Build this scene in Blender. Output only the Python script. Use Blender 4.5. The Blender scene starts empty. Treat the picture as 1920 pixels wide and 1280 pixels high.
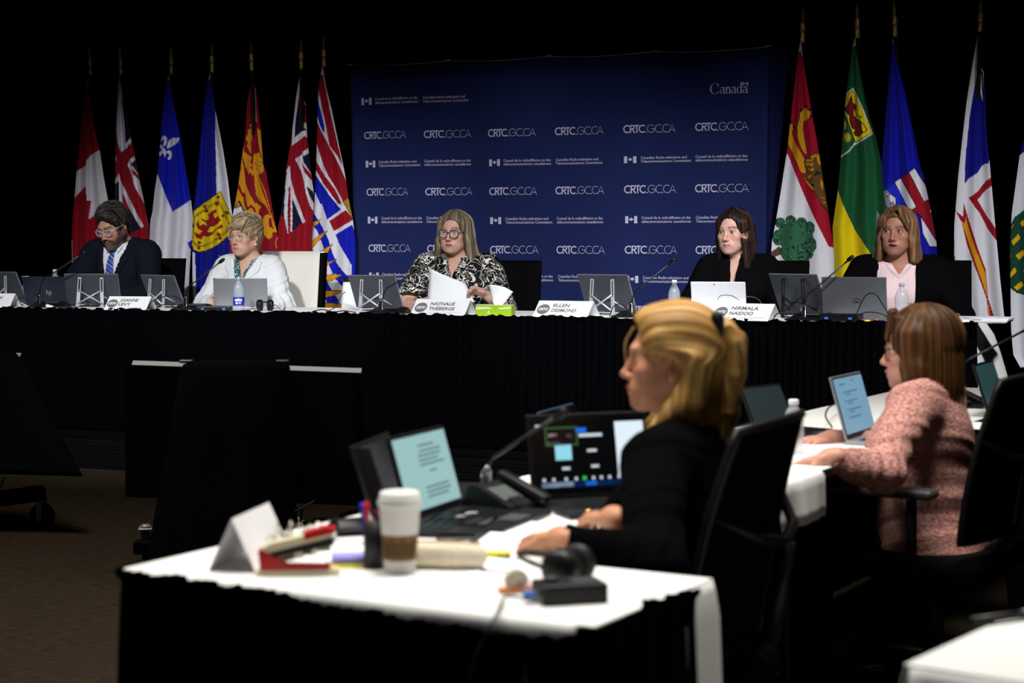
import bpy, bmesh, math, random
import numpy as np
from mathutils import Matrix, Vector
from mathutils.bvhtree import BVHTree
R = math.radians
SC = bpy.context.scene
COL = SC.collection
rng = np.random.default_rng(7)
random.seed(7)

# ------------------------------------------------------------------ camera, world, lights, exposure
FPX = 3300.0                                   # focal length in pixels of the 1920 px wide frame
PITCH = math.atan(183.0 / FPX)
CAM = np.array([0.0, 0.0, 1.34])
cam_data = bpy.data.cameras.new('camera')
cam_data.sensor_width = 36.0
cam_data.lens = FPX / 1920.0 * 36.0
cam_data.dof.use_dof = True
cam_data.dof.focus_distance = 10.4
cam_data.dof.aperture_fstop = 4.0
cam_data.clip_start = 0.05
cam = bpy.data.objects.new('camera', cam_data)
cam.location = CAM
cam.rotation_euler = (math.pi / 2 - PITCH, 0, 0)
COL.objects.link(cam)
SC.camera = cam
SC.view_settings.view_transform = 'Standard'
SC.view_settings.look = 'None'
SC.view_settings.gamma = 1.0
SC.view_settings.use_curve_mapping = False
SC.view_settings.exposure = 0.0
world = bpy.data.worlds.new('world')
SC.world = world
world.use_nodes = True
world.node_tree.nodes['Background'].inputs[0].default_value = (0.9, 0.95, 1.0, 1)
world.node_tree.nodes['Background'].inputs[1].default_value = 0.004

def aim(o, target):
    d = Vector(target) - o.location
    o.rotation_euler = d.to_track_quat('-Z', 'Y').to_euler()

def spot(name, loc, target, watts, cone, blend, size, col):
    l = bpy.data.lights.new(name, 'SPOT')
    l.energy = watts; l.spot_size = R(cone); l.spot_blend = blend; l.shadow_soft_size = size; l.color = col
    o = bpy.data.objects.new(name, l); o.location = loc; COL.objects.link(o); aim(o, target)
    return o

def area(name, loc, target, watts, sx, sy, col, spread=180):
    l = bpy.data.lights.new(name, 'AREA')
    l.shape = 'RECTANGLE'; l.size = sx; l.size_y = sy; l.energy = watts; l.color = col; l.spread = R(spread)
    o = bpy.data.objects.new(name, l); o.location = loc; COL.objects.link(o); aim(o, target)
    return o
# stage wash: three profile spots rigged over the room, tilted down at the head table
CW = (0.97, 0.98, 1.0)
spot('stage_spot_light', (-2.6, 5.6, 4.5), (-2.1, 11.2, 1.05), 1850, 36, 0.95, 0.22, CW)
spot('stage_spot_light', (0.2, 4.9, 4.5), (0.0, 10.4, 1.05), 1850, 36, 0.95, 0.22, CW)
spot('stage_spot_light', (2.6, 4.4, 4.5), (2.0, 9.6, 1.05), 1850, 38, 0.95, 0.22, CW)
# ceiling light panels over the staff tables, and one added face fill
area('ceiling_and_fill_light', (0.2, 3.6, 4.3), (0.35, 3.6, 0), 47, 1.6, 0.9, (1.0, 0.965, 0.90), 95)
area('ceiling_and_fill_light', (1.6, 5.0, 4.3), (1.4, 5.2, 0), 32, 1.2, 0.9, (1.0, 0.965, 0.90), 95)
area('ceiling_and_fill_light', (-1.5, 4.4, 4.3), (0.3, 3.9, 1.0), 30, 1.2, 0.9, (1.0, 0.965, 0.90), 110)  # added fill from the left to brighten the blond woman's face
area('ceiling_and_fill_light', (-2.2, 6.6, 4.3), (-2.2, 6.6, 0), 42, 1.2, 1.2, (1.0, 0.93, 0.84), 110)

# ------------------------------------------------------------------ picture geometry helpers
FW = np.array([0, math.cos(PITCH), -math.sin(PITCH)])
UP = np.array([0, math.sin(PITCH), math.cos(PITCH)])
def ray(px, py):
    return FW + np.array([1.0, 0, 0]) * ((px - 960.0) / FPX) + UP * ((640.0 - py) / FPX)
def onz(px, py, z):
    d = ray(px, py); t = (z - CAM[2]) / d[2]
    return CAM + d * t
def ony(px, py, y):
    d = ray(px, py); return CAM + d * (y / d[1])
ZT = 0.94                                       # head table top (riser 0.20 + table 0.74)
TA = onz(0, 577, ZT); TB = onz(1640, 605, ZT)   # front edge of the head table
TE = (TB - TA) / np.linalg.norm(TB - TA)        # along the table
TN = np.array([-TE[1], TE[0], 0.0])             # away from the room
TANG = math.atan2(TE[1], TE[0])
def tp(px, off, z=ZT):
    "point on the head table line, `off` metres behind its front edge, in picture column px"
    b = TA + TN * off; b[2] = z
    k = (px - 960.0) / FPX
    # (x) - k*depth = 0 with x,depth linear in t
    f0 = b[0] - k * np.dot(b - CAM, FW); f1 = TE[0] - k * np.dot(TE, FW)
    return b - TE * (f0 / f1)
def pl(px, py, off):
    "point where the sight line meets the vertical plane `off` metres behind the table front"
    d = ray(px, py); t = (np.dot(TN, TA - CAM) + off) / np.dot(TN, d)
    return CAM + d * t

# ------------------------------------------------------------------ materials (all procedural)
def lin(c):
    c = np.asarray(c, float) / 255.0
    return np.where(c <= 0.04045, c / 12.92, ((c + 0.055) / 1.055) ** 2.4)
_M = {}
def mat(name, rgb=(200, 200, 200), rough=0.6, metal=0.0, spec=0.5, var=0.0, vscale=20.0, bump=0.0, bscale=60.0,
        stretch=(1, 1, 1), attr=None, emit=0.0, trans=0.0, ior=1.45, alpha=1.0, sheen=0.0, coat=0.0):
    if name in _M: return _M[name]
    m = bpy.data.materials.new(name); m.use_nodes = True
    nt = m.node_tree; N = nt.nodes; L = nt.links
    b = N['Principled BSDF']
    c = (*lin(rgb), 1)
    b.inputs['Base Color'].default_value = c
    b.inputs['Roughness'].default_value = rough
    b.inputs['Metallic'].default_value = metal
    b.inputs['Specular IOR Level'].default_value = spec
    b.inputs['Transmission Weight'].default_value = trans
    b.inputs['IOR'].default_value = ior
    b.inputs['Alpha'].default_value = alpha
    if sheen: b.inputs['Sheen Weight'].default_value = sheen
    if coat: b.inputs['Coat Weight'].default_value = coat
    tc = N.new('ShaderNodeTexCoord'); mp = N.new('ShaderNodeMapping')
    mp.inputs['Scale'].default_value = stretch
    L.new(tc.outputs['Object'], mp.inputs[0])
    src = None
    if attr:
        a = N.new('ShaderNodeAttribute'); a.attribute_name = attr; src = a.outputs['Color']
    if var:
        n = N.new('ShaderNodeTexNoise'); n.inputs['Scale'].default_value = vscale; n.inputs['Detail'].default_value = 5
        L.new(mp.outputs[0], n.inputs['Vector'])
        mr = N.new('ShaderNodeMapRange'); mr.inputs[1].default_value = 0.25; mr.inputs[2].default_value = 0.75
        mr.inputs[3].default_value = 1 - var; mr.inputs[4].default_value = 1 + var
        L.new(n.outputs[0], mr.inputs[0])
        mx = N.new('ShaderNodeVectorMath'); mx.operation = 'MULTIPLY'
        if src: L.new(src, mx.inputs[0])
        else: mx.inputs[0].default_value = c[:3]
        L.new(mr.outputs[0], mx.inputs[1]); src = mx.outputs[0]
    if src: L.new(src, b.inputs['Base Color'])
    if bump:
        n = N.new('ShaderNodeTexNoise'); n.inputs['Scale'].default_value = bscale; n.inputs['Detail'].default_value = 4
        L.new(mp.outputs[0], n.inputs['Vector'])
        bp = N.new('ShaderNodeBump'); bp.inputs['Strength'].default_value = bump; bp.inputs['Distance'].default_value = 0.01
        L.new(n.outputs[0], bp.inputs['Height']); L.new(bp.outputs[0], b.inputs['Normal'])
    if emit:
        if src: L.new(src, b.inputs['Emission Color'])
        else: b.inputs['Emission Color'].default_value = c
        b.inputs['Emission Strength'].default_value = emit
    _M[name] = m
    return m

# ------------------------------------------------------------------ object helpers
def tag(o, label=None, cat=None, group=None, kind=None):
    if label: o['label'] = label
    if cat: o['category'] = cat
    if group: o['group'] = group
    if kind: o['kind'] = kind
    return o
def thing(name, label, cat, loc=(0, 0, 0), rz=0.0, group=None):
    o = bpy.data.objects.new(name, None); COL.objects.link(o)
    o.empty_display_size = 0.05
    o.location = tuple(float(v) for v in loc); o.rotation_euler = (0, 0, rz)
    return tag(o, label, cat, group)
def link(name, me, m=None, parent=None, label=None):
    o = bpy.data.objects.new(name, me); COL.objects.link(o)
    if m is not None:
        me.materials.clear(); me.materials.append(m)
    if parent is not None: o.parent = parent
    if label: o['label'] = label
    return o
def mesh_np(name, V, F, smooth=True, col=None, tris=None):
    "mesh from numpy vertex array, quad index array and optional triangle array"
    me = bpy.data.meshes.new(name)
    V = np.asarray(V, np.float32); parts = []; tot = []
    if F is not None and len(F): F = np.asarray(F, np.int32); parts.append(F.ravel()); tot.append(np.full(len(F), 4))
    if tris is not None and len(tris): T = np.asarray(tris, np.int32); parts.append(T.ravel()); tot.append(np.full(len(T), 3))
    idx = np.concatenate(parts); tot = np.concatenate(tot); st = np.concatenate([[0], np.cumsum(tot)[:-1]])
    me.vertices.add(len(V)); me.vertices.foreach_set('co', V.ravel())
    me.loops.add(len(idx)); me.loops.foreach_set('vertex_index', idx)
    me.polygons.add(len(tot)); me.polygons.foreach_set('loop_start', st.astype(np.int32))
    me.update(calc_edges=True)
    me.polygons.foreach_set('use_smooth', np.full(len(tot), bool(smooth)))
    if col is not None: set_col(me, col)
    me.update()
    return me
def set_col(me, col):
    a = me.color_attributes.new('Col', 'FLOAT_COLOR', 'POINT')
    c = np.ones((len(me.vertices), 4), np.float32); c[:, :3] = col
    a.data.foreach_set('color', c.ravel())
    return me

class MB:
    "collects simple shapes into one mesh"
    def __init__(s): s.bm = bmesh.new(); s.smooth = []
    def _x(s, verts, M):
        if M is not None: bmesh.ops.transform(s.bm, matrix=M, verts=verts)
    def box(s, c, d, M=None, bev=0.0, seg=1, rot=None):
        r = bmesh.ops.create_cube(s.bm, size=1.0); vs = r['verts']
        bmesh.ops.scale(s.bm, vec=d, verts=vs)
        if bev:
            es = list({e for v in vs for e in v.link_edges})
            rr = bmesh.ops.bevel(s.bm, geom=es, offset=min(bev, 0.49 * min(d)), segments=seg, affect='EDGES', profile=0.5)
            vs = list({v for f in rr['faces'] for v in f.verts} | {v for v in vs if v.is_valid})
            vs = list({v for v in vs})
            done = set(vs); st = list(vs)
            while st:
                v = st.pop()
                for e in v.link_edges:
                    o = e.other_vert(v)
                    if o not in done: done.add(o); st.append(o)
            vs = list(done)
        T = Matrix.Translation(c)
        if rot is not None: T = T @ rot
        s._x(vs, T if M is None else M @ T)
        return s
    def tube(s, pts, r, n=8, cap=True, M=None):
        pts = [Vector(p) for p in pts]; m = len(pts)
        rs = r if hasattr(r, '__len__') else [r] * m
        rings = []; prev = None
        for i, p in enumerate(pts):
            t = (pts[min(i + 1, m - 1)] - pts[max(i - 1, 0)]).normalized()
            if prev is None:
                u = t.orthogonal().normalized()
            else:
                u = (prev - t * prev.dot(t)); u = u.normalized() if u.length > 1e-6 else t.orthogonal().normalized()
            prev = u; w = t.cross(u)
            ring = []
            for k in range(n):
                a = 2 * math.pi * k / n
                q = p + (u * math.cos(a) + w * math.sin(a)) * rs[i]
                if M is not None: q = M @ q
                ring.append(s.bm.verts.new(q))
            rings.append(ring)
        for i in range(m - 1):
            for k in range(n):
                f = s.bm.faces.new((rings[i][k], rings[i][(k + 1) % n], rings[i + 1][(k + 1) % n], rings[i + 1][k])); f.smooth = True
        if cap:
            s.bm.faces.new(rings[0][::-1]); s.bm.faces.new(rings[-1])
        return s
    def lathe(s, prof, n=24, M=None, smooth=True, sq=None):
        "profile of (r, z) spun about local Z"
        rings = []
        for (r, z) in prof:
            ring = []
            for k in range(n):
                a = 2 * math.pi * k / n; x, y = math.cos(a), math.sin(a)
                q = Vector((r * x, r * y, z))
                if M is not None: q = M @ q
                ring.append(s.bm.verts.new(q))
            rings.append(ring)
        for i in range(len(prof) - 1):
            for k in range(n):
                f = s.bm.faces.new((rings[i][k], rings[i][(k + 1) % n], rings[i + 1][(k + 1) % n], rings[i + 1][k])); f.smooth = smooth
        if prof[0][0] > 1e-5: s.bm.faces.new(rings[0][::-1])
        if prof[-1][0] > 1e-5: s.bm.faces.new(rings[-1])
        return s
    def prism(s, poly, t, M=None):
        "2D polygon in local XY extruded by t along +Z"
        a = [s.bm.verts.new((M @ Vector((x, y, 0))) if M is not None else (x, y, 0)) for x, y in poly]
        b = [s.bm.verts.new((M @ Vector((x, y, t))) if M is not None else (x, y, t)) for x, y in poly]
        n = len(poly)
        fa = s.bm.faces.new(a[::-1]); fb = s.bm.faces.new(b)
        for i in range(n): s.bm.faces.new((a[i], a[(i + 1) % n], b[(i + 1) % n], b[i]))
        return s
    def quadgrid(s, P, smooth=True, thick=0.0, nrm=None):
        P = np.asarray(P); h, w = P.shape[:2]
        vs = [[s.bm.verts.new(P[i, j]) for j in range(w)] for i in range(h)]
        for i in range(h - 1):
            for j in range(w - 1):
                f = s.bm.faces.new((vs[i][j], vs[i][j + 1], vs[i + 1][j + 1], vs[i + 1][j])); f.smooth = smooth
        return s
    def me(s, name):
        bmesh.ops.recalc_face_normals(s.bm, faces=s.bm.faces)
        me = bpy.data.meshes.new(name); s.bm.to_mesh(me); s.bm.free()
        return me
    def build(s, name, m, parent=None, label=None):
        return link(name, s.me(name), m, parent, label)
def solidify(o, t, off=-1.0):
    md = o.modifiers.new('thickness', 'SOLIDIFY'); md.thickness = t; md.offset = off
    return o
def frame(p, x, y, z):
    M = Matrix.Identity(4)
    for i in range(3):
        M[i][0] = x[i]; M[i][1] = y[i]; M[i][2] = z[i]; M[i][3] = p[i]
    return M
def copy_tree(o, parent=None):
    c = o.copy(); COL.objects.link(c)
    if parent is not None: c.parent = parent
    for ch in list(o.children): copy_tree(ch, c)
    return c
def bez(p0, p1, p2, p3, n=14):
    p0, p1, p2, p3 = map(Vector, (p0, p1, p2, p3)); o = []
    for i in range(n + 1):
        t = i / n; u = 1 - t
        o.append(p0 * u ** 3 + p1 * 3 * u * u * t + p2 * 3 * u * t * t + p3 * t ** 3)
    return o
def spline(pts, n=6):
    "Catmull-Rom through points"
    P = [Vector(p) for p in pts]; o = []
    for i in range(len(P) - 1):
        a = P[max(i - 1, 0)]; b = P[i]; c = P[i + 1]; d = P[min(i + 2, len(P) - 1)]
        for k in range(n):
            t = k / n
            o.append(0.5 * ((2 * b) + (c - a) * t + (2 * a - 5 * b + 4 * c - d) * t * t + (3 * b - a - 3 * c + d) * t ** 3))
    o.append(P[-1]); return o
def text_me(body, size, bold=0.0, shear=0.0, sx=1.0, res=3, align='LEFT', spacing=1.0, line=1.0, extrude=0.0):
    cu = bpy.data.curves.new('text', 'FONT'); cu.body = body; cu.size = size; cu.offset = bold; cu.shear = shear
    cu.resolution_u = res; cu.align_x = align; cu.space_character = spacing; cu.space_line = line; cu.extrude = extrude
    cu.fill_mode = 'FRONT' if extrude == 0 else 'BOTH'
    o = bpy.data.objects.new('text', cu); COL.objects.link(o)
    dg = bpy.context.evaluated_depsgraph_get()
    me = bpy.data.meshes.new_from_object(o.evaluated_get(dg))
    bpy.data.objects.remove(o); bpy.data.curves.remove(cu)
    if sx != 1.0: me.transform(Matrix.Diagonal((sx, 1, 1, 1)))
    return me
def geo(me):
    V = np.empty(len(me.vertices) * 3, np.float32); me.vertices.foreach_get('co', V)
    return V.reshape(-1, 3).astype(float), [tuple(p.vertices) for p in me.polygons]
class Print:
    "flat lettering: planar 2D pieces collected, then laid on a surface by a mapping function"
    def __init__(s): s.V = []; s.F = []
    def add(s, V, F, M=None):
        o = len(s.V)
        for v in V: s.V.append((float(v[0]), float(v[1])))
        for f in F: s.F.append(tuple(i + o for i in f))
    def text(s, body, size, x, y, w=None, **k):
        me = text_me(body, size, **k); V, F = geo(me); bpy.data.meshes.remove(me)
        if w is not None:
            x0, x1 = V[:, 0].min(), V[:, 0].max(); V[:, 0] = (V[:, 0] - x0) * (w / (x1 - x0))
        s.add([(a + x, b + y) for a, b, _ in V], F)
    def stroke(s, pts, w, closed=False):
        P = np.array(pts, float); n = len(P)
        T = np.zeros_like(P)
        for i in range(n):
            a = P[(i - 1) % n] if (closed or i > 0) else P[i]; b = P[(i + 1) % n] if (closed or i < n - 1) else P[i]
            t = b - a; T[i] = t / (np.linalg.norm(t) + 1e-12)
        Nn = np.stack([-T[:, 1], T[:, 0]], 1) * w / 2
        V = np.concatenate([P + Nn, P - Nn]); F = []
        for i in range(n if closed else n - 1):
            j = (i + 1) % n; F.append((i, j, n + j, n + i))
        s.add(V, F)
    def poly(s, pts): s.add(pts, [tuple(range(len(pts)))])
    def rect(s, x0, y0, x1, y1): s.poly([(x0, y0), (x1, y0), (x1, y1), (x0, y1)])
    def build(s, name, fn, m, parent, label=None):
        me = bpy.data.meshes.new(name); me.from_pydata([fn(x, y) for x, y in s.V], [], s.F); me.update()
        return link(name, me, m, parent, label)
def arc(cx, cy, r, a0, a1, n=16, ry=None):
    ry = r if ry is None else ry
    return [(cx + r * math.cos(R(a0 + (a1 - a0) * i / n)), cy + ry * math.sin(R(a0 + (a1 - a0) * i / n))) for i in range(n + 1)]
LEAF = [(0, 1.0), (.13, .74), (.30, .80), (.24, .42), (.44, .62), (.50, .52), (.74, .56), (.68, .36), (.80, .28), (.46, .02), (.50, -.12), (.08, -.06), (.06, -.42)]
LEAF = LEAF + [(-x, y) for x, y in LEAF[::-1]]
# ------------------------------------------------------------------ setting: hall shell
def struct(name, mb, m): return tag(mb.build(name, m), kind='structure')
M_BLACKWALL = mat('black_wall', (9, 9, 10), 0.95, spec=0.1)
M_DRAPE = mat('drape_cloth', (6, 6, 7), 1.0, spec=0.03, var=0.3, vscale=6, stretch=(8, 8, 0.4))
def carpet():
    m = bpy.data.materials.new('carpet'); m.use_nodes = True
    nt = m.node_tree; N = nt.nodes; L = nt.links; b = N['Principled BSDF']
    b.inputs['Roughness'].default_value = 1.0; b.inputs['Specular IOR Level'].default_value = 0.1
    tc = N.new('ShaderNodeTexCoord'); mp = N.new('ShaderNodeMapping'); mp.inputs['Scale'].default_value = (6, 45, 1)
    n1 = N.new('ShaderNodeTexNoise'); n1.inputs['Scale'].default_value = 3; n1.inputs['Detail'].default_value = 6
    n2 = N.new('ShaderNodeTexNoise'); n2.inputs['Scale'].default_value = 260; n2.inputs['Detail'].default_value = 3
    L.new(tc.outputs['Object'], mp.inputs[0]); L.new(mp.outputs[0], n1.inputs['Vector']); L.new(tc.outputs['Object'], n2.inputs['Vector'])
    ad = N.new('ShaderNodeMath'); ad.operation = 'MULTIPLY'; L.new(n1.outputs[0], ad.inputs[0]); L.new(n2.outputs[0], ad.inputs[1])
    cr = N.new('ShaderNodeValToRGB'); e = cr.color_ramp.elements
    e[0].position = 0.12; e[0].color = (*lin((16, 14, 11)), 1); e[1].position = 0.45; e[1].color = (*lin((78, 64, 48)), 1)
    L.new(ad.outputs[0], cr.inputs[0]); L.new(cr.outputs[0], b.inputs['Base Color'])
    bp = N.new('ShaderNodeBump'); bp.inputs['Strength'].default_value = 0.5; bp.inputs['Distance'].default_value = 0.004
    L.new(n2.outputs[0], bp.inputs['Height']); L.new(bp.outputs[0], b.inputs['Normal'])
    return m
M_CARPET = carpet()
struct('floor', MB().box((0, 6.5, -0.05), (17, 21, 0.1)), M_CARPET)
struct('ceiling', MB().box((0, 6.5, 4.65), (17, 21, 0.1)), M_BLACKWALL)
struct('wall_back', MB().box((0, 16.95, 2.3), (17, 0.1, 4.6)), M_BLACKWALL)
struct('wall_left', MB().box((-8.45, 6.5, 2.3), (0.1, 20.8, 4.6)), M_BLACKWALL)
struct('wall_right', MB().box((8.45, 6.5, 2.3), (0.1, 20.8, 4.6)), M_BLACKWALL)
struct('wall_front', MB().box((0, -3.95, 2.3), (17, 0.1, 4.6)), M_BLACKWALL)

def TL(t, off, z): return TA * np.array([1, 1, 0]) + TE * t + TN * off + np.array([0, 0, z])
TLEN = float(np.dot(tp(1800, 0) - TA, TE))       # right end of the head table
T0 = -0.75                                       # its left end, just outside the frame
MT = frame(tuple(TL(0, 0, 0)), tuple(TE), tuple(TN), (0, 0, 1))   # table frame: x along, y away, z up

# carpeted riser the panel sits on: deck pieces with a ribbed valance along the front
rs = thing('stage_riser', 'low black stage riser with a ribbed front under the head table', 'stage', TL(2.5, 1.2, 0), TANG)
M_RISER = mat('riser_fabric', (9, 9, 9), 0.9, spec=0.15, var=0.5, vscale=8, stretch=(3, 3, 60))
M_DECK = mat('riser_deck', (8, 8, 8), 1.0, spec=0.05)
for k in range(-3, 4):
    MB().box((k * 1.83, 0.35, 0.185), (1.826, 3.6, 0.03), bev=0.004).build('deck_panel', M_DECK, rs)
v = MB()
for i in range(9):
    v.box((0, -1.445 - 0.004 * (i % 2), 0.012 + i * 0.0195), (12.8, 0.02, 0.0175))
v.build('front_valance', M_RISER, rs)

# black pipe-and-drape behind everything
dr = thing('pipe_and_drape', 'tall black curtain hanging full width behind the flags', 'curtain', TL(2.5, 3.6, 0), TANG)
for k in range(-5, 5):
    n = 160; x = np.linspace(k * 1.6, k * 1.6 + 1.6, n)
    ph = rng.uniform(0, 6)
    off = 0.05 * np.sin(x * 24 + ph + 1.3 * np.sin(x * 5)) + 0.02 * np.sin(x * 61)
    zs = np.array([0.02, 1.2, 2.6, 4.5])
    P = np.stack([np.stack([x, off * (1 - 0.12 * i), np.full(n, z)], 1) for i, z in enumerate(zs)])
    idx = np.arange(4 * n).reshape(4, n)
    F = np.stack([idx[:-1, :-1], idx[:-1, 1:], idx[1:, 1:], idx[1:, :-1]], -1).reshape(-1, 4)
    solidify(link('drape_panel', mesh_np('drape_panel', P.reshape(-1, 3), F), M_DRAPE, dr), 0.004)
MB().tube([(-8.2, 0, 4.5), (8.2, 0, 4.5)], 0.02).build('top_pipe', mat('pipe_metal', (90, 90, 92), 0.4, 1.0), dr)

# ------------------------------------------------------------------ head table, cloth, skirt
M_CLOTH = mat('white_cloth', (236, 236, 234), 0.85, spec=0.2, bump=0.08, bscale=220)
M_SKIRT = mat('skirt_cloth', (3, 3, 6), 0.95, spec=0.04)
M_WOOD = mat('table_laminate', (120, 110, 96), 0.5)
M_STEEL = mat('dark_steel', (60, 60, 62), 0.4, 1.0)
def folding_table(name, label, M, L, D, zt, zb, n=3):
    "run of n folding tables end to end: tops and legs"
    p = M.to_translation()
    th = thing(name, label, 'table'); th.matrix_world = M @ Matrix.Translation((0, 0, zb))
    w = L / n
    for i in range(n):
        MB().box((w * (i + .5), D / 2, zt - zb - .018), (w - .006, D, .026), bev=.004).build('tabletop', M_WOOD, th)
        for a in (.12, w - .12):
            for b in (.1, D - .1):
                MB().tube([(w * i + a, b, 0), (w * i + a, b, zt - zb - .03)], .013).build('leg', M_STEEL, th)
    return th
def skirt_mesh(path, ztop, zbot, seed, sag=None, amp=.011, step=.006, ruffle=.016):
    "gathered skirt along a 2D path; returns a mesh with fine pleats and an uneven ruffled top"
    r = np.random.default_rng(seed)
    P = np.asarray(path, float); seg = np.linalg.norm(np.diff(P, axis=0), axis=1); cum = np.concatenate([[0], np.cumsum(seg)])
    s = np.arange(0, cum[-1], step); n = len(s)
    X = np.interp(s, cum, P[:, 0]); Y = np.interp(s, cum, P[:, 1])
    tx = np.gradient(X); ty = np.gradient(Y); l = np.hypot(tx, ty); nx, ny = ty / l, -tx / l
    ph = np.cumsum(r.uniform(.6, 1.4, n)) * (2 * math.pi * step / .042)
    w1 = np.sin(ph); w2 = np.sin(ph * 2.6 + 1)
    top = np.interp(s, np.arange(0, cum[-1] + .3, .021), r.uniform(-1, 1, len(np.arange(0, cum[-1] + .3, .021))))
    sg = np.zeros(n) if sag is None else np.array([sag(v) for v in s])
    rows = []
    for f, a in ((0, .55), (.012, .9), (.03, .45), (.06, .7), (.2, 1.0), (.5, 1.2), (.8, 1.4), (1, 1.5)):
        z = (ztop - sg) * (1 - f) + zbot * f
        if f == 0: z = z + ruffle * .5 * top + ruffle * .25
        d = amp * a * (w1 * .8 + w2 * .3) + (.008 if f in (0, .012) else 0.0) + .012 + .02 * f
        if f == 0: d = d + .006 * np.sin(ph * 1.9)
        rows.append(np.stack([X + nx * d, Y + ny * d, z], 1))
    V = np.stack(rows); h = len(rows); idx = np.arange(h * n).reshape(h, n)
    F = np.stack([idx[:-1, :-1], idx[1:, :-1], idx[1:, 1:], idx[:-1, 1:]], -1).reshape(-1, 4)
    return mesh_np('table_skirt', V.reshape(-1, 3), F)
TD = 0.76
folding_table('banquet_table', 'long head table run under a white cloth and black skirt', MT @ Matrix.Translation((T0, 0, 0)), TLEN - T0, TD, ZT, 0.20, 4)
c = MB().box(((TLEN + T0) / 2, TD / 2, ZT - .001), (TLEN - T0 + .02, TD + .02, .006), bev=.002)
o = c.build('tablecloth', M_CLOTH); o.matrix_world = MT
tag(o, 'long white tablecloth covering the head table on the riser', 'tablecloth')
# the end drop of the cloth, flaring away from the skirt
n = 24; u = np.linspace(0, 1, n); rows = []
for f in np.linspace(0, 1, 9):
    yy = TD * (.48 + .52 * u)
    fl = .012 + (.06 * f + .14 * np.sqrt(f)) * (.25 + .75 * u) + .03 * np.sin(u * 9) * f
    rows.append(np.stack([TLEN + fl, yy + .14 * u * f, np.full(n, ZT - .70 * f) + 0.002], 1))
V = np.stack(rows); idx = np.arange(9 * n).reshape(9, n)
F = np.stack([idx[:-1, :-1], idx[1:, :-1], idx[1:, 1:], idx[:-1, 1:]], -1).reshape(-1, 4)
q = link('cloth_drop', mesh_np('cloth_drop', V.reshape(-1, 3), F), M_CLOTH, o); solidify(q, .002)
sk = link('table_skirt', skirt_mesh([(T0, -.004), (TLEN + .004, -.004), (TLEN + .012, .05), (TLEN + .012, TD * .55)], ZT + .004, .215, 3), M_SKIRT)
sk.matrix_world = MT; tag(sk, 'pleated black skirt hung along the front of the head table', 'table skirt')

# ------------------------------------------------------------------ printed backdrop
BO = 2.0
def BL(px, py, off=BO):
    p = pl(px, py, off); q = p - TL(0, 0, 0)
    return float(np.dot(q, TE)), float(p[2])
bl0, bzt = BL(655, 122); bl1, _ = BL(1440, 88)
bd = thing('backdrop', 'wide navy fabric backdrop printed with rows of white logos', 'backdrop', TL((bl0 + bl1) / 2, BO, .20), TANG)
bc = (bl0 + bl1) / 2; BW = bl1 - bl0; BZ0 = .05; BZ1 = bzt - .20
M_NAVY = mat('backdrop_fabric', (30, 40, 88), 0.9, spec=0.15, bump=0.05, bscale=400)
M_NAVYD = mat('backdrop_dark_navy', (17, 23, 62), 0.9, spec=0.15)
def bwave(x, z): return 0.012 * math.sin(x * 2 * math.pi / (BW / 4) + 1.0) * 1.0 + 0.006 * math.sin(x * 7 + z * 3)
def btop(x):
    f = ((x + BW / 2) / (BW / 4)) % 1.0
    return BZ1 - .016 * math.sin(math.pi * f)
nx_, nz_ = 97, 25
P = np.zeros((nz_, nx_, 3))
for i in range(nz_):
    for j in range(nx_):
        x = -BW / 2 + BW * j / (nx_ - 1); f = i / (nz_ - 1)
        z = BZ0 + (btop(x) - .052 - BZ0) * f
        lean = .045 * (1 - f) * max(0, -x / (BW / 2)) ** 3
        P[i, j] = (x + lean, bwave(x, z), z)
solidify(MB().quadgrid(P).build('fabric_panel', M_NAVY, bd), .006, 1)
cloth_edge = np.zeros((3, nx_, 3)); rail = []  # darker navy band along the top edge of the fabric
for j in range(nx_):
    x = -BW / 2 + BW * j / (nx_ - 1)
    for i in range(3): cloth_edge[i, j] = (x, bwave(x, BZ1) + .002, btop(x) - .052 + .026 * i)
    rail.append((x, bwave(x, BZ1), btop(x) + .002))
solidify(MB().quadgrid(cloth_edge).build('top_band', M_NAVYD, bd), .006, 1)
MB().tube(rail, .0035, 5).build('top_rail', mat('rail_metal', (150, 150, 150), .35, .9), bd)
for j in range(5):
    x = -BW / 2 + BW * j / 4
    MB().box((x, .02, btop(x) + .006), (.04, .03, .012), bev=.003).build('frame_clip', mat('clip_grey', (120, 120, 122), .5), bd)
    MB().tube([(x * .985, .06, 0), (x * .985, .06, BZ1)], .012).build('frame_pole', M_STEEL, bd)
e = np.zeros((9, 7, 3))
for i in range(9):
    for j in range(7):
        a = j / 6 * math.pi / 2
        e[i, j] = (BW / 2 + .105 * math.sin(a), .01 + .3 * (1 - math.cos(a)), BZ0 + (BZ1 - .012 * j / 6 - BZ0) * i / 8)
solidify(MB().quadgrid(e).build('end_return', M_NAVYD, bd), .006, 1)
def bfn(x, z):
    xx = x - bc; zz = z - .20
    return (xx + .045 * (1 - (zz - BZ0) / (BZ1 - BZ0)) * max(0, -xx / (BW / 2)) ** 3, bwave(xx, zz) - .0075, zz)
M_PRINT = mat('print_lavender', (196, 195, 222), 0.85, spec=0.1)
TXE = ('Canadian Radio-television and', 'Telecommunications Commission'); TXF = ('Conseil de la radiodiffusion et des', 't\u00e9l\u00e9communications canadiennes')
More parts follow.
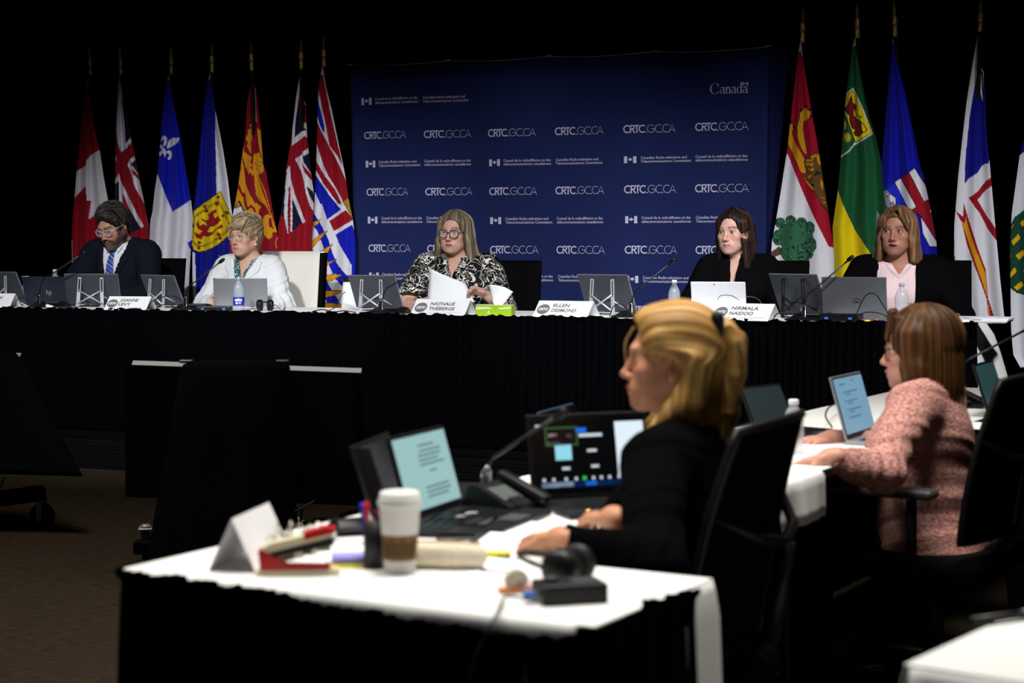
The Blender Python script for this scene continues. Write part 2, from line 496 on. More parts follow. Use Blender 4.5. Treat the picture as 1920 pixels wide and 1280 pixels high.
def stroke_word(pr, x, z, w, h, bold, thin):
    "CRTC.GC.CA in geometric strokes, x..x+w, baseline z, cap height h"
    u = w / 6.95; r = h / 2
    def C(cx, t, a0=48, a1=312, rr=None): pr.stroke(arc(cx, z + r, (rr or r) - t / 2, a0, a1, 20, r - t / 2), t)
    b, t = bold, thin; X = x
    C(X + r, b); X += h * .86
    pr.stroke([(X + b / 2, z), (X + b / 2, z + h)], b)
    pr.stroke([(X, z + h - b / 2), (X + h * .36, z + h - b / 2)] + arc(X + h * .36, z + h * .74 - b * .1, h * .26 - b * .4, 90, -90, 10) + [(X, z + h * .48)], b)
    pr.stroke([(X + h * .30, z + h * .48), (X + h * .62, z)], b); X += h * .60
    pr.stroke([(X, z + h - b / 2), (X + h * .58, z + h - b / 2)], b); pr.stroke([(X + h * .29, z), (X + h * .29, z + h)], b); X += h * .52
    C(X + r, b); X += h * .93
    pr.rect(X, z, X + b * .8, z + b * .8); X += b * 1.0
    C(X + r, t, 40, 360); pr.stroke([(X + r, z + r), (X + h - t / 2, z + r)], t); X += h * 1.0
    C(X + r, t); X += h * .86
    pr.rect(X, z, X + b * .7, z + b * .7); X += b * .8
    C(X + r, t); X += h * .82
    pr.stroke([(X, z), (X + h * .40, z + h), (X + h * .80, z)], t); pr.stroke([(X + h * .14, z + h * .32), (X + h * .66, z + h * .32)], t); X += h * .80
    return X - x
def sig_flag(pr, x0, z0, x1, z1):
    w = x1 - x0; pr.rect(x0, z0, x0 + w * .26, z1); pr.rect(x1 - w * .26, z0, x1, z1)
    h = z1 - z0; cx = (x0 + x1) / 2; cz = z0 + h * .42
    pr.poly([(cx + a * h * .42, cz + b * h * .42) for a, b in LEAF])
rows = [
    (261, 259, 257, 253.5, 250, 246), (367, 366.5, 366, 364.5, 362.5, 361), (472, 473, 475, 475.5, 475.5, 476), (578, 581, 584, 586, 588, 591)]
cx0 = [(680, 763), (796, 882), (916, 1005), (1040, 1132), (1170, 1266), (1304, 1403)]
dx = [0, 3, 6, 9]; dxr = [0, .4, 1.4, 2]
for ri, row in enumerate(rows):
    for k, yb in enumerate(row):
        sh = dx[ri] * (1 - k / 5) + dxr[ri] * k / 5
        xa, z = BL(cx0[k][0] + sh, yb); xb, _ = BL(cx0[k][1] + sh, yb)
        t = Print(); wn = stroke_word(t, 0, 0, 1, 1, .15, .05); s = (xb - xa) / wn
        pr = Print(); stroke_word(pr, xa, z, xb - xa, s, s * .15, s * .055)
        pr.build('web_address_print', bfn, M_PRINT, bd)
sigs = [(676, 696, 183, 197, 703, 786, 794, 878, 'F'),
        (682, 701, 301, 314, 708, 790, 797, 883, 'E'), (918, 939, 298.5, 311.5, 946, 1034, 1042, 1131, 'F'), (1171, 1194, 293, 306, 1202, 1297, 1305, 1403, 'E'),
        (685, 704, 406, 419, 712, 793, 800, 883, 'F'), (920, 941, 407, 420, 949, 1036, 1044, 1133, 'E'), (1173, 1195, 405, 418.5, 1203, 1297, 1306, 1402, 'F'),
        (687, 706, 511, 524, 713, 795, 803, 885, 'E'), (922, 943, 514, 527, 951, 1037, 1046, 1135, 'F'), (1175, 1197, 517, 530, 1205, 1300, 1308, 1404, 'E')]
for (fx0, fx1, fy0, fy1, a0, a1, b0, b1, k) in sigs:
    pr = Print(); x0, zb = BL(fx0, fy1); x1, zt = BL(fx1, fy0); sig_flag(pr, x0, zb, x1, zt)
    for (p0, p1, T) in ((a0, a1, TXE if k == 'E' else TXF), (b0, b1, TXF if k == 'E' else TXE)):
        X0, _ = BL(p0, fy0); X1, _ = BL(p1, fy0); fh = zt - zb
        ww = X1 - X0
        for li, s_ in enumerate(T):
            long = (len(s_) / max(len(q) for q in T))
            pr.text(s_, fh * .56, X0, zt - fh * (.42 + .53 * li), w=ww * (.91 if (T is TXE and li == 0) else .985 if li == 0 else .995), res=2, bold=0.0002)
    pr.build('signature_print', bfn, M_PRINT, bd)
# wordmark, serif letters from thick and thin strokes
pr = Print(); X0, zb = BL(1332, 176.5); X1, _ = BL(1403, 173.5); H = (X1 - X0)
def ring(cx, cz, rx, rz, a0, a1, t0, t1, n=22):
    o = []; i_ = []
    for k in range(n + 1):
        a = R(a0 + (a1 - a0) * k / n); tt = t0 + (t1 - t0) * abs(math.cos(a)) ** 1.5
        o.append((cx + rx * math.cos(a), cz + rz * math.sin(a))); i_.append((cx + (rx - tt) * math.cos(a), cz + (rz - tt * .6) * math.sin(a)))
    V = o + i_; m = n + 1; pr.add(V, [(k, k + 1, m + k + 1, m + k) for k in range(n)])
u = H / 71.0
ring(X0 + 9.5 * u, zb + 9.3 * u, 9.5 * u, 9.8 * u, 42, 325, .8 * u, 3.0 * u)
pr.rect(X0 + 15.6 * u, zb + 12.5 * u, X0 + 16.6 * u, zb + 18 * u)
def let_a(x):
    ring(x + 4.4 * u, zb + 3.4 * u, 4.4 * u, 3.6 * u, 60, 300, .8 * u, 2 * u); pr.rect(x + 6.2 * u, zb, x + 8.4 * u, zb + 9.5 * u)
    pr.stroke(arc(x + 4.8 * u, zb + 8.4 * u, 3 * u, 20, 165, 10), 1.4 * u); pr.rect(x + 8 * u, zb, x + 9.8 * u, zb + .9 * u)
def let_n(x):
    pr.rect(x + 1.2 * u, zb, x + 3.4 * u, zb + 11.6 * u); pr.rect(x, zb, x + 4.6 * u, zb + .8 * u); pr.rect(x, zb + 10.8 * u, x + 2 * u, zb + 11.6 * u)
    pr.stroke([(x + 3 * u, zb + 9 * u)] + arc(x + 6 * u, zb + 8.2 * u, 2.5 * u, 130, 0, 8) + [(x + 8.5 * u, zb)], 2.1 * u); pr.rect(x + 6.6 * u, zb, x + 10.6 * u, zb + .8 * u)
let_a(X0 + 19 * u); let_n(X0 + 29 * u); let_a(X0 + 40 * u)
x = X0 + 50.5 * u
ring(x + 4.6 * u, zb + 5.6 * u, 4.6 * u, 6.0 * u, 40, 320, .8 * u, 2.1 * u); pr.rect(x + 7.2 * u, zb, x + 9.4 * u, zb + 19 * u); pr.rect(x + 5.6 * u, zb + 18.2 * u, x + 8 * u, zb + 19 * u); pr.rect(x + 9 * u, zb, x + 10.4 * u, zb + .9 * u)
let_a(X0 + 61.5 * u); sig_flag(pr, X0 + 60.5 * u, zb + 13.5 * u, X0 + 71.5 * u, zb + 19.5 * u)
pr.build('wordmark_print', bfn, M_PRINT, bd)
# ------------------------------------------------------------------ flags
FLAG_M = {}
def flag_mat():
    if 'f' in FLAG_M: return FLAG_M['f']
    m = mat('flag_nylon', (255, 255, 255), 0.75, spec=0.2, attr='Col', bump=0.03, bscale=500, sheen=0.05)
    FLAG_M['f'] = m; return m
M_BRASS = mat('brass', (226, 190, 104), 0.36, .55)
M_POLE = mat('pole_varnish', (38, 26, 20), 0.35, spec=0.5)
M_BASE = mat('flag_base', (60, 48, 25), 0.4, 0.8)
WH = (222, 220, 228); RD = (150, 8, 30); BLU = (8, 22, 176); NVY = (14, 16, 46); GLD = (214, 148, 20); YEL = (226, 200, 8); BK = (10, 9, 10); GRN = (18, 84, 46)
class Z:
    "reader for points measured in an enlarged view: offset and scale back to picture pixels"
    def __init__(s, ox, oy, k): s.o = (ox, oy, k)
    def __call__(s, *p): return [(s.o[0] + x / s.o[2], s.o[1] + y / s.o[2]) for x, y in p]
def inside(X, Y, poly):
    r = np.zeros(X.shape, bool); n = len(poly)
    for i in range(n):
        x0, y0 = poly[i]; x1, y1 = poly[(i + 1) % n]
        if y0 == y1: continue
        c = ((y0 > Y) != (y1 > Y)) & (X < (x1 - x0) * (Y - y0) / (y1 - y0) + x0)
        r ^= c
    return r
def near(X, Y, pts, w, closed=False):
    r = np.zeros(X.shape, bool); P = list(pts) + ([pts[0]] if closed else [])
    for (x0, y0), (x1, y1) in zip(P[:-1], P[1:]):
        dx, dy = x1 - x0, y1 - y0; l2 = dx * dx + dy * dy + 1e-9
        t = np.clip(((X - x0) * dx + (Y - y0) * dy) / l2, 0, 1)
        r |= (X - x0 - t * dx) ** 2 + (Y - y0 - t * dy) ** 2 < (w / 2) ** 2
    return r
def star(cx, cy, r, n=5, rot=0.3, inner=.45):
    return [(cx + (r if i % 2 == 0 else r * inner) * math.cos(rot + math.pi * i / n), cy + (r if i % 2 == 0 else r * inner) * math.sin(rot + math.pi * i / n)) for i in range(2 * n)]
def paint(X, Y, base, ops):
    C = np.empty(X.shape + (3,)); C[:] = lin(base)
    for op in ops:
        col = lin(op[1])
        if op[0] == 'p': m = inside(X, Y, op[2])
        elif op[0] == 'l': m = near(X, Y, op[2], op[3])
        elif op[0] == 'o':                                  # filled outline: polygon plus dark edge
            m = inside(X, Y, op[2]); C[m] = col
            m = near(X, Y, op[2], op[3], True); col = lin(op[4])
        elif op[0] == 'e': m = ((X - op[2]) / op[4]) ** 2 + ((Y - op[3]) / op[5]) ** 2 < 1
        C[m] = col
    return C
def pl_np(PX, PY, off):
    D = FW[None] + np.array([[1.0, 0, 0]]) * ((PX - 960) / FPX)[..., None] + UP[None] * ((640 - PY) / FPX)[..., None]
    t = (np.dot(TN, TA - CAM) + off) / (D @ TN)
    return CAM + D * t[..., None]
def flag(label, tip, ferr, left, right, base, ops, off=1.95, behind=False, folds=2.3, amp=.028, seed=0, ymax=612):
    "flag on an indoor stand: spear finial, pole, base and a hanging cloth whose print follows the folds"
    r = np.random.default_rng(seed)
    p_tip = pl(*tip, off); p_f = pl(*ferr, off)
    axis = (p_tip - p_f); axis /= np.linalg.norm(axis)
    L = (p_tip[2] - .20) / axis[2]; base_p = p_tip - axis * L
    th = thing('flag', label, 'flag', base_p, 0)
    loc = lambda p: Vector(p - base_p)
    A = Matrix.Translation((0, 0, 0)) @ Vector(axis).to_track_quat('Z', 'Y').to_matrix().to_4x4()
    lf = np.linalg.norm(p_tip - p_f)
    MB().lathe([(.0125, .03), (.0125, L - lf)], 12, A).build('pole', M_POLE, th)
    k = lf / .19
    z0 = L - lf
    fin = MB(); fin.lathe([(.0145, z0), (.0145, z0 + .062 * k), (.011, z0 + .064 * k)], 14, A)
    fin.lathe([(.011, z0 + .064 * k), (.02, z0 + .072 * k), (.015, z0 + .080 * k), (.021, z0 + .088 * k), (.012, z0 + .097 * k), (.018, z0 + .104 * k), (.01, z0 + .110 * k)], 10, A)
    fin.build('ferrule', M_BRASS, th)
    sp = MB(); S = A @ Matrix.Rotation(r.uniform(0, .6), 4, 'Z')
    rb = []
    for (w, d, z) in ((.008, .008, .108), (.026, .010, .116), (.021, .010, .132), (.010, .008, .160), (.004, .004, .182), (.001, .001, .19)):
        rb.append([S @ Vector((x * w, y * d, z0 + z * k)) for x, y in ((1, 0), (0, 1), (-1, 0), (0, -1))])
    vs = [[sp.bm.verts.new(q) for q in g] for g in rb]
    for a, b in zip(vs[:-1], vs[1:]):
        for i in range(4): sp.bm.faces.new((a[i], a[(i + 1) % 4], b[(i + 1) % 4], b[i]))
    sp.bm.faces.new(vs[0][::-1]); sp.bm.faces.new(vs[-1])
    sp.build('spear_finial', M_BRASS, th)
    MB().lathe([(.15, 0), (.15, .012), (.13, .025), (.05, .04), (.03, .06), (.022, .09), (.016, .10)], 24).build('base', M_BASE, th)
    ly = np.array([p[1] for p in left]); lx = np.array([p[0] for p in left]); ry = np.array([p[1] for p in right]); rx = np.array([p[0] for p in right])
    y0 = max(ly[0], ry[0]); y1 = min(max(ly[-1], ry[-1]), ymax)
    nr = int((y1 - y0) / 1.45); ys = np.linspace(y0, y1, nr)
    xl = np.interp(ys, ly, lx); xr = np.interp(ys, ry, rx); xr = np.maximum(xr, xl + .8)
    nc = max(12, int((xr - xl).max() / 1.45)); u = np.linspace(0, 1, nc)
    PX = xl[:, None] + (xr - xl)[:, None] * u; PY = np.repeat(ys[:, None], nc, 1)
    g = (ys - y0) / (y1 - y0)
    ph = r.uniform(0, 6)
    dep = (np.sin(u[None] * folds * 2 * math.pi + ph + g[:, None] * .8) + .35 * np.sin(u[None] * folds * 5 + 2 * ph)) * (amp * (.25 + .9 * g))[:, None]
    sm = np.clip((g[:, None] - .12) / .22, 0, 1); sm = sm * sm * (3 - 2 * sm)
    o0 = off + ((.045 - .11 * sm) if behind else -.035) - .02 * g[:, None]
    Pw = pl_np(PX, PY, 0 * PX + o0 + dep * (.6 if behind else 1))
    C = paint(PX, PY, base, ops).reshape(-1, 3)
    V = Pw.reshape(-1, 3) - base_p
    idx = np.arange(nr * nc).reshape(nr, nc)
    F = np.stack([idx[:-1, :-1], idx[1:, :-1], idx[1:, 1:], idx[:-1, 1:]], -1).reshape(-1, 4)
    link('flag_cloth', mesh_np('flag_cloth', V, F, True, C), flag_mat(), th)
    return th
P = lambda c, pts: ('p', c, pts)
Ln = lambda c, pts, w: ('l', c, pts, w)
a = Z(120, 130, 4.74); b = Z(120, 350, 4.74)
flag('red and white maple leaf flag, leftmost in the row', (167.5, 87), (169, 141),
     a((213, 55), (192, 135), (160, 400), (135, 700), (112, 905), (92, 1145)) + b((80, 230), (68, 480), (72, 620), (75, 790), (78, 1100)),
     a((218, 58), (216, 118), (240, 350), (285, 590), (317, 715), (350, 940), (388, 1145)) + b((398, 150), (430, 300), (440, 500), (440, 1100)), WH,
     [P(RD, a((150, 118), (260, 118), (330, 700), (317, 715), (240, 760), (200, 810), (193, 855), (112, 905), (60, 950))),
      P(RD, b((60, 110), (92, 105), (190, -10), (203, 122), (243, 122), (218, 278), (228, 290), (395, 130), (460, 90), (460, 1200), (100, 1200), (72, 600))),
      P(WH, b((50, 600), (74, 635), (112, 780), (120, 1200), (50, 1200)))], seed=1)
flag('red ensign with a union badge, second flag from the left', (224, 87), (226.5, 141),
     a((490, 60), (483, 115), (468, 380), (462, 540), (458, 800), (455, 1000), (450, 1200)) + b((450, 300), (455, 1100)),
     a((497, 60), (500, 110), (520, 240), (590, 580), (630, 770), (660, 930), (715, 1190)) + b((735, 250), (755, 330), (750, 470), (750, 1100)), RD,
     [P(NVY, a((515, 240), (590, 580), (600, 612), (548, 660), (540, 520))),
      P(WH, a((480, 50), (500, 50), (520, 240), (515, 290), (540, 520), (545, 660), (597, 600), (603, 645), (568, 680), (568, 690), (505, 738), (478, 650), (462, 540), (464, 380))),
      P(WH, a((455, 750), (470, 800), (450, 830))),
      P(WH, a((628, 768), (636, 800), (592, 840), (658, 925), (662, 945), (600, 880), (612, 930), (668, 980), (722, 1190), (690, 1150), (620, 1020), (605, 950), (585, 890), (562, 848), (585, 800))),
      P(NVY, a((640, 805), (595, 842), (658, 912))), P(RD, a((603, 880), (668, 948), (668, 982), (616, 935))),
      P(WH, a((490, 925), (445, 990), (445, 1030), (487, 990), (487, 1290), (520, 1290), (515, 1090), (550, 1150), (555, 1180), (575, 1230), (575, 1190), (652, 1290), (500, 980))),
      P(NVY, a((440, 1025), (487, 995), (487, 1400), (440, 1400))), P(WH, b((487, 100), (487, 220), (520, 240), (519, 90))),
      P(WH, b((515, 10), (560, 90), (710, 350), (680, 368), (580, 200), (560, 150))), P(NVY, b((575, 185), (682, 368), (610, 410), (572, 390))),
      P(WH, b((628, 0), (700, 0), (725, 165), (690, 110)))], seed=2)
a = Z(270, 130, 4.74); b = Z(270, 340, 4.74)
flag('blue and white flag showing one white fleur-de-lis', (320, 84), (321.5, 140),
     a((225, 45), (205, 95), (175, 280), (155, 500), (135, 740), (118, 930), (95, 1080), (75, 1270)) + b((60, 330), (42, 500), (45, 700), (60, 1290)),
     a((228, 45), (230, 120), (262, 300), (320, 590), (370, 880), (420, 1180)) + b((435, 300), (432, 500), (415, 620), (402, 850), (390, 1290)), BLU,
     [P(WH, a((190, 40), (240, 40), (225, 97), (195, 97))), P(WH, a((112, 930), (120, 932), (250, 1268), (412, 1165), (440, 1150), (440, 1400), (40, 1400))),
      P(WH, b((10, 50), (160, 50), (255, 272), (412, 168), (460, 160), (460, 1300), (10, 1300))),
      P(BLU, b((385, 545), (440, 510), (430, 610), (408, 600))), P(BLU, b((165, 700), (185, 725), (240, 840), (305, 1000), (330, 1100), (250, 1000), (170, 850))),
      P(WH, a((200, 690), (225, 625), (270, 605), (318, 612), (295, 655), (240, 690), (205, 705))),
      P(WH, a((150, 645), (160, 600), (185, 588), (208, 610), (205, 650), (185, 682), (168, 675), (180, 640), (172, 620))),
      P(WH, a((195, 735), (215, 718), (245, 730), (250, 765), (235, 798), (212, 800), (210, 790), (228, 765), (215, 745), (200, 750))),
      P(WH, a((150, 665), (205, 735), (185, 782), (178, 758), (165, 745), (140, 774), (133, 740), (160, 715), (140, 690)))], seed=3)
gs = [Z(270, 340, 4.74)(s)[0] for s in ((660, 140), (540, 222), (555, 262), (648, 200), (735, 280), (705, 305), (748, 410), (662, 470), (675, 505), (490, 545), (487, 590))]
flag('blue and white flag bearing a gold shield with a red lion', (396.5, 80), (398, 136),
     a((587, 35), (570, 90), (535, 320), (505, 600), (480, 880), (445, 1200)) + b((430, 400), (425, 560), (430, 620), (430, 800), (440, 1290)),
     a((590, 35), (600, 140), (635, 370), (700, 700), (745, 980), (775, 1230)) + b((785, 300), (772, 420), (765, 600), (740, 800), (740, 1290)), (8, 16, 140),
     [P(WH, a((570, 30), (600, 30), (590, 85), (570, 88))), P(WH, a((635, 365), (632, 560), (640, 800), (645, 1150), (800, 1400), (820, 1200), (760, 800))),
      P(WH, b((644, 50), (645, 110), (690, 88), (800, 340), (820, 300), (740, -10))),
      P(WH, b((400, 600), (452, 640), (458, 800), (465, 1040), (466, 1300), (380, 1300))), P(WH, b((670, 655), (695, 690), (690, 820), (675, 900))),
      ('o', YEL, b((680, 88), (440, 262), (426, 560), (440, 605), (480, 625), (540, 620), (640, 575), (770, 470), (785, 330)), 1.2, BK),
      Ln((110, 12, 24), b((660, 170), (445, 318), (432, 520), (460, 570), (520, 578), (620, 530), (755, 430), (765, 390), (660, 170)), 3.4),
      Ln(YEL, b((660, 170), (445, 318), (432, 520), (460, 570), (520, 578), (620, 530), (755, 430), (765, 390), (660, 170)), 1.0),
      P((150, 14, 30), b((505, 325), (545, 345), (575, 340), (570, 290), (610, 260), (640, 245), (645, 275), (620, 290), (630, 330), (655, 305), (685, 345), (650, 380), (620, 400), (590, 400), (560, 450), (600, 450), (640, 420), (690, 375), (705, 410), (650, 425), (600, 480), (560, 495), (535, 480), (510, 518), (460, 497), (448, 450), (490, 470), (518, 440), (480, 420), (462, 380), (480, 345), (492, 395), (530, 375), (560, 400), (555, 370), (520, 350)))] +
     [P((120, 12, 26), star(x, y, 5.2, 5, .4)) for x, y in gs], seed=4)
a = Z(420, 130, 7.11); b = Z(420, 300, 7.11)
flag('red and gold flag with a gold lion behind the white-jacketed woman', (470.5, 77), (472, 133),
     a((352, 215), (310, 450), (285, 850), (265, 1000), (225, 1270)) + b((190, 330), (110, 780), (75, 900), (75, 2000)),
     a((425, 215), (450, 450), (490, 800), (520, 1260)) + b((560, 150), (640, 620), (700, 930), (745, 1200), (760, 2000)), (138, 8, 32),
     [Ln(WH, a((412, 250), (418, 500), (428, 690)), 1.8),
      P(GLD, a((365, 790), (322, 800), (320, 860), (290, 920), (330, 1000), (300, 1010), (345, 1110), (358, 1120), (360, 1000), (355, 930), (372, 960), (368, 800))),
      P(GLD, a((440, 785), (490, 815), (502, 1000), (522, 1230), (480, 1100), (455, 950))), P(GLD, a((340, 735), (400, 725), (395, 760), (350, 765))),
      P(GLD, a((400, 1130), (470, 1110), (490, 1180), (525, 1290), (380, 1290), (390, 1200))),
      P(GLD, a((262, 1000), (270, 1100), (370, 1170), (350, 1230), (380, 1290), (290, 1310), (250, 1160), (225, 1300), (215, 1300))),
      P(GLD, b((245, -20), (268, 130), (290, 320), (350, 470), (430, 600), (430, 565), (495, 620), (465, 680), (470, 790), (510, 830), (540, 740), (590, 720), (640, 760), (700, 930), (708, 965), (650, 960), (640, 1030), (590, 1055), (500, 970), (470, 880), (430, 790), (420, 775), (90, 790), (140, 640), (190, 330))),
      Ln((138, 8, 32), b((190, 340), (250, 475), (268, 450), (290, 600), (310, 650), (360, 612), (400, 650), (425, 740)), 4.2),
      P(GLD, b((285, -20), (275, 70), (310, 130), (330, 190), (350, 160), (380, 215), (395, 150), (350, 100), (320, 60))),
      P(GLD, b((400, -20), (520, -20), (528, 150), (480, 185), (430, 200), (390, 190), (385, 100))),
      P(GLD, b((400, 190), (440, 190), (520, 440), (590, 640), (560, 590), (480, 520), (430, 440), (410, 340))),
      Ln(GLD, b((448, 190), (550, 430), (612, 668)), 1.6), Ln(GLD, b((425, 440), (470, 530), (560, 600), (640, 755)), 1.8),
      P((138, 8, 32), b((595, 770), (630, 770), (660, 915), (600, 890)))] +
     [Ln((138, 8, 32), b(*s), 1.2) for s in (((410, 40), (430, 60)), ((465, 70), (490, 100)), ((460, 150), (480, 160)), ((470, 20), (510, 40)), ((420, 130), (440, 110)))] +
     [P(WH, b((190, 610), (240, 620), (265, 720), (262, 800), (80, 860), (130, 650))), Ln(BK, b((150, 620), (205, 545), (222, 610), (150, 640)), 1.8), Ln(BK, b((205, 545), (250, 650), (320, 750), (430, 795)), 2.2),
      Ln(GLD, b((715, 1025), (690, 1080), (700, 1170)), 1.5)], behind=True, seed=5)
a = Z(510, 110, 4.74); b = Z(510, 330, 4.74)
flag('red ensign with a union badge just left of the striped sunburst flag', (564.5, 74), (565, 130),
     a((243, 165), (215, 330), (190, 550), (165, 750), (130, 960), (100, 1200)) + b((80, 330), (55, 450), (50, 660), (50, 1300)),
     a((246, 165), (275, 340), (300, 400), (312, 700), (330, 850), (360, 1100), (370, 1180)) + b((372, 240), (362, 400), (350, 600), (340, 900), (340, 1300)), (150, 12, 32),
     [P(WH, a((235, 150), (250, 150), (240, 330), (208, 560), (200, 700), (250, 660), (270, 640), (310, 640), (320, 710), (290, 685), (255, 715), (175, 775), (185, 550), (210, 330))),
      P(NVY, a((240, 360), (270, 480), (275, 600), (300, 630), (255, 650), (203, 695), (208, 560))), P(WH, a((278, 350), (290, 355), (302, 410), (280, 400))), P(WH, a((278, 562), (312, 575), (312, 640), (285, 610))),
      P(WH, a((330, 790), (335, 838), (275, 865), (275, 890), (345, 1020), (352, 1035), (280, 950), (290, 1000), (352, 1080), (380, 1190), (300, 1130), (372, 1290), (330, 1290), (290, 1110), (260, 1000), (205, 890), (270, 850), (275, 825))),
      P(NVY, a((330, 836), (275, 870), (280, 920), (350, 1020), (352, 960))), P(NVY, a((300, 1130), (372, 1185), (380, 1290))), P((150, 12, 32), a((262, 930), (352, 1045), (355, 1085), (290, 1010))),
      P(WH, a((158, 950), (125, 990), (130, 1010), (115, 1290), (150, 1290), (152, 1130), (170, 1150), (165, 1290), (180, 1290), (180, 1200), (225, 1290), (170, 1100))),
      P(NVY, a((125, 1000), (130, 1015), (115, 1400), (80, 1400), (100, 1100))),
      P(WH, b((125, 0), (105, 300), (110, 370), (140, 515), (148, 500), (138, 300), (150, 100), (160, 80), (165, 200), (165, 495), (182, 490), (180, 190), (270, 420), (296, 405), (200, 150), (160, 0))),
      P((150, 12, 32), b((148, 100), (160, 85), (166, 490), (143, 500), (138, 300))), P(NVY, b((122, -5), (112, 190), (103, 370), (80, 320), (80, 150), (100, 0))), P(NVY, b((181, 190), (268, 418), (181, 490))),
      P(WH, b((265, 60), (350, 60), (380, 130), (380, 330), (340, 270), (300, 150), (285, 60))), P(NVY, b((305, 88), (365, 138), (380, 180), (372, 245), (330, 170)))], behind=True, seed=6)
rays = [((350, 410), (425, 390), (432, 382), (410, 425), (350, 458)), ((350, 580), (440, 510), (494, 483), (440, 550), (348, 645)), ((345, 685), (440, 665), (500, 625), (537, 604), (490, 690), (420, 715), (340, 760)),
        ((335, 805), (480, 770), (580, 738), (480, 800), (330, 900)), ((325, 910), (430, 888), (560, 868), (625, 878), (540, 925), (400, 950), (325, 1005)), ((320, 1020), (660, 1018), (520, 1070), (320, 1112)), ((320, 1118), (420, 1120), (650, 1140), (650, 1200), (320, 1200))]
flag('flag with a union stripe above blue waves and a gold sunburst', (606, 68), (608, 126),
     a((448, 55), (430, 145), (412, 270), (403, 520), (397, 800), (390, 1050), (378, 1250)) + b((372, 300), (352, 600), (335, 900), (330, 1300)),
     a((452, 58), (480, 250), (530, 450), (590, 750), (640, 980), (660, 1100), (680, 1240)) + b((720, 400), (738, 560), (740, 800), (736, 900), (700, 1000), (690, 1300)), WH,
     [
      P(RD, a((425, 145), (452, 145), (520, 490), (634, 970), (580, 860), (510, 770), (480, 600), (412, 272))), P(BLU, a((400, 365), (410, 375), (465, 600), (466, 668), (430, 600), (400, 495))),
      P(RD, a((398, 555), (440, 650), (520, 800), (600, 950), (665, 1100), (690, 1240), (640, 1300), (600, 1200), (500, 1040), (460, 950), (420, 830), (395, 745))),
      P(RD, a((390, 905), (480, 1060), (560, 1170), (612, 1290), (590, 1290), (470, 1130), (385, 980))), P(BLU, a((385, 1025), (480, 1170), (565, 1290), (430, 1290), (370, 1160))),
      P(BLU, b((380, 30), (395, 0), (480, 130), (612, 298), (490, 387), (440, 240), (380, 125))), P(RD, b((430, 0), (470, 0), (560, 120), (632, 270), (490, 110))), P(RD, b((515, 0), (640, 0), (665, 60), (690, 195), (632, 228))),
      P(RD, b((655, 300), (725, 385), (552, 490), (508, 400))), ('o', (190, 150, 30), b((632, 225), (680, 190), (730, 390), (715, 385), (690, 330)), 1.0, BK), Ln(BK, b((650, 230), (700, 330)), 1.0), Ln(BK, b((668, 215), (710, 320)), 1.0),
      P(BLU, b((712, 430), (760, 560), (760, 920), (705, 880), (706, 790), (600, 610), (565, 520))),
      P(BLU, b((360, 310), (430, 420), (500, 560), (540, 690), (580, 780), (650, 870), (700, 900), (720, 1010), (640, 1000), (560, 910), (500, 780), (460, 640), (400, 480), (352, 430))),
      P(BLU, b((340, 625), (410, 730), (450, 850), (500, 960), (590, 1100), (610, 1160), (500, 1150), (420, 960), (335, 780)))] +
     [('o', GLD, b(*r_), 1.0, BK) for r_ in rays], seed=7, amp=.022)
a = Z(1440, 60, 6.09); b = Z(1440, 250, 6.09); c = Z(1440, 380, 6.09)
tb = [(140, 230, 52, 55), (260, 205, 55, 55), (380, 235, 60, 62), (470, 290, 60, 70), (300, 380, 205, 150), (480, 480, 65, 95), (450, 590, 62, 52), (260, 560, 110, 110), (390, 720, 78, 125), (410, 820, 48, 60), (320, 800, 32, 50), (110, 400, 52, 85), (390, 640, 70, 70), (330, 700, 50, 60), (400, 545, 75, 75)]
rr = np.random.default_rng(5); scal = []
for _ in range(95):
    e_ = tb[rr.integers(len(tb))]; an = rr.uniform(0, 6.28); q = rr.uniform(.15, .95)
    x, y = e_[0] + e_[2] * q * math.cos(an), e_[1] + e_[3] * q * math.sin(an)
    scal.append(Ln((12, 22, 18), c(*[(x + 13 * math.cos(t), y + 13 * math.sin(t)) for t in np.linspace(an - 1.5, an + 1.5, 7)]), 1.6))
for _ in range(22):
    e_ = tb[rr.integers(len(tb))]; x, y = e_[0] + rr.uniform(-.7, .7) * e_[2], e_[1] + rr.uniform(-.7, .7) * e_[3]
    scal.append(Ln((140, 180, 160), c((x, y), (x + 9, y + 9)), 1.0))
BRN = (98, 66, 30); G2 = (205, 140, 20)
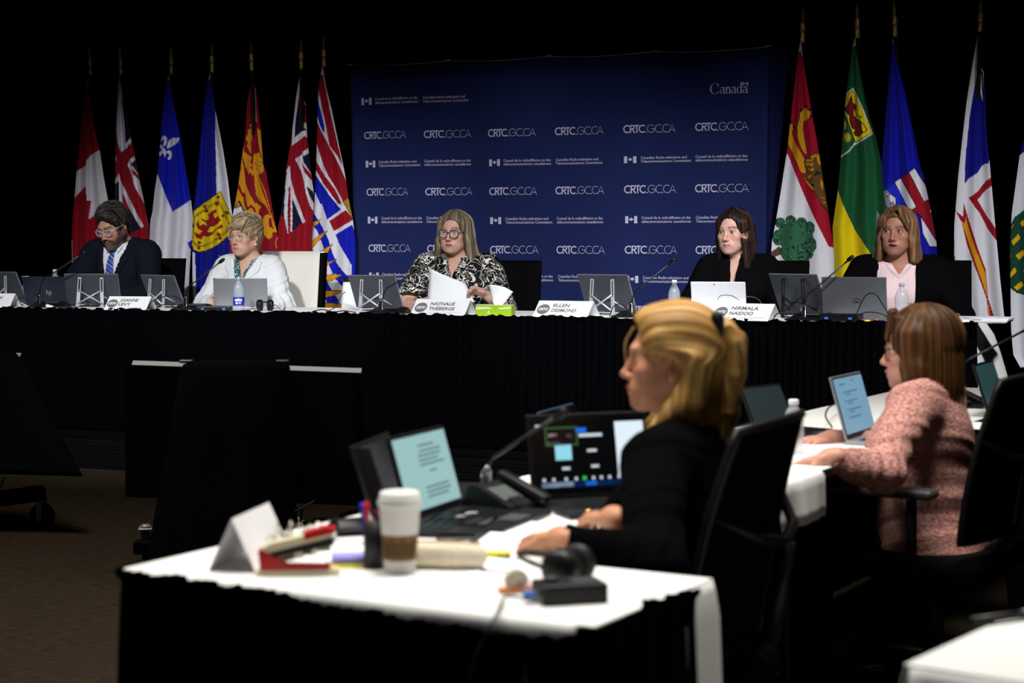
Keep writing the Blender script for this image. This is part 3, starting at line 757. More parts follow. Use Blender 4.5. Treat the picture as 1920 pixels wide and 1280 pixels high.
flag('white and red flag with a green oak tree and a gold lion paw', (1505.5, 14), (1505, 80),
     a((375, 85), (345, 235), (310, 550), (270, 900), (240, 1150)) + b((220, 180), (140, 700), (95, 970), (45, 1240)) + c((30, 650), (20, 900), (20, 1500)),
     a((378, 85), (395, 290), (430, 500), (490, 850), (565, 1270)) + b((610, 400), (690, 900), (745, 1270)) + c((752, 600), (760, 900), (757, 1500)), WH,
     [P((160, 6, 38), a((330, 240), (372, 215), (398, 295), (410, 300), (640, 1300), (200, 1400), (215, 1160), (250, 950))),
      P((160, 6, 38), b((240, -50), (640, -50), (800, 1320), (693, 1290), (520, 950), (390, 650), (300, 430), (205, 180))),
      ('o', G2, a((365, 890), (400, 880), (430, 850), (450, 890), (480, 880), (497, 960), (440, 1010), (410, 1010), (402, 1100), (420, 1230)) + b((420, 50), (450, 230), (432, 250), (380, 180)) + a((330, 1190), (330, 1080), (350, 1010), (360, 980)), 1.1, BK),
      ('o', G2, a((240, 1040), (265, 1035), (302, 1085), (272, 1140), (285, 1190)) + b((320, 120), (420, 290), (445, 480), (370, 440), (330, 340), (260, 190), (225, 120)), 1.1, BK),
      ('o', BRN, b((430, 290), (500, 240), (540, 220), (580, 205), (610, 380), (640, 540), (655, 650), (700, 930), (690, 900), (600, 800), (530, 660), (520, 655), (460, 600), (395, 490), (440, 440), (410, 330)), 1.1, BK)] +
     [P(G2, b(*s)) for s in (((440, 300), (520, 290), (500, 320), (440, 320)), ((430, 345), (520, 335), (510, 375), (440, 365)), ((450, 410), (530, 390), (510, 435)), ((400, 495), (440, 540), (500, 600), (525, 650), (470, 610)), ((550, 260), (590, 230), (605, 370), (570, 340)), ((600, 520), (630, 560), (625, 650), (600, 600)), ((480, 260), (555, 235), (545, 270), (490, 280)), ((600, 720), (660, 740), (640, 745)), ((620, 770), (670, 790), (650, 800)), ((455, 490), (500, 460), (490, 500), (460, 520)))] +
     [('e', BK, *b(s)[0], 2.6, 2.6) for s in ((560, 440), (585, 460), (545, 470), (510, 590))] +
     [('e', BK, *a(s)[0], 2.4, 3.4) for s in ((376, 895), (435, 850), (477, 885), (492, 960), (262, 1030), (296, 1085))] +
     [P((82, 62, 48), c((20, 570), (130, 495), (165, 540), (155, 585), (20, 650)))] + [('e', (12, 22, 18), *c((x, y))[0], rx / 6.09 + 1.0, ry / 6.09 + 1.0) for x, y, rx, ry in tb] +
     [('e', (46, 100, 70), *c((x, y))[0], rx / 6.09, ry / 6.09) for x, y, rx, ry in tb] + scal, seed=8, amp=.02)
a = Z(1550, 60, 6.09); s4 = Z(1440, 300, 4.0)
flag('green over yellow flag with a small lion shield', (1607, 7), (1608, 72),
     a((325, 45), (292, 170), (255, 450), (215, 800), (185, 1150)) + s4((540, 60), (525, 220), (485, 500), (490, 650), (500, 915), (500, 1250)),
     a((328, 45), (335, 150), (385, 450), (440, 750), (480, 950), (560, 1200)) + [(1652, 300), (1660, 400), (1668, 470), (1672, 530), (1672, 615)], GRN,
     [P(WH, a((290, 30), (335, 80), (335, 152), (285, 175))),
      P(YEL, s4((400, 150), (525, 228), (560, 330), (650, 520), (760, 690), (830, 780), (990, 1000), (990, 1300), (400, 1300))),
      Ln(WH, a((205, 718), (300, 645), (400, 850), (520, 1160), (320, 1285)) + Z(1440, 0, 4.0)((655, 1070), (610, 1130), (545, 1175)), 2.4),
      P(YEL, a((205, 728), (298, 668), (395, 860), (512, 1145), (330, 1258), (205, 915))),
      P(BK, a((255, 780), (275, 725), (298, 770), (290, 800), (345, 840), (335, 880), (305, 900), (310, 950), (390, 1030), (415, 1150), (370, 1195), (318, 1185), (305, 1140), (330, 1120), (290, 1100), (255, 1000), (265, 960), (205, 900), (210, 860), (240, 830))),
      P((130, 16, 34), a((262, 785), (275, 742), (288, 770), (282, 805), (332, 845), (322, 875), (295, 900), (300, 955), (380, 1035), (400, 1145), (368, 1183), (328, 1172), (322, 1145), (345, 1120), (300, 1092), (268, 1000), (278, 955), (220, 895), (222, 862), (248, 835))),
      Ln(BK, a((345, 880), (325, 900), (350, 960), (400, 965), (370, 1000), (440, 1080), (460, 1120), (430, 1145), (395, 1130)), 1.6),
      Ln(GRN, a((205, 915), (330, 1260)), 1.2)] +
     [Ln(YEL, a((235 + 10 * math.cos(t), 1205 + 12 * math.sin(t)), (235 + 46 * math.cos(t), 1205 + 56 * math.sin(t))), 1.0) for t in np.linspace(0, 6.0, 17)] +
     [Ln(YEL, a((205, 1065), (205 + 20 * math.cos(t), 1065 + 46 * math.sin(t))), 0.9) for t in np.linspace(-1.5, 1.5, 7)], seed=9, amp=.024)
a = Z(1440, 0, 4.0); b = Z(1630, 250, 6.09)
flag('royal blue flag with a mountain and wheat shield behind the dark blazer', (1676, 2), (1679, 69),
     a((937, 290), (930, 350), (885, 850), (850, 1250)) + b((120, 500), (90, 800), (60, 1130), (50, 1280)) + [(1638, 480), (1642, 615)],
     a((940, 290), (965, 440), (1040, 740), (1150, 1280)) + b((600, 400), (660, 680), (700, 860), (765, 1230)) + [(1757, 470), (1762, 500), (1765, 615)], (8, 14, 158),
     [P(WH, a((925, 280), (945, 285), (942, 330), (930, 335))), P((20, 40, 200), b((0, 720), (290, 560), (440, 850), (300, 1300), (0, 1300))),
      P((70, 110, 80), b((40, 720), (155, 662), (188, 830), (230, 900), (240, 1100), (40, 1100))), ('o', (132, 134, 146), b((155, 660), (200, 640), (245, 690), (300, 730), (305, 840), (320, 960), (270, 900), (230, 880), (185, 820)), 1.0, BK),
      ('o', WH, b((238, 690), (300, 735), (305, 810), (290, 820), (270, 780), (240, 785), (225, 740)), .8, BK), ('o', WH, b((235, 790), (270, 830), (320, 860), (320, 900), (260, 850)), .8, BK), ('o', WH, b((190, 675), (212, 690), (205, 725)), .8, BK),
      P((28, 84, 48), b((60, 700), (155, 668), (186, 830), (200, 930), (160, 1010), (85, 870))), ('o', (150, 152, 166), b((70, 870), (90, 870), (165, 1020), (140, 1120), (40, 1050)), 1.0, BK), ('o', (60, 90, 60), b((40, 1060), (140, 1120), (150, 1250), (40, 1120)), 1.0, BK),
      ('o', GLD, b((30, 1100), (60, 1120), (160, 1300), (160, 1500), (30, 1500)), 1.0, BK),
      ('o', WH, b((290, 560), (358, 510), (535, 835), (490, 872), (440, 850)), 1.2, BK), ('o', (150, 10, 34), b((362, 505), (448, 448), (630, 775), (680, 760), (710, 860), (790, 1240), (680, 1100), (580, 930), (490, 880), (538, 835)), 1.2, BK),
      ('o', WH, b((452, 445), (515, 396), (640, 590), (700, 745), (625, 780)), 1.2, BK), ('o', WH, b((585, 945), (620, 1000), (775, 1240), (775, 1290), (690, 1290), (610, 1140)), 1.2, BK), ('o', WH, b((684, 880), (720, 860), (740, 960)), 1.2, BK),
      Ln(BK, b((60, 705), (155, 662), (290, 560), (515, 392), (620, 560)), 1.2)] +
     [Ln(BK, b(*[(x + 10 * math.cos(t), y + 13 * math.sin(t)) for t in np.linspace(0, 6.3, 9)]), .8) for x, y in ((75, 1215), (70, 1255), (95, 1250), (90, 1290), (115, 1290))], seed=10, amp=.024)
a = Z(1770, 60, 5.69); b = Z(1770, 280, 5.69); c = Z(1770, 480, 5.69)
NB = (8, 12, 130)
flag('white flag with blue triangle, red chevron and gold arrow', (1840, 0), (1838, 60),
     a((358, 40), (310, 300), (240, 750), (180, 1270)) + b((150, 300), (110, 800), (105, 1190)) + c((112, 70), (130, 550), (140, 800)),
     a((362, 40), (388, 380), (425, 420), (442, 700), (446, 950), (470, 1270)) + b((485, 120), (550, 850), (590, 1280)) + c((600, 250), (640, 620), (665, 800)), WH,
     [P(NB, a((343, 480), (412, 740), (425, 400), (440, 400), (480, 1000), (480, 1400), (238, 1400), (238, 1270), (270, 920))), P(WH, a((343, 470), (398, 560), (415, 748))), P(BK, a((395, 420), (415, 400), (418, 740), (405, 600))),
      P(NB, b((238, -20), (480, -20), (500, 112), (400, 180), (360, 250), (260, 315), (218, 368), (225, 200))),
      P(RD, b((262, 520), (370, 440), (440, 340), (520, 288), (525, 380), (440, 440), (358, 540), (450, 700), (560, 855), (580, 1000), (480, 870), (380, 680))),
      P(RD, b((118, 650), (205, 720), (212, 575), (260, 740), (370, 1080), (450, 1300), (345, 1300), (240, 1000), (190, 780))), P(GLD, b((188, 765), (222, 795), (232, 715), (260, 830), (415, 1300), (362, 1300), (250, 950))),
      P(RD, c((285, -20), (372, -20), (450, 150), (470, 450), (532, 640), (470, 640), (460, 470), (380, 250))), P(GLD, c((303, -20), (362, -20), (440, 180), (468, 480), (492, 640), (475, 640), (463, 440), (400, 250))),
      P(RD, b((95, 940), (108, 960), (118, 1300), (90, 1300))), P(RD, c((100, 0), (118, 60), (118, 300), (160, 560), (185, 800), (100, 800)))], behind=True, seed=11, amp=.02, ymax=606)
bil = [((810, 775), (870, 735), (895, 780), (830, 832)), ((715, 980), (795, 895), (820, 945), (740, 1030)), ((770, 1140), (853, 1060), (880, 1110), (795, 1185)), ((690, 1115), (708, 1105), (722, 1150), (690, 1180)), ((715, 835), (745, 785), (752, 800), (720, 845))]
bi2 = [((690, 190), (755, 113), (780, 160), (700, 245)), ((740, 330), (825, 265), (850, 315), (780, 372)), ((760, -10), (840, -70), (870, -20), (795, 45)), ((690, 10), (705, -5), (720, 10), (690, 40)), ((845, 150), (900, 100), (930, 150), (860, 190))]
flag('flag with a green shield of gold bars at the right edge', (1956, -8), (1955, 58),
     [(1950, 62), (1940, 160), (1926, 240), (1912, 290), (1897, 400), (1894, 460), (1895, 560), (1896, 620), (1900, 665), (1914, 690)],
     [(1954, 62), (1965, 160), (1990, 300), (2005, 450), (2010, 690)], WH,
     [P((10, 14, 120), [(1800, 0), (2050, 0), (2050, 230), (1920, 285), (1900, 300)]), P((10, 14, 120), [(1905, 690), (1930, 686), (2020, 600), (2050, 800)]),
      ('o', (18, 66, 52), b((870, 640), (760, 720), (715, 800), (690, 900), (690, 1280)) + c((690, 300), (710, 340), (780, 390), (853, 412), (1000, 400), (1100, 200)) + b((1100, 640)), 1.2, BK)] +
     [('o', (222, 178, 10), b(*q), 1.0, BK) for q in bil] + [('o', (222, 178, 10), c(*q), 1.0, BK) for q in bi2], seed=12, amp=.02, ymax=690)
# ------------------------------------------------------------------ people: smooth blended volumes turned into one surface
class Field:
    def __init__(s, lo, hi, h):
        s.h = h; s.lo = np.array(lo, float); s.n = np.ceil((np.array(hi) - s.lo) / h).astype(int) + 1
        s.d = np.full(tuple(s.n), 0.2, np.float32)
        s.ax = [(s.lo[i] + np.arange(s.n[i]) * h).astype(np.float32) for i in range(3)]
    def blk(s, lo, hi):
        a = np.clip(((np.array(lo) - s.lo) / s.h).astype(int), 0, s.n - 1); b = np.clip(((np.array(hi) - s.lo) / s.h).astype(int) + 2, 1, s.n)
        if np.any(b - a < 2): return None
        sl = tuple(slice(a[i], b[i]) for i in range(3))
        return sl, s.ax[0][sl[0]][:, None, None], s.ax[1][sl[1]][None, :, None], s.ax[2][sl[2]][None, None, :]
    def put(s, sl, v, k, op):
        a = s.d[sl]
        if op == 'u':
            if k > 0:
                h = np.maximum(k - np.abs(a - v), 0) / k; s.d[sl] = np.minimum(a, v) - h * h * k * .25
            else: s.d[sl] = np.minimum(a, v)
        else:
            v = -v
            if k > 0:
                h = np.maximum(k - np.abs(a - v), 0) / k; s.d[sl] = np.maximum(a, v) + h * h * k * .25
            else: s.d[sl] = np.maximum(a, v)
    def ell(s, c, r, rot=None, k=.02, op='u'):
        c = np.asarray(c, float); r = np.asarray(r, float) if hasattr(r, '__len__') else np.full(3, float(r)); m = r.max() + k + 3 * s.h
        q = s.blk(c - m, c + m)
        if q is None: return s
        sl, X, Y, Zz = q; X = X - c[0]; Y = Y - c[1]; Zz = Zz - c[2]
        if rot is not None:
            A = np.asarray(rot).T
            X, Y, Zz = (A[0, 0] * X + A[0, 1] * Y + A[0, 2] * Zz), (A[1, 0] * X + A[1, 1] * Y + A[1, 2] * Zz), (A[2, 0] * X + A[2, 1] * Y + A[2, 2] * Zz)
        k0 = np.sqrt((X / r[0]) ** 2 + (Y / r[1]) ** 2 + (Zz / r[2]) ** 2); k1 = np.sqrt((X / r[0] ** 2) ** 2 + (Y / r[1] ** 2) ** 2 + (Zz / r[2] ** 2) ** 2) + 1e-6
        s.put(sl, (k0 * (k0 - 1) / k1).astype(np.float32), k, op); return s
    def cap(s, a, b, ra, rb, k=.02, op='u', sc=(1, 1, 1)):
        a = np.asarray(a, float); b = np.asarray(b, float); sc = np.asarray(sc, float); m = max(ra, rb) * sc.max() + k + 3 * s.h
        q = s.blk(np.minimum(a, b) - m, np.maximum(a, b) + m)
        if q is None: return s
        sl, X, Y, Zz = q
        aa = a / sc; d = b / sc - aa; l2 = float(d @ d) + 1e-9
        X = X / sc[0] - aa[0]; Y = Y / sc[1] - aa[1]; Zz = Zz / sc[2] - aa[2]
        t = np.clip((X * d[0] + Y * d[1] + Zz * d[2]) / l2, 0, 1)
        v = np.sqrt((X - t * d[0]) ** 2 + (Y - t * d[1]) ** 2 + (Zz - t * d[2]) ** 2) - (ra + (rb - ra) * t)
        s.put(sl, (v * sc.min()).astype(np.float32), k, op); return s
    def plane(s, p, n, k=.004, lo=None, hi=None):
        "cut away the side the normal points to"
        n = np.asarray(n, float); n = n / np.linalg.norm(n)
        q = s.blk(s.lo if lo is None else lo, s.lo + s.n * s.h if hi is None else hi)
        sl, X, Y, Zz = q
        v = -((X - p[0]) * n[0] + (Y - p[1]) * n[1] + (Zz - p[2]) * n[2])
        s.put(sl, v.astype(np.float32), k, 's'); return s
    def box(s, c, hd, rot=None, k=.004, op='s', rad=0.0):
        c = np.asarray(c, float); hd = np.asarray(hd, float); m = np.linalg.norm(hd) + k + 3 * s.h
        q = s.blk(c - m, c + m)
        if q is None: return s
        sl, X, Y, Zz = q; X = X - c[0]; Y = Y - c[1]; Zz = Zz - c[2]
        if rot is not None:
            A = np.asarray(rot).T
            X, Y, Zz = (A[0, 0] * X + A[0, 1] * Y + A[0, 2] * Zz), (A[1, 0] * X + A[1, 1] * Y + A[1, 2] * Zz), (A[2, 0] * X + A[2, 1] * Y + A[2, 2] * Zz)
        qx, qy, qz = np.abs(X) - hd[0] + rad, np.abs(Y) - hd[1] + rad, np.abs(Zz) - hd[2] + rad
        v = np.sqrt(np.maximum(qx, 0) ** 2 + np.maximum(qy, 0) ** 2 + np.maximum(qz, 0) ** 2) + np.minimum(np.maximum(np.maximum(qx, qy), qz), 0) - rad
        s.put(sl, v.astype(np.float32), k, op); return s
    def mesh(s):
        d = s.d; neg = d < 0; nx, ny, nz = d.shape
        c = np.zeros((nx - 1, ny - 1, nz - 1), np.uint8)
        for i in (0, 1):
            for j in (0, 1):
                for k in (0, 1): c += neg[i:nx - 1 + i, j:ny - 1 + j, k:nz - 1 + k]
        act = np.argwhere((c > 0) & (c < 8))
        cv = {}
        for i in (0, 1):
            for j in (0, 1):
                for k in (0, 1): cv[(i, j, k)] = d[act[:, 0] + i, act[:, 1] + j, act[:, 2] + k]
        pos = np.zeros((len(act), 3)); cnt = np.zeros(len(act))
        for a in cv:
            for ax in range(3):
                if a[ax]: continue
                b = list(a); b[ax] = 1; b = tuple(b)
                va, vb = cv[a], cv[b]; m = (va < 0) != (vb < 0)
                t = va[m] / (va[m] - vb[m]); p = np.tile(np.array(a, float), (m.sum(), 1)); p[:, ax] += t
                pos[m] += p; cnt[m] += 1
        V = (act + pos / cnt[:, None]) * s.h + s.lo
        im = np.full(c.shape, -1, np.int32); im[tuple(act.T)] = np.arange(len(act))
        Fs = []
        for ax in range(3):
            u, w = [(1, 2), (2, 0), (0, 1)][ax]
            n0 = np.take(neg, range(0, d.shape[ax] - 1), ax); n1 = np.take(neg, range(1, d.shape[ax]), ax)
            e = np.argwhere(n0 != n1); ok = (e[:, u] > 0) & (e[:, w] > 0) & (e[:, u] < d.shape[u] - 1) & (e[:, w] < d.shape[w] - 1); e = e[ok]
            def at(du, dw):
                q = e.copy(); q[:, u] -= du; q[:, w] -= dw; return im[tuple(q.T)]
            Q = np.stack([at(1, 1), at(0, 1), at(0, 0), at(1, 0)], 1)
            fl = n0[tuple(e.T)]; Q[~fl] = Q[~fl][:, ::-1]; Fs.append(Q)
        return V, np.concatenate(Fs)
def relax(V, F, it=1, lam=.5):
    for _ in range(it):
        acc = np.zeros_like(V); cn = np.zeros(len(V))
        for i in range(4):
            for j in (1, 3):
                np.add.at(acc, F[:, i], V[F[:, (i + j) % 4]]); np.add.at(cn, F[:, i], 1)
        V = V + lam * (acc / np.maximum(cn, 1)[:, None] - V)
    return V
def vnormals(V, F):
    n = np.cross(V[F[:, 2]] - V[F[:, 0]], V[F[:, 3]] - V[F[:, 1]]); o = np.zeros_like(V)
    for i in range(4): np.add.at(o, F[:, i], n)
    return o / (np.linalg.norm(o, axis=1, keepdims=True) + 1e-12)
_nt = np.random.default_rng(11).uniform(-1, 1, 4096)
def n1(a, seed=0):
    a = a + seed * 37.7; i = np.floor(a).astype(int); f = a - i; f = f * f * (3 - 2 * f)
    return _nt[i % 4096] * (1 - f) + _nt[(i + 1) % 4096] * f
def gs_(d2, s): return np.exp(-d2 / (2 * s * s))
def eul(yaw, pitch, roll):
    "head turn in degrees: yaw to the left of the person is positive, pitch down positive"
    return np.array((Matrix.Rotation(R(yaw), 3, 'Z') @ Matrix.Rotation(R(pitch), 3, 'X') @ Matrix.Rotation(R(roll), 3, 'Y')))
M_SKIN = mat('skin', (255, 255, 255), 0.5, spec=0.4, attr='Col', bump=0.04, bscale=300)
_M['skin'].node_tree.nodes['Principled BSDF'].inputs['Subsurface Weight'].default_value = 0.0
M_EYE = mat('eye', (255, 255, 255), 0.15, spec=0.6, attr='Col')
M_HAIR = mat('hair', (255, 255, 255), 0.5, spec=0.22, attr='Col')
M_LENS = mat('lens_glass', (235, 240, 245), 0.03, spec=0.6, alpha=0.10)
M_PEARL = mat('pearl', (240, 235, 225), 0.25, spec=0.6)
M_TROUSER = mat('dark_trousers', (12, 12, 15), 0.9, spec=0.1)

class Person:
    def __init__(s, label, headw, rz, hc=(0, -.03, .74), hyaw=0, hpitch=0, hroll=0, S=1.0, sh=.165, girth=1.0, bust=0.0, lean=0.0,
                 skin=(214, 160, 136), neck=.052, wf=1.0, jaw=1.0, name='person', hs=1.0):
        s.S = S; s.hc = np.array(hc, float); s.Rh = eul(hyaw, hpitch, hroll); s.rz = rz; s.sh = sh; s.g = girth; s.bust = bust; s.lean = lean
        s.skin = tuple(c * .93 for c in skin); s.neck = neck; s.wf = wf; s.jaw = jaw; s.hs = hs
        s.Rz = np.array(Matrix.Rotation(rz, 3, 'Z'))
        s.loc = np.asarray(headw, float) - s.Rz @ (s.hc * S)
        s.arms = []; s.kids = []; s.hands = []; s.label = label; s.name = name
        s.extra = []
    def L(s, w): return (s.Rz.T @ (np.asarray(w, float) - s.loc)) / s.S            # world -> body
    def H(s, p): return s.hc + s.Rh @ (np.asarray(p, float) * s.hs)                 # head -> body
    def b(s, x, y, z): return np.array([x, y - s.lean * max(0, z) / .55, z])
    def torso(s, f, t=0.0, k=.05):
        g = s.g; sh = s.sh
        f.ell(s.b(0, .0, .09), (.165 * g + t, .13 * g + t, .13 + t), k=k)
        f.ell(s.b(0, -.01, .24), (.140 * g + t, .112 * g + t, .16 + t), k=k)
        f.ell(s.b(0, .005, .42), (.150 * (g * .5 + .5) + t, .108 * (g * .5 + .5) + t, .16 + t), k=k)
        f.cap(s.b(-sh + .035, .012, .535), s.b(sh - .035, .012, .535), .052 + t, .052 + t, k=k)
        nb = s.b(0, .02, .60)
        for q in (-1, 1): f.cap(s.b(q * (sh - .05), .02, .556), nb, .034 + t * .8, .042 + t * .5, k=k)
        if s.bust:
            for q in (-1, 1): f.ell(s.b(q * .075, -.085, .405), (.068 * s.bust + t, .06 * s.bust + t, .068 * s.bust + t), k=.05)
    def arm(s, side, elbow, wrist, r=1.0):
        s.arms.append((side, s.b(side * (s.sh + .005), .012, .53), np.asarray(elbow, float), np.asarray(wrist, float), r))
    def armf(s, f, t=0.0, k=.03, upto=1.0, only=None):
        for (side, a, e, w, r) in s.arms:
            if only and side != only: continue
            f.cap(a, e, .050 * r + t, .040 * r + t, k=.05)
            ww = e + (w - e) * upto
            f.cap(e, ww, .040 * r + t, (.040 + (.0255 - .040) * upto) * r + t * (.9 if upto < 1 else .7), k=k)
    def hand(s, wrist, fwd, palm, side, curl=(25, 30, 25), spread=.10, thumb=.5, sc=1.0):
        "side: +1 thumb lies towards palm x fwd"
        f = np.asarray(fwd, float); f /= np.linalg.norm(f); p = np.asarray(palm, float); p = p - f * (p @ f); p /= np.linalg.norm(p); x = np.cross(p, f) * side
        s.hands.append((np.asarray(wrist, float), f, p, x, [R(c) for c in curl], spread, thumb, sc))
    def handf(s, F):
        for (w, f, p, x, c, sp, th, sc) in s.hands:
            A = np.stack([x, f, p], 1)
            F.ell(w + f * .045 * sc, (.037 * sc, .05 * sc, .0135 * sc), A, k=.012)
            F.cap(w - f * .02, w + f * .015, .0235 * sc, .024 * sc, k=.015)
            for i, (o, l) in enumerate(((.029, .070), (.0095, .079), (-.010, .073), (-.029, .058))):
                q = w + f * (.082 - .006 * abs(i - 1)) * sc + x * o * sc
                d = f + x * (1.2 - i) * sp; d /= np.linalg.norm(d); a = 0
                F.cap(w + f * .03 * sc + x * o * .75 * sc, q, .0105 * sc, .0098 * sc, k=.008)
                for j, fr in enumerate((.44, .32, .24)):
                    a += c[j] * (1 + .08 * i); dd = d * math.cos(a) + p * math.sin(a)
                    e = q + dd * l * fr * sc; F.cap(q, e, (.0092 - .0009 * j) * sc, (.0086 - .0011 * j) * sc, k=.003); q = e
            q = w + f * .022 * sc + x * .026 * sc
            d = f * .62 + x * .75 * (1 - th * .55) + p * (.15 + .8 * th); d /= np.linalg.norm(d)
            e = q + d * .040 * sc; F.cap(w + f * .012 * sc + x * .01 * sc, q, .014 * sc, .0145 * sc, k=.01); F.cap(q, e, .0125 * sc, .0105 * sc, k=.006)
            d2 = f * .85 + x * .25 * (1 - th) + p * (.15 + .5 * th); d2 /= np.linalg.norm(d2)
            F.cap(e, e + d2 * .031 * sc, .0105 * sc, .0082 * sc, k=.004)
    def headf(s, F):
        H, A, wf, jw, hs = s.H, s.Rh, s.wf, s.jaw, s.hs
        def E(c, r, k=.02, op='u', rot=None): F.ell(H(c), np.asarray(r) * hs if hasattr(r, '__len__') else r * hs, A if rot is None else A @ rot, k=k, op=op)
        def C(a, b, ra, rb, k=.015, op='u'): F.cap(H(a), H(b), ra * hs, rb * hs, k=k, op=op)
        E((0, .018, .030), (.076 * wf, .098, .086), .02)
        E((0, -.032, -.02), (.064 * wf, .058, .088), .03)
        for q in (-1, 1):
            C((q * .054 * wf * jw, .002, -.055), (q * .022 * jw, -.060, -.100), .019, .017, .03)
            E((q * .043 * wf, -.060, -.026), (.024, .022, .022), .02)
            E((q * .030 * wf * jw, -.052, -.070), (.028, .030, .030), .025)
        E((0, -.074, -.103), (.021 * jw, .017, .016), .02)
        C((-.030, -.083, .021), (.030, -.083, .021), .0125, .0125, .016)
        for q in (-1, 1): E((q * .034, -.099, .000), (.0165, .0165, .0135), .014, 's')
        C((0, -.086, .012), (0, -.1065, -.033), .0062, .0092, .012); E((0, -.1085, -.037), (.0098, .0105, .0088), .008)
        for q in (-1, 1): E((q * .0125, -.0975, -.041), (.0072, .0100, .0072), .006)
        for q in (-1, 1): E((q * .0065, -.1065, -.0475), (.0032, .0052, .0028), .002, 's')
        E((0, -.083, -.070), (.033, .014, .020), .018)
        C((-.020, -.0885, -.0682), (0, -.0985, -.0650), .0040, .0056, .004); C((0, -.0985, -.0650), (.020, -.0885, -.0682), .0056, .0040, .004)
        C((-.017, -.0885, -.0765), (.017, -.0885, -.0765), .0058, .0058, .005); E((0, -.0940, -.0770), (.012, .0052, .0058), .005)
        F.cap(H((-.024, -.0935, -.0722)), H((.024, -.0935, -.0722)), .0022, .0022, k=.002, op='s')
        for q in (-1, 1):
            E((q * .0325, -.0765, .000), .0148, .006)
            E((q * .0325, -.098, .0005), (.0152, .014, .0064), .0015, 's', np.array(Matrix.Rotation(R(-4 * q), 3, 'Y')))
            E((q * .0325, -.0755, .000), .0127, .0, 's')
        for q in (-1, 1):
            rt = np.array(Matrix.Rotation(R(18 * q), 3, 'Z') @ Matrix.Rotation(R(-10), 3, 'X'))
            E((q * .0785 * wf, .012, -.012), (.0075, .0185, .031), .006, 'u', rt); E((q * .0845 * wf, .006, -.008), (.006, .010, .018), .004, 's', rt)
            E((q * .077 * wf, .004, -.036), (.006, .009, .010), .005, 'u', rt)
        n0 = s.b(0, .022, .57); F.cap(n0, H((0, .022, -.055)), s.neck * 1.12, s.neck, k=.035)
    def skinmesh(s, lips=(176, 92, 92), brow=(110, 84, 66), browz=.0245, beard=None, h=.0033, lipamt=.8, browamt=.75, extra=None, browth=1.0):
        pts = [s.H((0, 0, .14)), s.H((.1, -.13, -.12)), s.H((-.1, .13, 0)), s.b(-s.sh - .08, -.15, .05), s.b(s.sh + .08, .16, .3)]
        for (_, a, e, w, r) in s.arms: pts += [e + .06, e - .06, w + .06, w - .06]
        for hd in s.hands: pts += [hd[0] + hd[1] * .21 + .03, hd[0] + hd[1] * .21 - .03, hd[0] + hd[1] * .1 + hd[2] * .12]
        pts = np.array(pts); lo = pts.min(0) - .02; hi = pts.max(0) + .02; lo[2] = max(lo[2], .02)
        F = Field(lo, hi, h)
        s.torso(F, -.012); s.armf(F, -.003); s.headf(F); s.handf(F)
        for fn in s.extra: fn(F)
        V, Q = F.mesh(); V = relax(V, Q, 1, .35)
        hl = ((V - s.hc) @ s.Rh) / s.hs; x, y, z = hl.T; ax = np.abs(x)
        C = np.tile(lin(s.skin), (len(V), 1)); head = (np.abs(x) < .11) & (z > -.13) & (z < .14) & (np.abs(y) < .14)
        def mixc(w, c): C[:] = C * (1 - w[:, None]) + lin(c) * w[:, None]
        fr = head & (y < -.02)
        red = np.array(s.skin) * (1.0, .80, .76)
        mixc(.30 * fr * (gs_((ax - .044) ** 2 + (z + .03) ** 2, .017) + gs_(x ** 2 + (z + .038) ** 2, .012)), red)
        mixc(.35 * head * gs_((ax - .08) ** 2 + (y - .01) ** 2 + (z + .01) ** 2, .02), red)
        mixc(.35 * fr * gs_(((ax - .032) / 1.5) ** 2 + (z + .012) ** 2, .007), np.array(s.skin) * (.80, .70, .68))
        C *= (1 + .04 * n1(V[:, 0] * 140 + V[:, 2] * 90))[:, None]
        if beard is not None: beard(C, x, y, z, head, mixc)
        lw = fr * (y < -.080) * np.clip(1.35 - ((x / .0235) ** 2 + ((z + .0716) / .0100) ** 2), 0, 1) * lipamt
        mixc(np.minimum(lw * 1.6, lipamt), lips)
        mixc(fr * (y < -.07) * gs_((z + .0720) ** 2, .0015) * (ax < .024) * .55, np.array(lips) * .45)
        bz = browz + .0045 * np.clip((ax - .012) / .03, 0, 1) - .010 * np.clip((ax - .040) / .015, 0, 1)
        mixc(fr * np.clip(1.6 - np.abs(z - bz) / (.0036 * browth), 0, 1) * np.clip((ax - .010) / .004, 0, 1) * np.clip((.056 - ax) / .006, 0, 1) * browamt, brow)
        mixc(fr * (y < -.078) * gs_((z - .0068) ** 2 + 0 * x, .0022) * np.clip((ax - .017) / .003, 0, 1) * np.clip((.050 - ax) / .004, 0, 1) * .65, np.array(brow) * .55)
        if extra: extra(C, x, y, z, fr, mixc)
        me = mesh_np(s.name, V * s.S, Q, True, C); s.o = link(s.name, me, M_SKIN); s.o.location = s.loc; s.o.rotation_euler = (0, 0, s.rz)
        tag(s.o, s.label, 'person'); return s.o
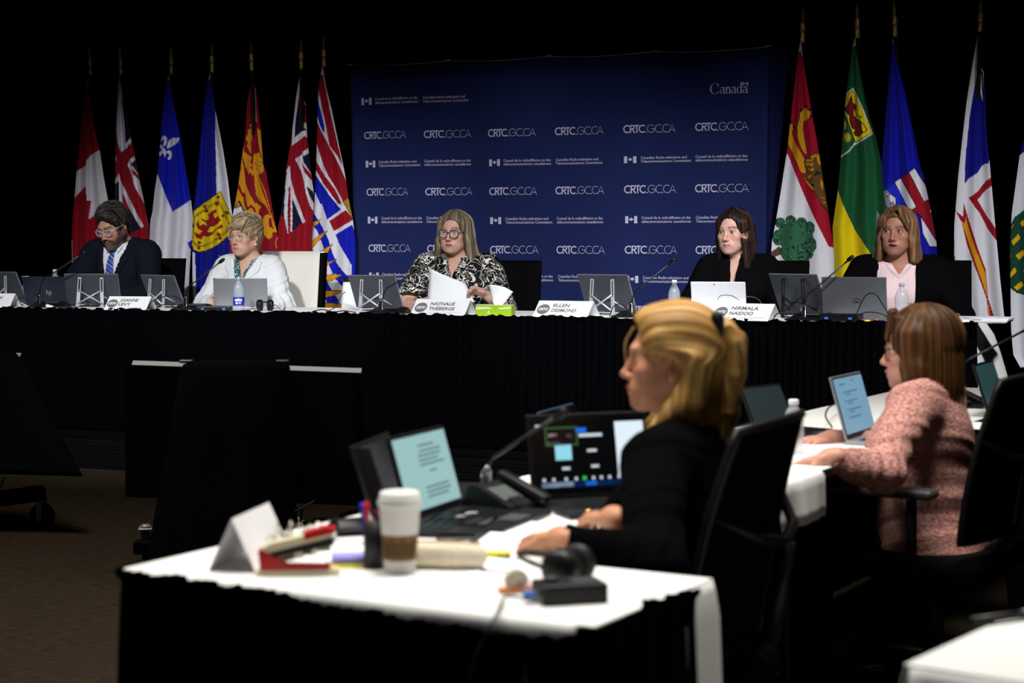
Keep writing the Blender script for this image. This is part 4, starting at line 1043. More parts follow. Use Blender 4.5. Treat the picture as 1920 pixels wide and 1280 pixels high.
    def eyes(s, iris=(90, 110, 120), gaze=(0, 0), lid=0.0):
        for q in (-1, 1):
            mb = MB(); bmesh.ops.create_uvsphere(mb.bm, u_segments=20, v_segments=14, radius=.0124 * s.hs * s.S)
            me = mb.me('eye'); V, _ = geo(me)
            g = np.array([math.sin(R(gaze[0])), -math.cos(R(gaze[0])) * math.cos(R(gaze[1])), math.sin(R(gaze[1]))])
            cs = (V / np.linalg.norm(V, axis=1, keepdims=True)) @ g
            C = np.tile(lin((196, 186, 182)), (len(V), 1)); C[cs > .84] = lin(iris); C[cs > .955] = lin((8, 8, 8))
            set_col(me, C); me.transform(Matrix(s.Rh).to_4x4())
            for p_ in me.polygons: p_.use_smooth = True
            o = link('eye', me, M_EYE, s.o); o.location = s.H((q * .0325, -.0752, .0)) * s.S
    def field(s, h, lo, hi): return Field(lo, hi, h)
    def finish(s, name, F, m, label=None, col=None, disp=None, it=1, rel=.5):
        V, Q = F.mesh(); V = relax(V, Q, it, rel)
        if disp is not None: V = V + vnormals(V, Q) * disp(V)[:, None]
        C = None if col is None else col(V)
        me = mesh_np(name, V * s.S, Q, True, C); return link(name, me, m, s.o, label)
    def hairmesh(s, F, base, hi, lo_, flow, freq=260, amp=.0016, it=1, label=None, name='hair', roots=None, curl=0.0):
        def loc(V): return ((V - s.hc) @ s.Rh) / s.hs
        def disp(V):
            v = loc(V); a, b = flow(v); o = amp * (n1(a * freq * .5 + .8 * n1(b * 9, 3), 1) + .6 * n1(a * freq + .5 * n1(b * 14, 5), 2))
            if curl: o = o + curl * (n1(v[:, 0] * 75 + 2 * n1(v[:, 2] * 50, 8), 9) + n1(v[:, 1] * 70 + 2 * n1(v[:, 0] * 55, 10), 11) + n1(v[:, 2] * 80 + 2 * n1(v[:, 1] * 60, 12), 13)) * .6
            return o
        def col(V):
            a, b = flow(loc(V)); q = .55 * n1(a * freq * .45 + .6 * n1(b * 8, 7), 4) + .45 * n1(a * freq * 1.3 + .4 * n1(b * 15, 8), 6)
            q = np.clip(q * .5 + .5, 0, 1)[:, None]
            C = np.where(q < .5, lin(lo_) + (lin(base) - lin(lo_)) * q * 2, lin(base) + (lin(hi) - lin(base)) * (q - .5) * 2)
            if roots is not None: C = roots(C, loc(V))
            return C
        return s.finish(name, F, M_HAIR, label, col, disp, it)
    def hairfield(s, h=.004, ext=(.14, .16, .16), down=.30):
        c = s.hc; return Field(c - np.array([ext[0], ext[1], down]), c + np.array([ext[0], ext[1], ext[2]]), h)
    def strands(s, n, pts_fn, m, r=.0011, name='strand_layer', cols=None, seed=3):
        "fine locks lying over the hair, joined into one layer"
        mb = MB(); g = np.random.default_rng(seed); CC = []
        for i in range(n):
            P = pts_fn(i)
            if P is None: continue
            P = [s.H(p) * s.S for p in P]; k = len(P)
            mb.tube(P, [r * g.uniform(.6, 1.5) * s.S * (1 - .75 * (j / (k - 1)) ** 2) for j in range(k)], 4, False)
            q = np.clip(g.normal(.5, .25), 0, 1); CC += [lin(cols[1]) * (1 - q) + lin(cols[0]) * q] * (4 * k)
        o = mb.build(name, M_HAIR, s.o); o['kind'] = 'stuff'; set_col(o.data, np.array(CC)); return o
    def glasses(s, col, rx=.0255, rz=.0195, shape=2.6, y=-.101, w=.0014, half=False, drop=0.0, name='eyeglasses', lens=True, tz=.004, temple=None, tilt=0):
        m = mat('frame_' + '_'.join(str(int(v)) for v in col), col, .25, spec=.6)
        mb = MB(); lm = MB()
        for q in (-1, 1):
            P = []
            for i in range(28):
                a = 2 * math.pi * i / 28; ca, sa = math.cos(a), math.sin(a)
                x = rx * math.copysign(abs(ca) ** (2 / shape), ca); z = rz * math.copysign(abs(sa) ** (2 / shape), sa)
                if z < 0: x *= .90
                z += .004 * max(0, q * x / rx) * (1 if z > 0 else 0)
                P.append(s.H((q * .0335 + x, y + .006 * ((q * x + .03) / .05) ** 2 + drop * .2, z - .003 + drop)) * s.S)
            mb.tube(P + [P[0]], w * s.S, 6, False)
            if lens:
                vs = [lm.bm.verts.new(p) for p in P]; lm.bm.faces.new(vs)
            e = (q * .0615, y + .008, .006 + drop)
            mb.tube([s.H(p) * s.S for p in (e, (q * .068 * s.wf, y + .02, .007 + drop), (q * .0785 * s.wf, -.04, .006 + drop * .4), (q * .080 * s.wf, .005, tz), (q * .081 * s.wf, .02, -.012))], (w if temple is None else temple) * s.S, 6)
        mb.tube([s.H(p) * s.S for p in ((-.009, y + .002, .003 + drop), (0, y - .002, .006 + drop), (.009, y + .002, .003 + drop))], w * s.S, 6)
        o = mb.build(name, m, s.o)
        if lens: lm.build('lens', M_LENS, o)
        return o
    def lay(s, ob, poly, off, thick, m, name, step=.008, d=(0, 1, 0), label=None, relax_=0, extent=.3):
        "cloth piece laid on a garment: 2D outline (x,z in body frame) projected along d on the surface of ob"
        V, Fc = geo(ob.data); bv = BVHTree.FromPolygons([Vector(v) for v in V], Fc)
        px = np.array([p[0] for p in poly]); pz = np.array([p[1] for p in poly])
        xs = np.arange(px.min(), px.max() + step, step); zs = np.arange(pz.min(), pz.max() + step, step)
        GX, GZ = np.meshgrid(xs, zs); X = GX + 0; Y = GZ + 0; ins = inside(GX, GZ, poly)
        bme = bmesh.new(); dv = Vector(d).normalized()
        # triangulated outline refined by its own grid points
        ring = []
        n = len(poly)
        for i in range(n):
            a, b = np.array(poly[i]), np.array(poly[(i + 1) % n]); k = max(1, int(np.linalg.norm(b - a) / step))
            ring += [tuple(a + (b - a) * j / k) for j in range(k)]
        from mathutils.geometry import delaunay_2d_cdt
        inner = [(float(x), float(z)) for x, z, q in zip(GX.ravel(), GZ.ravel(), ins.ravel()) if q and min((x - r_[0]) ** 2 + (z - r_[1]) ** 2 for r_ in ring) > (step * .5) ** 2]
        pts = [Vector(p) for p in ring] + [Vector(p) for p in inner]; m_ = len(ring)
        vo, eo, fo, *_ = delaunay_2d_cdt(pts, [], [list(range(m_))], 1, 1e-5)
        out = []
        for v in vo:
            o = Vector((v.x * s.S, 0, v.y * s.S)) - dv * 2.0
            hit = bv.ray_cast(o, dv)
            if hit[0] is None:
                nr = bv.find_nearest(Vector((v.x * s.S, -.1 * s.S, v.y * s.S))); p = nr[0]
            else: p = hit[0]
            out.append(p - dv * off * s.S)
        me = bpy.data.meshes.new(name); me.from_pydata(out, [], fo); me.update()
        for p_ in me.polygons: p_.use_smooth = True
        o = link(name, me, m, s.o, label); solidify(o, thick * s.S, 0); return o
    def legs(s, seat_back=.0, knee=.43, drop=.42, m=None, spread=.10):
        F = Field((-.3, -.62, -drop - .05), (.3, .17, .24), .014)
        F.ell((0, 0, .08), (.175 * s.g, .14 * s.g, .10), k=.05)
        for q in (-1, 1):
            kn = np.array([q * spread, -knee, .06]); F.cap((q * .085, -.03, .075), kn, .078, .055, k=.04)
            an = np.array([q * spread, -knee + .03, -drop + .07]); F.cap(kn, an, .052, .040, k=.03)
        o = s.finish('trousers', F, m or M_TROUSER, it=2)
        for q in (-1, 1):
            G = Field((q * spread - .07, -knee - .2, -drop - .02), (q * spread + .07, -knee + .12, -drop + .11), .01)
            G.cap((q * spread, -knee + .05, -drop + .045), (q * spread, -knee - .13, -drop + .035), .04, .032, k=.02, sc=(1, 1, .9)); G.plane((0, 0, -drop), (0, 0, -1))
            s.finish('shoe', G, mat('shoe_leather', (14, 13, 13), .4))
        return o
def facing(w, left):
    "rotation that turns a figure at w towards the camera, then `left` degrees towards the picture's left"
    d = CAM - np.asarray(w); return math.atan2(d[0], -d[1]) - R(left)
def fold(V, amp, f, seed, d):
    u = V @ np.asarray(d, float)
    w = V @ np.array([.3, .5, .2]) * 6
    return amp * (n1(u * f + n1(w, seed + 1) * 1.2, seed) + .5 * n1(u * f * 2.1 + n1(w * 1.7, seed + 3), seed + 2))
# ------------------------------------------------------------------ garments
def cloth(name, rgb, rough=.85, **k): return mat(name, rgb, rough, spec=k.pop('spec', .15), **k)
def stripes(name, c1, c2, c3, n, d):
    m = bpy.data.materials.new(name); m.use_nodes = True; nt = m.node_tree; N = nt.nodes; L = nt.links; b = N['Principled BSDF']; b.inputs['Roughness'].default_value = .5
    tc = N.new('ShaderNodeTexCoord'); dt = N.new('ShaderNodeVectorMath'); dt.operation = 'DOT_PRODUCT'; dt.inputs[1].default_value = d
    ml = N.new('ShaderNodeMath'); ml.operation = 'MULTIPLY'; ml.inputs[1].default_value = n; fr = N.new('ShaderNodeMath'); fr.operation = 'FRACT'
    cr = N.new('ShaderNodeValToRGB'); cr.color_ramp.interpolation = 'CONSTANT'; e = cr.color_ramp.elements
    e[0].position = 0; e[0].color = (*lin(c1), 1); e[1].position = .42; e[1].color = (*lin(c2), 1); x = e.new(.62); x.color = (*lin(c3), 1); x = e.new(.78); x.color = (*lin(c2), 1)
    L.new(tc.outputs['Object'], dt.inputs[0]); L.new(dt.outputs['Value'], ml.inputs[0]); L.new(ml.outputs[0], fr.inputs[0]); L.new(fr.outputs[0], cr.inputs[0]); L.new(cr.outputs[0], b.inputs['Base Color'])
    return m
def squiggle(name, ground, line, scale, width, dist=1.5, rough=.7):
    "printed fabric: thick wandering lines"
    m = bpy.data.materials.new(name); m.use_nodes = True; nt = m.node_tree; N = nt.nodes; L = nt.links; b = N['Principled BSDF']; b.inputs['Roughness'].default_value = rough; b.inputs['Specular IOR Level'].default_value = .2
    tc = N.new('ShaderNodeTexCoord'); masks = []
    for (sc, off, w) in ((scale, 0.0, width), (scale * 1.35, 7.3, width * .8)):
        mp = N.new('ShaderNodeMapping'); mp.inputs['Location'].default_value = (off, off * 2, off * .5); L.new(tc.outputs['Object'], mp.inputs[0])
        n = N.new('ShaderNodeTexNoise'); n.inputs['Scale'].default_value = sc; n.inputs['Detail'].default_value = 2.2; n.inputs['Roughness'].default_value = .6; n.inputs['Distortion'].default_value = dist
        L.new(mp.outputs[0], n.inputs['Vector'])
        s1 = N.new('ShaderNodeMath'); s1.operation = 'SUBTRACT'; s1.inputs[1].default_value = .5; L.new(n.outputs[0], s1.inputs[0])
        ab = N.new('ShaderNodeMath'); ab.operation = 'ABSOLUTE'; L.new(s1.outputs[0], ab.inputs[0])
        lt = N.new('ShaderNodeMath'); lt.operation = 'LESS_THAN'; lt.inputs[1].default_value = w; L.new(ab.outputs[0], lt.inputs[0]); masks.append(lt)
    mx = N.new('ShaderNodeMath'); mx.operation = 'MAXIMUM'; L.new(masks[0].outputs[0], mx.inputs[0]); L.new(masks[1].outputs[0], mx.inputs[1])
    mc = N.new('ShaderNodeMix'); mc.data_type = 'RGBA'; mc.inputs[6].default_value = (*lin(ground), 1); mc.inputs[7].default_value = (*lin(line), 1)
    L.new(mx.outputs[0], mc.inputs[0]); L.new(mc.outputs[2], b.inputs['Base Color']); return m
def vcut(F, zv, slope, x0=0.0, ymax=.0, wmax=.2, k=.006, skew=0.0):
    sl, X, Y, Zz = F.blk(F.lo, F.lo + F.n * F.h)
    w = np.minimum((Zz - zv) * slope, wmax)
    v = np.maximum(np.abs(X - x0 - skew * (Zz - zv)) - w, Y - ymax); F.put(sl, v.astype(np.float32), k, 's')
def bounds(p, pad=.12):
    Q = [p.b(-p.sh - .08, .16, .0), p.b(p.sh + .08, -.22, .66)]
    for (_, a, e, w, r) in p.arms: Q += [e, w]
    Q = np.array(Q); lo = Q.min(0) - pad; hi = Q.max(0) + pad; lo[2] = max(lo[2], -.02); return lo, hi
def jacket(p, name, m, t=.017, at=.012, h=.006, zv=.33, slope=.36, ymax=.03, upto=1.0, neckr=.074, fa=.004, x0=0., skew=0., cloth_edge=None, arms=True, back=.61, label=None, it=1, wmax=.2, col=None, top=None):
    F = Field(*bounds(p), h); p.torso(F, t)
    if arms: p.armf(F, at, .03, upto)
    F.cap(p.b(0, .012, .585), p.b(0, -.02, .80), neckr, neckr + .02, k=.006, op='s'); F.plane(p.b(0, .0, back), (0, -.35, 1), .006)
    if slope: vcut(F, zv, slope, x0, ymax, wmax, skew=skew)
    if cloth_edge is not None: F.plane((0, 0, cloth_edge), (0, 0, -1))
    if top is not None: F.plane((0, 0, top), (0, 0, 1))
    for (side, a, e, w, r) in p.arms:
        if arms:
            q = e + (w - e) * upto; n = (w - e) / np.linalg.norm(w - e); F.plane(q + n * .002, n, .002, q - .065, q + .065)
    def d(V):
        o = fold(V, fa, 26, 3, (.35, .3, -1)) * .6
        for (side, a, e, w, r) in p.arms:
            g = np.exp(-((V / p.S if False else V) - e) @ np.ones(3) * 0) * np.exp(-(((V - e) ** 2).sum(1)) / .018)
            o = o + 1.2 * fa * g * n1((V - e) @ ((w - e) / np.linalg.norm(w - e)) * 55, 9)
        return o
    return p.finish(name, F, m, label, col, d, it)
def collar_band(p, name, m, r=.012, z0=.575, z1=.615, tilt=-.02, open_=0.0):
    F = Field(p.b(0, 0, .5) - np.array([.13, .13, 0]), p.b(0, 0, .5) + np.array([.13, .13, .2]), .004)
    F.cap(p.b(0, .016, z0), p.b(0, .016 + tilt, z1), p.neck * 1.18 + r, p.neck * 1.1 + r, k=0); F.plane(p.b(0, .016 + tilt, z1), (0, -.45, 1), .003); F.plane(p.b(0, 0, z0 - .02), (0, 0, -1))
    F.cap(p.b(0, .016, z0 - .1), p.b(0, .016 + tilt, z1 + .1), p.neck * 1.18 + r - .008, p.neck * 1.1 + r - .008, k=.002, op='s')
    if open_: vcut(F, .45, open_, 0, .0, .08)
    return p.finish(name, F, m)
def bob(p, length, base, hi, lo, part=.02, wside=.088, vol=.012, face=(.064, .095, .105), fz=-.035, fy=-.135, freq=280, amp=.0018, backl=None, flare=.0, roots=None, n=150, seed=1, h=.004, fringe=None, inward=0.0, ear=0):
    backl = backl or length; wf = p.wf
    F = p.hairfield(h, (.17, .19, .17), length + .06)
    A = p.Rh; hs = p.hs
    dn = lambda q: q
    F.ell(p.H((0, .024, .040)), np.array((.080 * wf + vol, .102 + vol, .088 + vol)) * hs, A, k=.02)
    for q in (-1, 1):
        a_ = (q * (.062 + vol), -.012, .05); b_ = (q * wside * wf, .0, -.05); c_ = (q * (wside * wf + flare), .002, -length)
        F.cap(p.H(a_), p.H(b_), .030, .030, k=.03, sc=(1, 1.35, 1)); F.cap(p.H(b_), p.H(c_), .028, .024, k=.02, sc=(1, 1.7, 1))
        F.cap(p.H((q * .05, .07, .0)), p.H((q * .058, .075, -backl)), .045, .035, k=.03)
    F.cap(p.H((0, .085, .0)), p.H((0, .088, -backl)), .045, .032, k=.03)
    F.ell(p.H((0, fy, fz)), np.array(face) * hs, A, k=.022, op='s')
    F.ell(p.H((part * .5, fy, .044)), np.array((.074, .086, .044)) * hs, A, k=.016, op='s')
    F.cap(p.H((0, .0, -.03)), p.H((0, -.03, -length - .05)), .060 * hs, .058 * hs, k=.012, op='s')
    if fringe:
        for (a_, b_, r_) in fringe: F.cap(p.H(a_), p.H(b_), r_, r_ * .55, k=.012)
    F.cap(p.H((part, -.075, .128 + vol * .6)), p.H((part * .6, .03, .146 + vol * .6)), .006, .005, k=.010, op='s')
    if ear: F.ell(p.H((ear * .085 * wf, -.014, -.020)), np.array((.030, .030, .042)) * hs, A, k=.008, op='s')
    F.plane(p.H((0, 0, -length)), p.Rh @ np.array([0, -.15, -1.0]), .006)
    def flow(v):
        az = np.arctan2(v[:, 0] - part * .3, v[:, 1] * -1 + .02); return az * .085, v[:, 2]
    o = p.hairmesh(F, base, hi, lo, flow, freq, amp, roots=roots)
    r = np.random.default_rng(seed)
    def strand(i):
        q = r.choice([-1, 1]); f = r.uniform(.0, 1) ** .8
        az = q * (1.15 + f * 1.9)                      # from the face edge round to the back
        rx, ry = (wside * wf + .030) * r.uniform(.93, 1.02), (.098 + vol) * r.uniform(.95, 1.03)
        L_ = (length if f < .5 else backl) * r.uniform(.86, 1.04)
        sx, cy = math.sin(az), -math.cos(az)
        P = [(part * .6 + q * .008, -.025 * (1 - f) + .03 * f, .1250 + vol)]
        P += [(sx * rx * .69, .022 + cy * ry * .74, .092 + vol * .6), (sx * rx * .91, .022 + cy * ry * .94, .02), (sx * rx * 1.0, .02 + cy * ry, -.06), (sx * (rx + flare), .02 + cy * ry * .98, -L_ * .8), (sx * (rx + flare - inward), .02 + cy * ry * .95, -L_)]
        return spline(P, 3)
    p.strands(n, strand, None, .0013, cols=(hi, lo), seed=seed); return o
def short_hair(p, base, hi, lo, vol=.012, top=.02, side=-.035, face=(.072, .080, .085), fz=-.030, fy=-.118, freq=300, amp=.003, extra=None, h=.0035, sweep=(1, .25, 0), nape=-.075, seed=2, n=110, sl=.035, lift=0.0, r=.0013, curl=0.0):
    F = p.hairfield(h, (.13, .16, .17), .12); A = p.Rh; hs = p.hs; wf = p.wf
    F.ell(p.H((0, .022, .036)), np.array((.078 * wf + vol, .100 + vol, .086 + vol)) * hs, A, k=.02)
    F.ell(p.H((0, -.02, .085)), np.array((.060 * wf, .068, .032 + top)) * hs, A, k=.02)
    for q in (-1, 1): F.cap(p.H((q * .070 * wf, .01, .02)), p.H((q * .072 * wf, -.012, side)), .016, .009, k=.02, sc=(.8, 1.3, 1))
    F.cap(p.H((0, .085, -.01)), p.H((0, .07, nape)), .035, .03, k=.03, sc=(1.7, 1, 1))
    if extra: extra(F)
    F.ell(p.H((0, fy, fz)), np.array(face) * hs, A, k=.008, op='s')
    for q in (-1, 1): F.ell(p.H((q * .086 * wf, -.002, -.022)), np.array((.022, .022, .036)) * hs, A, k=.006, op='s')
    F.box(p.H((0, -.05, -.11)), np.array((.15, .095, .075)) * hs, A, k=.01); F.plane(p.H((0, 0, nape)), p.Rh @ np.array([0, -.2, -1.0]), .006)
    sw = np.array(sweep, float); sw /= np.linalg.norm(sw); pr_ = np.cross(sw, (0, 0, 1)); pr_ /= np.linalg.norm(pr_)
    def flow(v):
        w = np.clip((v[:, 2] - .03) / .06, 0, 1); az = np.arctan2(v[:, 0], -v[:, 1] + .02) * .085
        return az * (1 - w) + w * (v @ pr_), v[:, 2] * (1 - w) + w * (v @ sw)
    o = p.hairmesh(F, base, hi, lo, flow, freq, amp, curl=curl)
    r_ = np.random.default_rng(seed)
    def strand(i):
        th = r_.uniform(0, 2 * math.pi); q = math.sqrt(r_.uniform(0, 1)) * .98
        x, y = math.cos(th) * q, math.sin(th) * q
        rz_ = math.sqrt(max(0, 1 - q * q)); P = []
        d = sw + np.array([x * .5, y * .4, 0]) * .8; lf = 1 + lift * r_.uniform(-.3, 1)
        for j in range(5):
            xx, yy = x + d[0] * j * sl * 2.4, y + d[1] * j * sl * 2.4; qq = math.hypot(xx, yy)
            if qq > .999: xx, yy = xx / qq * .999, yy / qq * .999; zz = -.25 * (qq - 1) - .0
            else: zz = math.sqrt(1 - qq * qq) ** .75
            if yy < -.55 and zz < .35: break
            P.append((xx * (.079 * wf + vol) * lf, .022 + yy * (.101 + vol + (.010 if yy < 0 else 0)) * lf, .040 + zz * (.088 + vol + top * .5) * lf + .002))
        return P if len(P) > 2 else None
    p.strands(n, strand, None, r, cols=(hi, lo), seed=seed); return o
def office_chair_back(name, label, w, top, cloth_m, loc, rz, cover=None, depth=.46):
    "upholstered meeting chair: padded back and seat, arms, column and five star base"
    t = thing(name, label, 'chair', loc, rz, None)
    n, m_ = 13, 11; G = []
    for face in (1, -1):
        P = np.zeros((m_, n, 3))
        for i in range(m_):
            f = i / (m_ - 1)
            for j in range(n):
                u = j / (n - 1) * 2 - 1; ed = (1 - abs(u) ** 8) * (1 - abs(2 * f - 1) ** 8)
                P[i, j] = (u * w / 2 * (1 - .04 * f), .20 + .10 * f + .03 * u * u * -1 + face * (.008 + .026 * ed), .48 + (top - .48) * f)
        G.append(P)
    mb = MB(); mb.quadgrid(G[0]); mb.quadgrid(G[1][:, ::-1]); bmesh.ops.bridge_loops
    bmesh.ops.remove_doubles(mb.bm, verts=mb.bm.verts, dist=.0005)
    es = [e for e in mb.bm.edges if e.is_boundary]; bmesh.ops.bridge_loops(mb.bm, edges=es)
    mb.build('backrest', cloth_m, t)
    MB().box((0, -.03, .445), (w * .98, depth, .08), bev=.03, seg=3).build('seat', cloth_m, t)
    ch = mat('chair_black_metal', (16, 16, 17), .4, spec=.4)
    for q in (-1, 1):
        MB().tube(bez((q * (w / 2 + .02), .18, .44), (q * (w / 2 + .03), .16, .66), (q * (w / 2 + .03), .1, .67), (q * (w / 2 + .02), -.16, .66), 8), .014, 6).build('armrest', ch, t)
    MB().tube([(0, 0, .08), (0, 0, .41)], .028, 10).build('column', ch, t)
    for k in range(5):
        a = 2 * math.pi * k / 5; MB().tube([(0, 0, .10), (.28 * math.cos(a), .28 * math.sin(a), .06)], [.026, .016], 6).tube([(.28 * math.cos(a) - .02 * math.sin(a), .28 * math.sin(a) + .02 * math.cos(a), .028), (.28 * math.cos(a) + .02 * math.sin(a), .28 * math.sin(a) - .02 * math.cos(a), .028)], .028, 10).build('base_leg', ch, t)
    return t
M_CHAIRBLK = cloth('chair_black_fabric', (8, 8, 9), .9, spec=.06, bump=.05, bscale=200)
def chair_for(p, label, w=.52, top=1.02, m=None, dx=0., dy=0., rz=None, name='meeting_chair'):
    rz = p.rz if rz is None else rz
    q = p.loc + np.array(Matrix.Rotation(rz, 3, 'Z')) @ np.array([dx, dy, 0]); q[2] = .20
    c = office_chair_back(name, label, w, top, m or M_CHAIRBLK, q, rz)
    return c
# ------------------------------------------------------------------ the panel at the head table, left to right
OFFP = 1.0
# 1: man in a navy suit looking down
hw = pl(211, 424, OFFP)
p = Person('person in a navy suit and striped blue tie, bearded, looking down at a screen', hw, TANG + R(2), hc=(-.005, -.13, .70), hyaw=-6 + 0, hpitch=24, hroll=-3, S=1.10, sh=.19, girth=1.28, lean=.06, neck=.060, wf=1.03, jaw=1.12, skin=(206, 150, 128))
p.arm(1, (.30, -.20, .29), (.12, -.42, .27), 1.25); p.arm(-1, (-.30, -.20, .29), (-.12, -.42, .27), 1.25)
p.hand((.12, -.42, .275), (-.5, -.8, 0), (0, 0, -1), -1); p.hand((-.12, -.42, .275), (.5, -.8, 0), (0, 0, -1), 1)
def beard(C, x, y, z, head, mixc):
    ax = np.abs(x); w = head * (y < .015) * np.clip((-.046 - z) / .008, 0, 1)
    w = w * np.clip(1.15 - 1.3 * gs_((ax - .040) ** 2 + (z + .050) ** 2 + (y + .07) ** 2, .013), 0, 1)
    side = head * (z < .0) * np.clip((ax - .055) / .008, 0, 1) * (y < .004) * (y > -.055)
    w = np.clip(np.maximum(w, side * .9), 0, 1); mouth = gs_((x / 2.0) ** 2 + ((z + .0725) * 1.2) ** 2, .0085) * (y < -.08)
    mixc(w * .97 * (1 - .75 * mouth) * (.9 + .1 * n1(x * 500 + z * 380)), (24, 19, 18))
    gr = head * gs_((x / 1.7) ** 2 + (z + .106) ** 2, .016) * (y < -.03); mixc(np.clip(gr, 0, 1) * .55 * (.7 + .3 * n1(x * 420 + z * 300)), (150, 145, 142))
def chinbeard(F):
    F.ell(p.H((0, -.074, -.108)), (.030, .024, .024), p.Rh, k=.02); F.cap(p.H((-.03, -.082, -.058)), p.H((.03, -.082, -.058)), .010, .010, k=.012)
p.extra = [chinbeard]
p.skinmesh(lips=(150, 92, 88), brow=(40, 32, 28), beard=beard, browth=1.3, browz=.023); p.eyes((60, 44, 34), (0, -34))
short_hair(p, (34, 29, 26), (92, 84, 80), (10, 9, 8), vol=.007, top=.018, amp=.0042, freq=170, sweep=(.6, .8, 0), face=(.068, .090, .114), fz=-.022, n=330, fy=-.128, side=-.02, seed=5, lift=.07, r=.0022, curl=.0032)
p.glasses((196, 198, 204), shape=3.0, w=.0022, rx=.0265, rz=.0175, temple=.0016, drop=-.002)
M_SUIT = cloth('navy_suit', (22, 24, 33), .85, spec=.08, bump=.03, bscale=400); M_SHIRT = cloth('white_shirt', (232, 232, 238), .8)
sh_ = jacket(p, 'shirt', M_SHIRT, .008, 0, .006, slope=0, arms=False, neckr=.066, cloth_edge=.1, fa=.002, back=.60)
collar_band(p, 'shirt_collar', M_SHIRT, .009, .57, .612)
tie = stripes('tie_silk', (70, 100, 200), (34, 44, 104), (150, 172, 232), 19, (.62, 0, .9))
p.lay(sh_, [(-.022, .588), (.022, .588), (.015, .548), (-.015, .548)], .010, .016, tie, 'tie_knot'); p.lay(sh_, [(-.014, .552), (.014, .552), (.040, .28), (-.040, .28)], .006, .006, tie, 'tie')
jk = jacket(p, 'suit_jacket', M_SUIT, .024, .016, .006, zv=.285, slope=.30, neckr=.078, back=.625, ymax=.02, fa=.0045, wmax=.085)
for q in (-1, 1):
    p.lay(sh_, [(q * .006, .590), (q * .045, .612), (q * .060, .575), (q * .038, .535)][::q], .012, .003, M_SHIRT, 'collar_wing')
    p.lay(jk, [(q * .004, .29), (q * .070, .56), (q * .080, .60), (q * .112, .555), (q * .088, .520), (q * .118, .515), (q * .060, .38)][::q], .004, .006, M_SUIT, 'lapel')
p.legs()
chair_for(p, 'black meeting chair holding the bearded man in the suit', .48, 1.04, dx=.05, dy=.05)

# 2: woman with short hair, white jacket
hw = pl(460, 443, OFFP)
p = Person('person with short ash-blond hair, glasses and a white jacket', hw, TANG + R(4), hc=(-.01, -.05, .73), hyaw=-14, hpitch=2, S=1.04, sh=.165, girth=1.1, bust=.9, lean=.03, skin=(222, 172, 148), neck=.050)
p.arm(1, (.27, -.08, .30), (.14, -.34, .27), 1.1); hr = p.L(pl(396, 552, .60)); p.arm(-1, (-.27, -.12, .30), hr + np.array([.03, .09, -.045]), 1.08)
p.hand((.14, -.34, .275), (-.6, -.8, .1), (0, 0, -1), -1); p.hand(hr + np.array([.03, .09, -.045]), (-.25, -.75, .55), (.55, .2, -.6), 1, (48, 62, 50), thumb=.75)
def age(C, x, y, z, fr, mixc):
    for q in (-1, 1):
        mixc(fr * .35 * np.exp(-((x - q * (.026 + .55 * (-.045 - z))) / .0022) ** 2) * (z < -.042) * (z > -.076) * (q * x > 0), (176, 118, 100))
p.skinmesh(lips=(190, 108, 104), brow=(150, 120, 96), extra=age); p.eyes((56, 70, 88), (-6, 0))
def bangs(F):
    for i in range(9):
        x = -.056 + .014 * i; F.cap(p.H((x * .8 + .012, -.055, .112)), p.H((x - .012, -.098 + .10 * abs(x) * abs(x) * 8, .044 + .012 * math.sin(i * 2.1))), .010, .005, k=.010)
    for q in (-1, 1): F.cap(p.H((q * .074, -.03, .05)), p.H((q * .077, -.032, -.004)), .012, .006, k=.012)
short_hair(p, (150, 128, 96), (214, 194, 154), (74, 60, 46), vol=.013, top=.020, amp=.0034, freq=190, extra=bangs, face=(.062, .080, .095), fz=-.040, fy=-.130, side=-.03, nape=-.085, sweep=(-.9, -.35, 0), seed=8, n=330, lift=.05, r=.0017)
p.glasses((188, 170, 128), shape=2.3, w=.0012, rx=.0245, rz=.0185)
for q in (-1, 1):
    m = MB(); bmesh.ops.create_uvsphere(m.bm, u_segments=12, v_segments=8, radius=.0068); o = m.build('pearl_earring', M_PEARL, p.o); o.location = p.H((q * .082, .002, -.050)) * p.S
M_WJ = cloth('white_jacket', (218, 220, 222), .85, bump=.04, bscale=300)
M_SCARF = squiggle('scarf_print', (206, 228, 226), (18, 74, 78), 34, .07)
b_ = jacket(p, 'blouse', M_SCARF, .006, 0, .006, slope=.34, zv=.45, arms=False, neckr=.064, cloth_edge=.2, fa=.001, back=.60)
jk = jacket(p, 'jacket', M_WJ, .018, .016, .006, zv=.40, slope=.40, neckr=.074, fa=.009, back=.615)
for q in (-1, 1):
    p.lay(b_, [(q * .016, .49), (q * .052, .615), (q * .072, .58), (q * .062, .52), (q * .035, .465)][::q], .014, .003, M_SCARF, 'scarf_collar')
    p.lay(jk, [(q * .022, .43), (q * .062, .560), (q * .078, .605), (q * .125, .575), (q * .115, .520), (q * .075, .475)][::q], .006, .006, M_WJ, 'jacket_collar')
p.legs()
M_CHWHITE = cloth('white_chair_leather', (226, 223, 212), .55, spec=.3, bump=.04, bscale=14)
ch = chair_for(p, 'white padded chair with black sides behind the white-jacketed woman', .48, 1.09, M_CHWHITE, dx=.12, dy=.12)
for q in (-1, 1):
    e = np.zeros((9, 3, 3))
    for i in range(9):
        for j in range(3): e[i, j] = (q * (.243 - .010 * i / 8), .185 + .10 * i / 8 - .03 + (j - 1) * .036, .48 + .60 * i / 8)
    solidify(MB().quadgrid(e).build('side_trim', M_CHAIRBLK, ch), .024, 0)

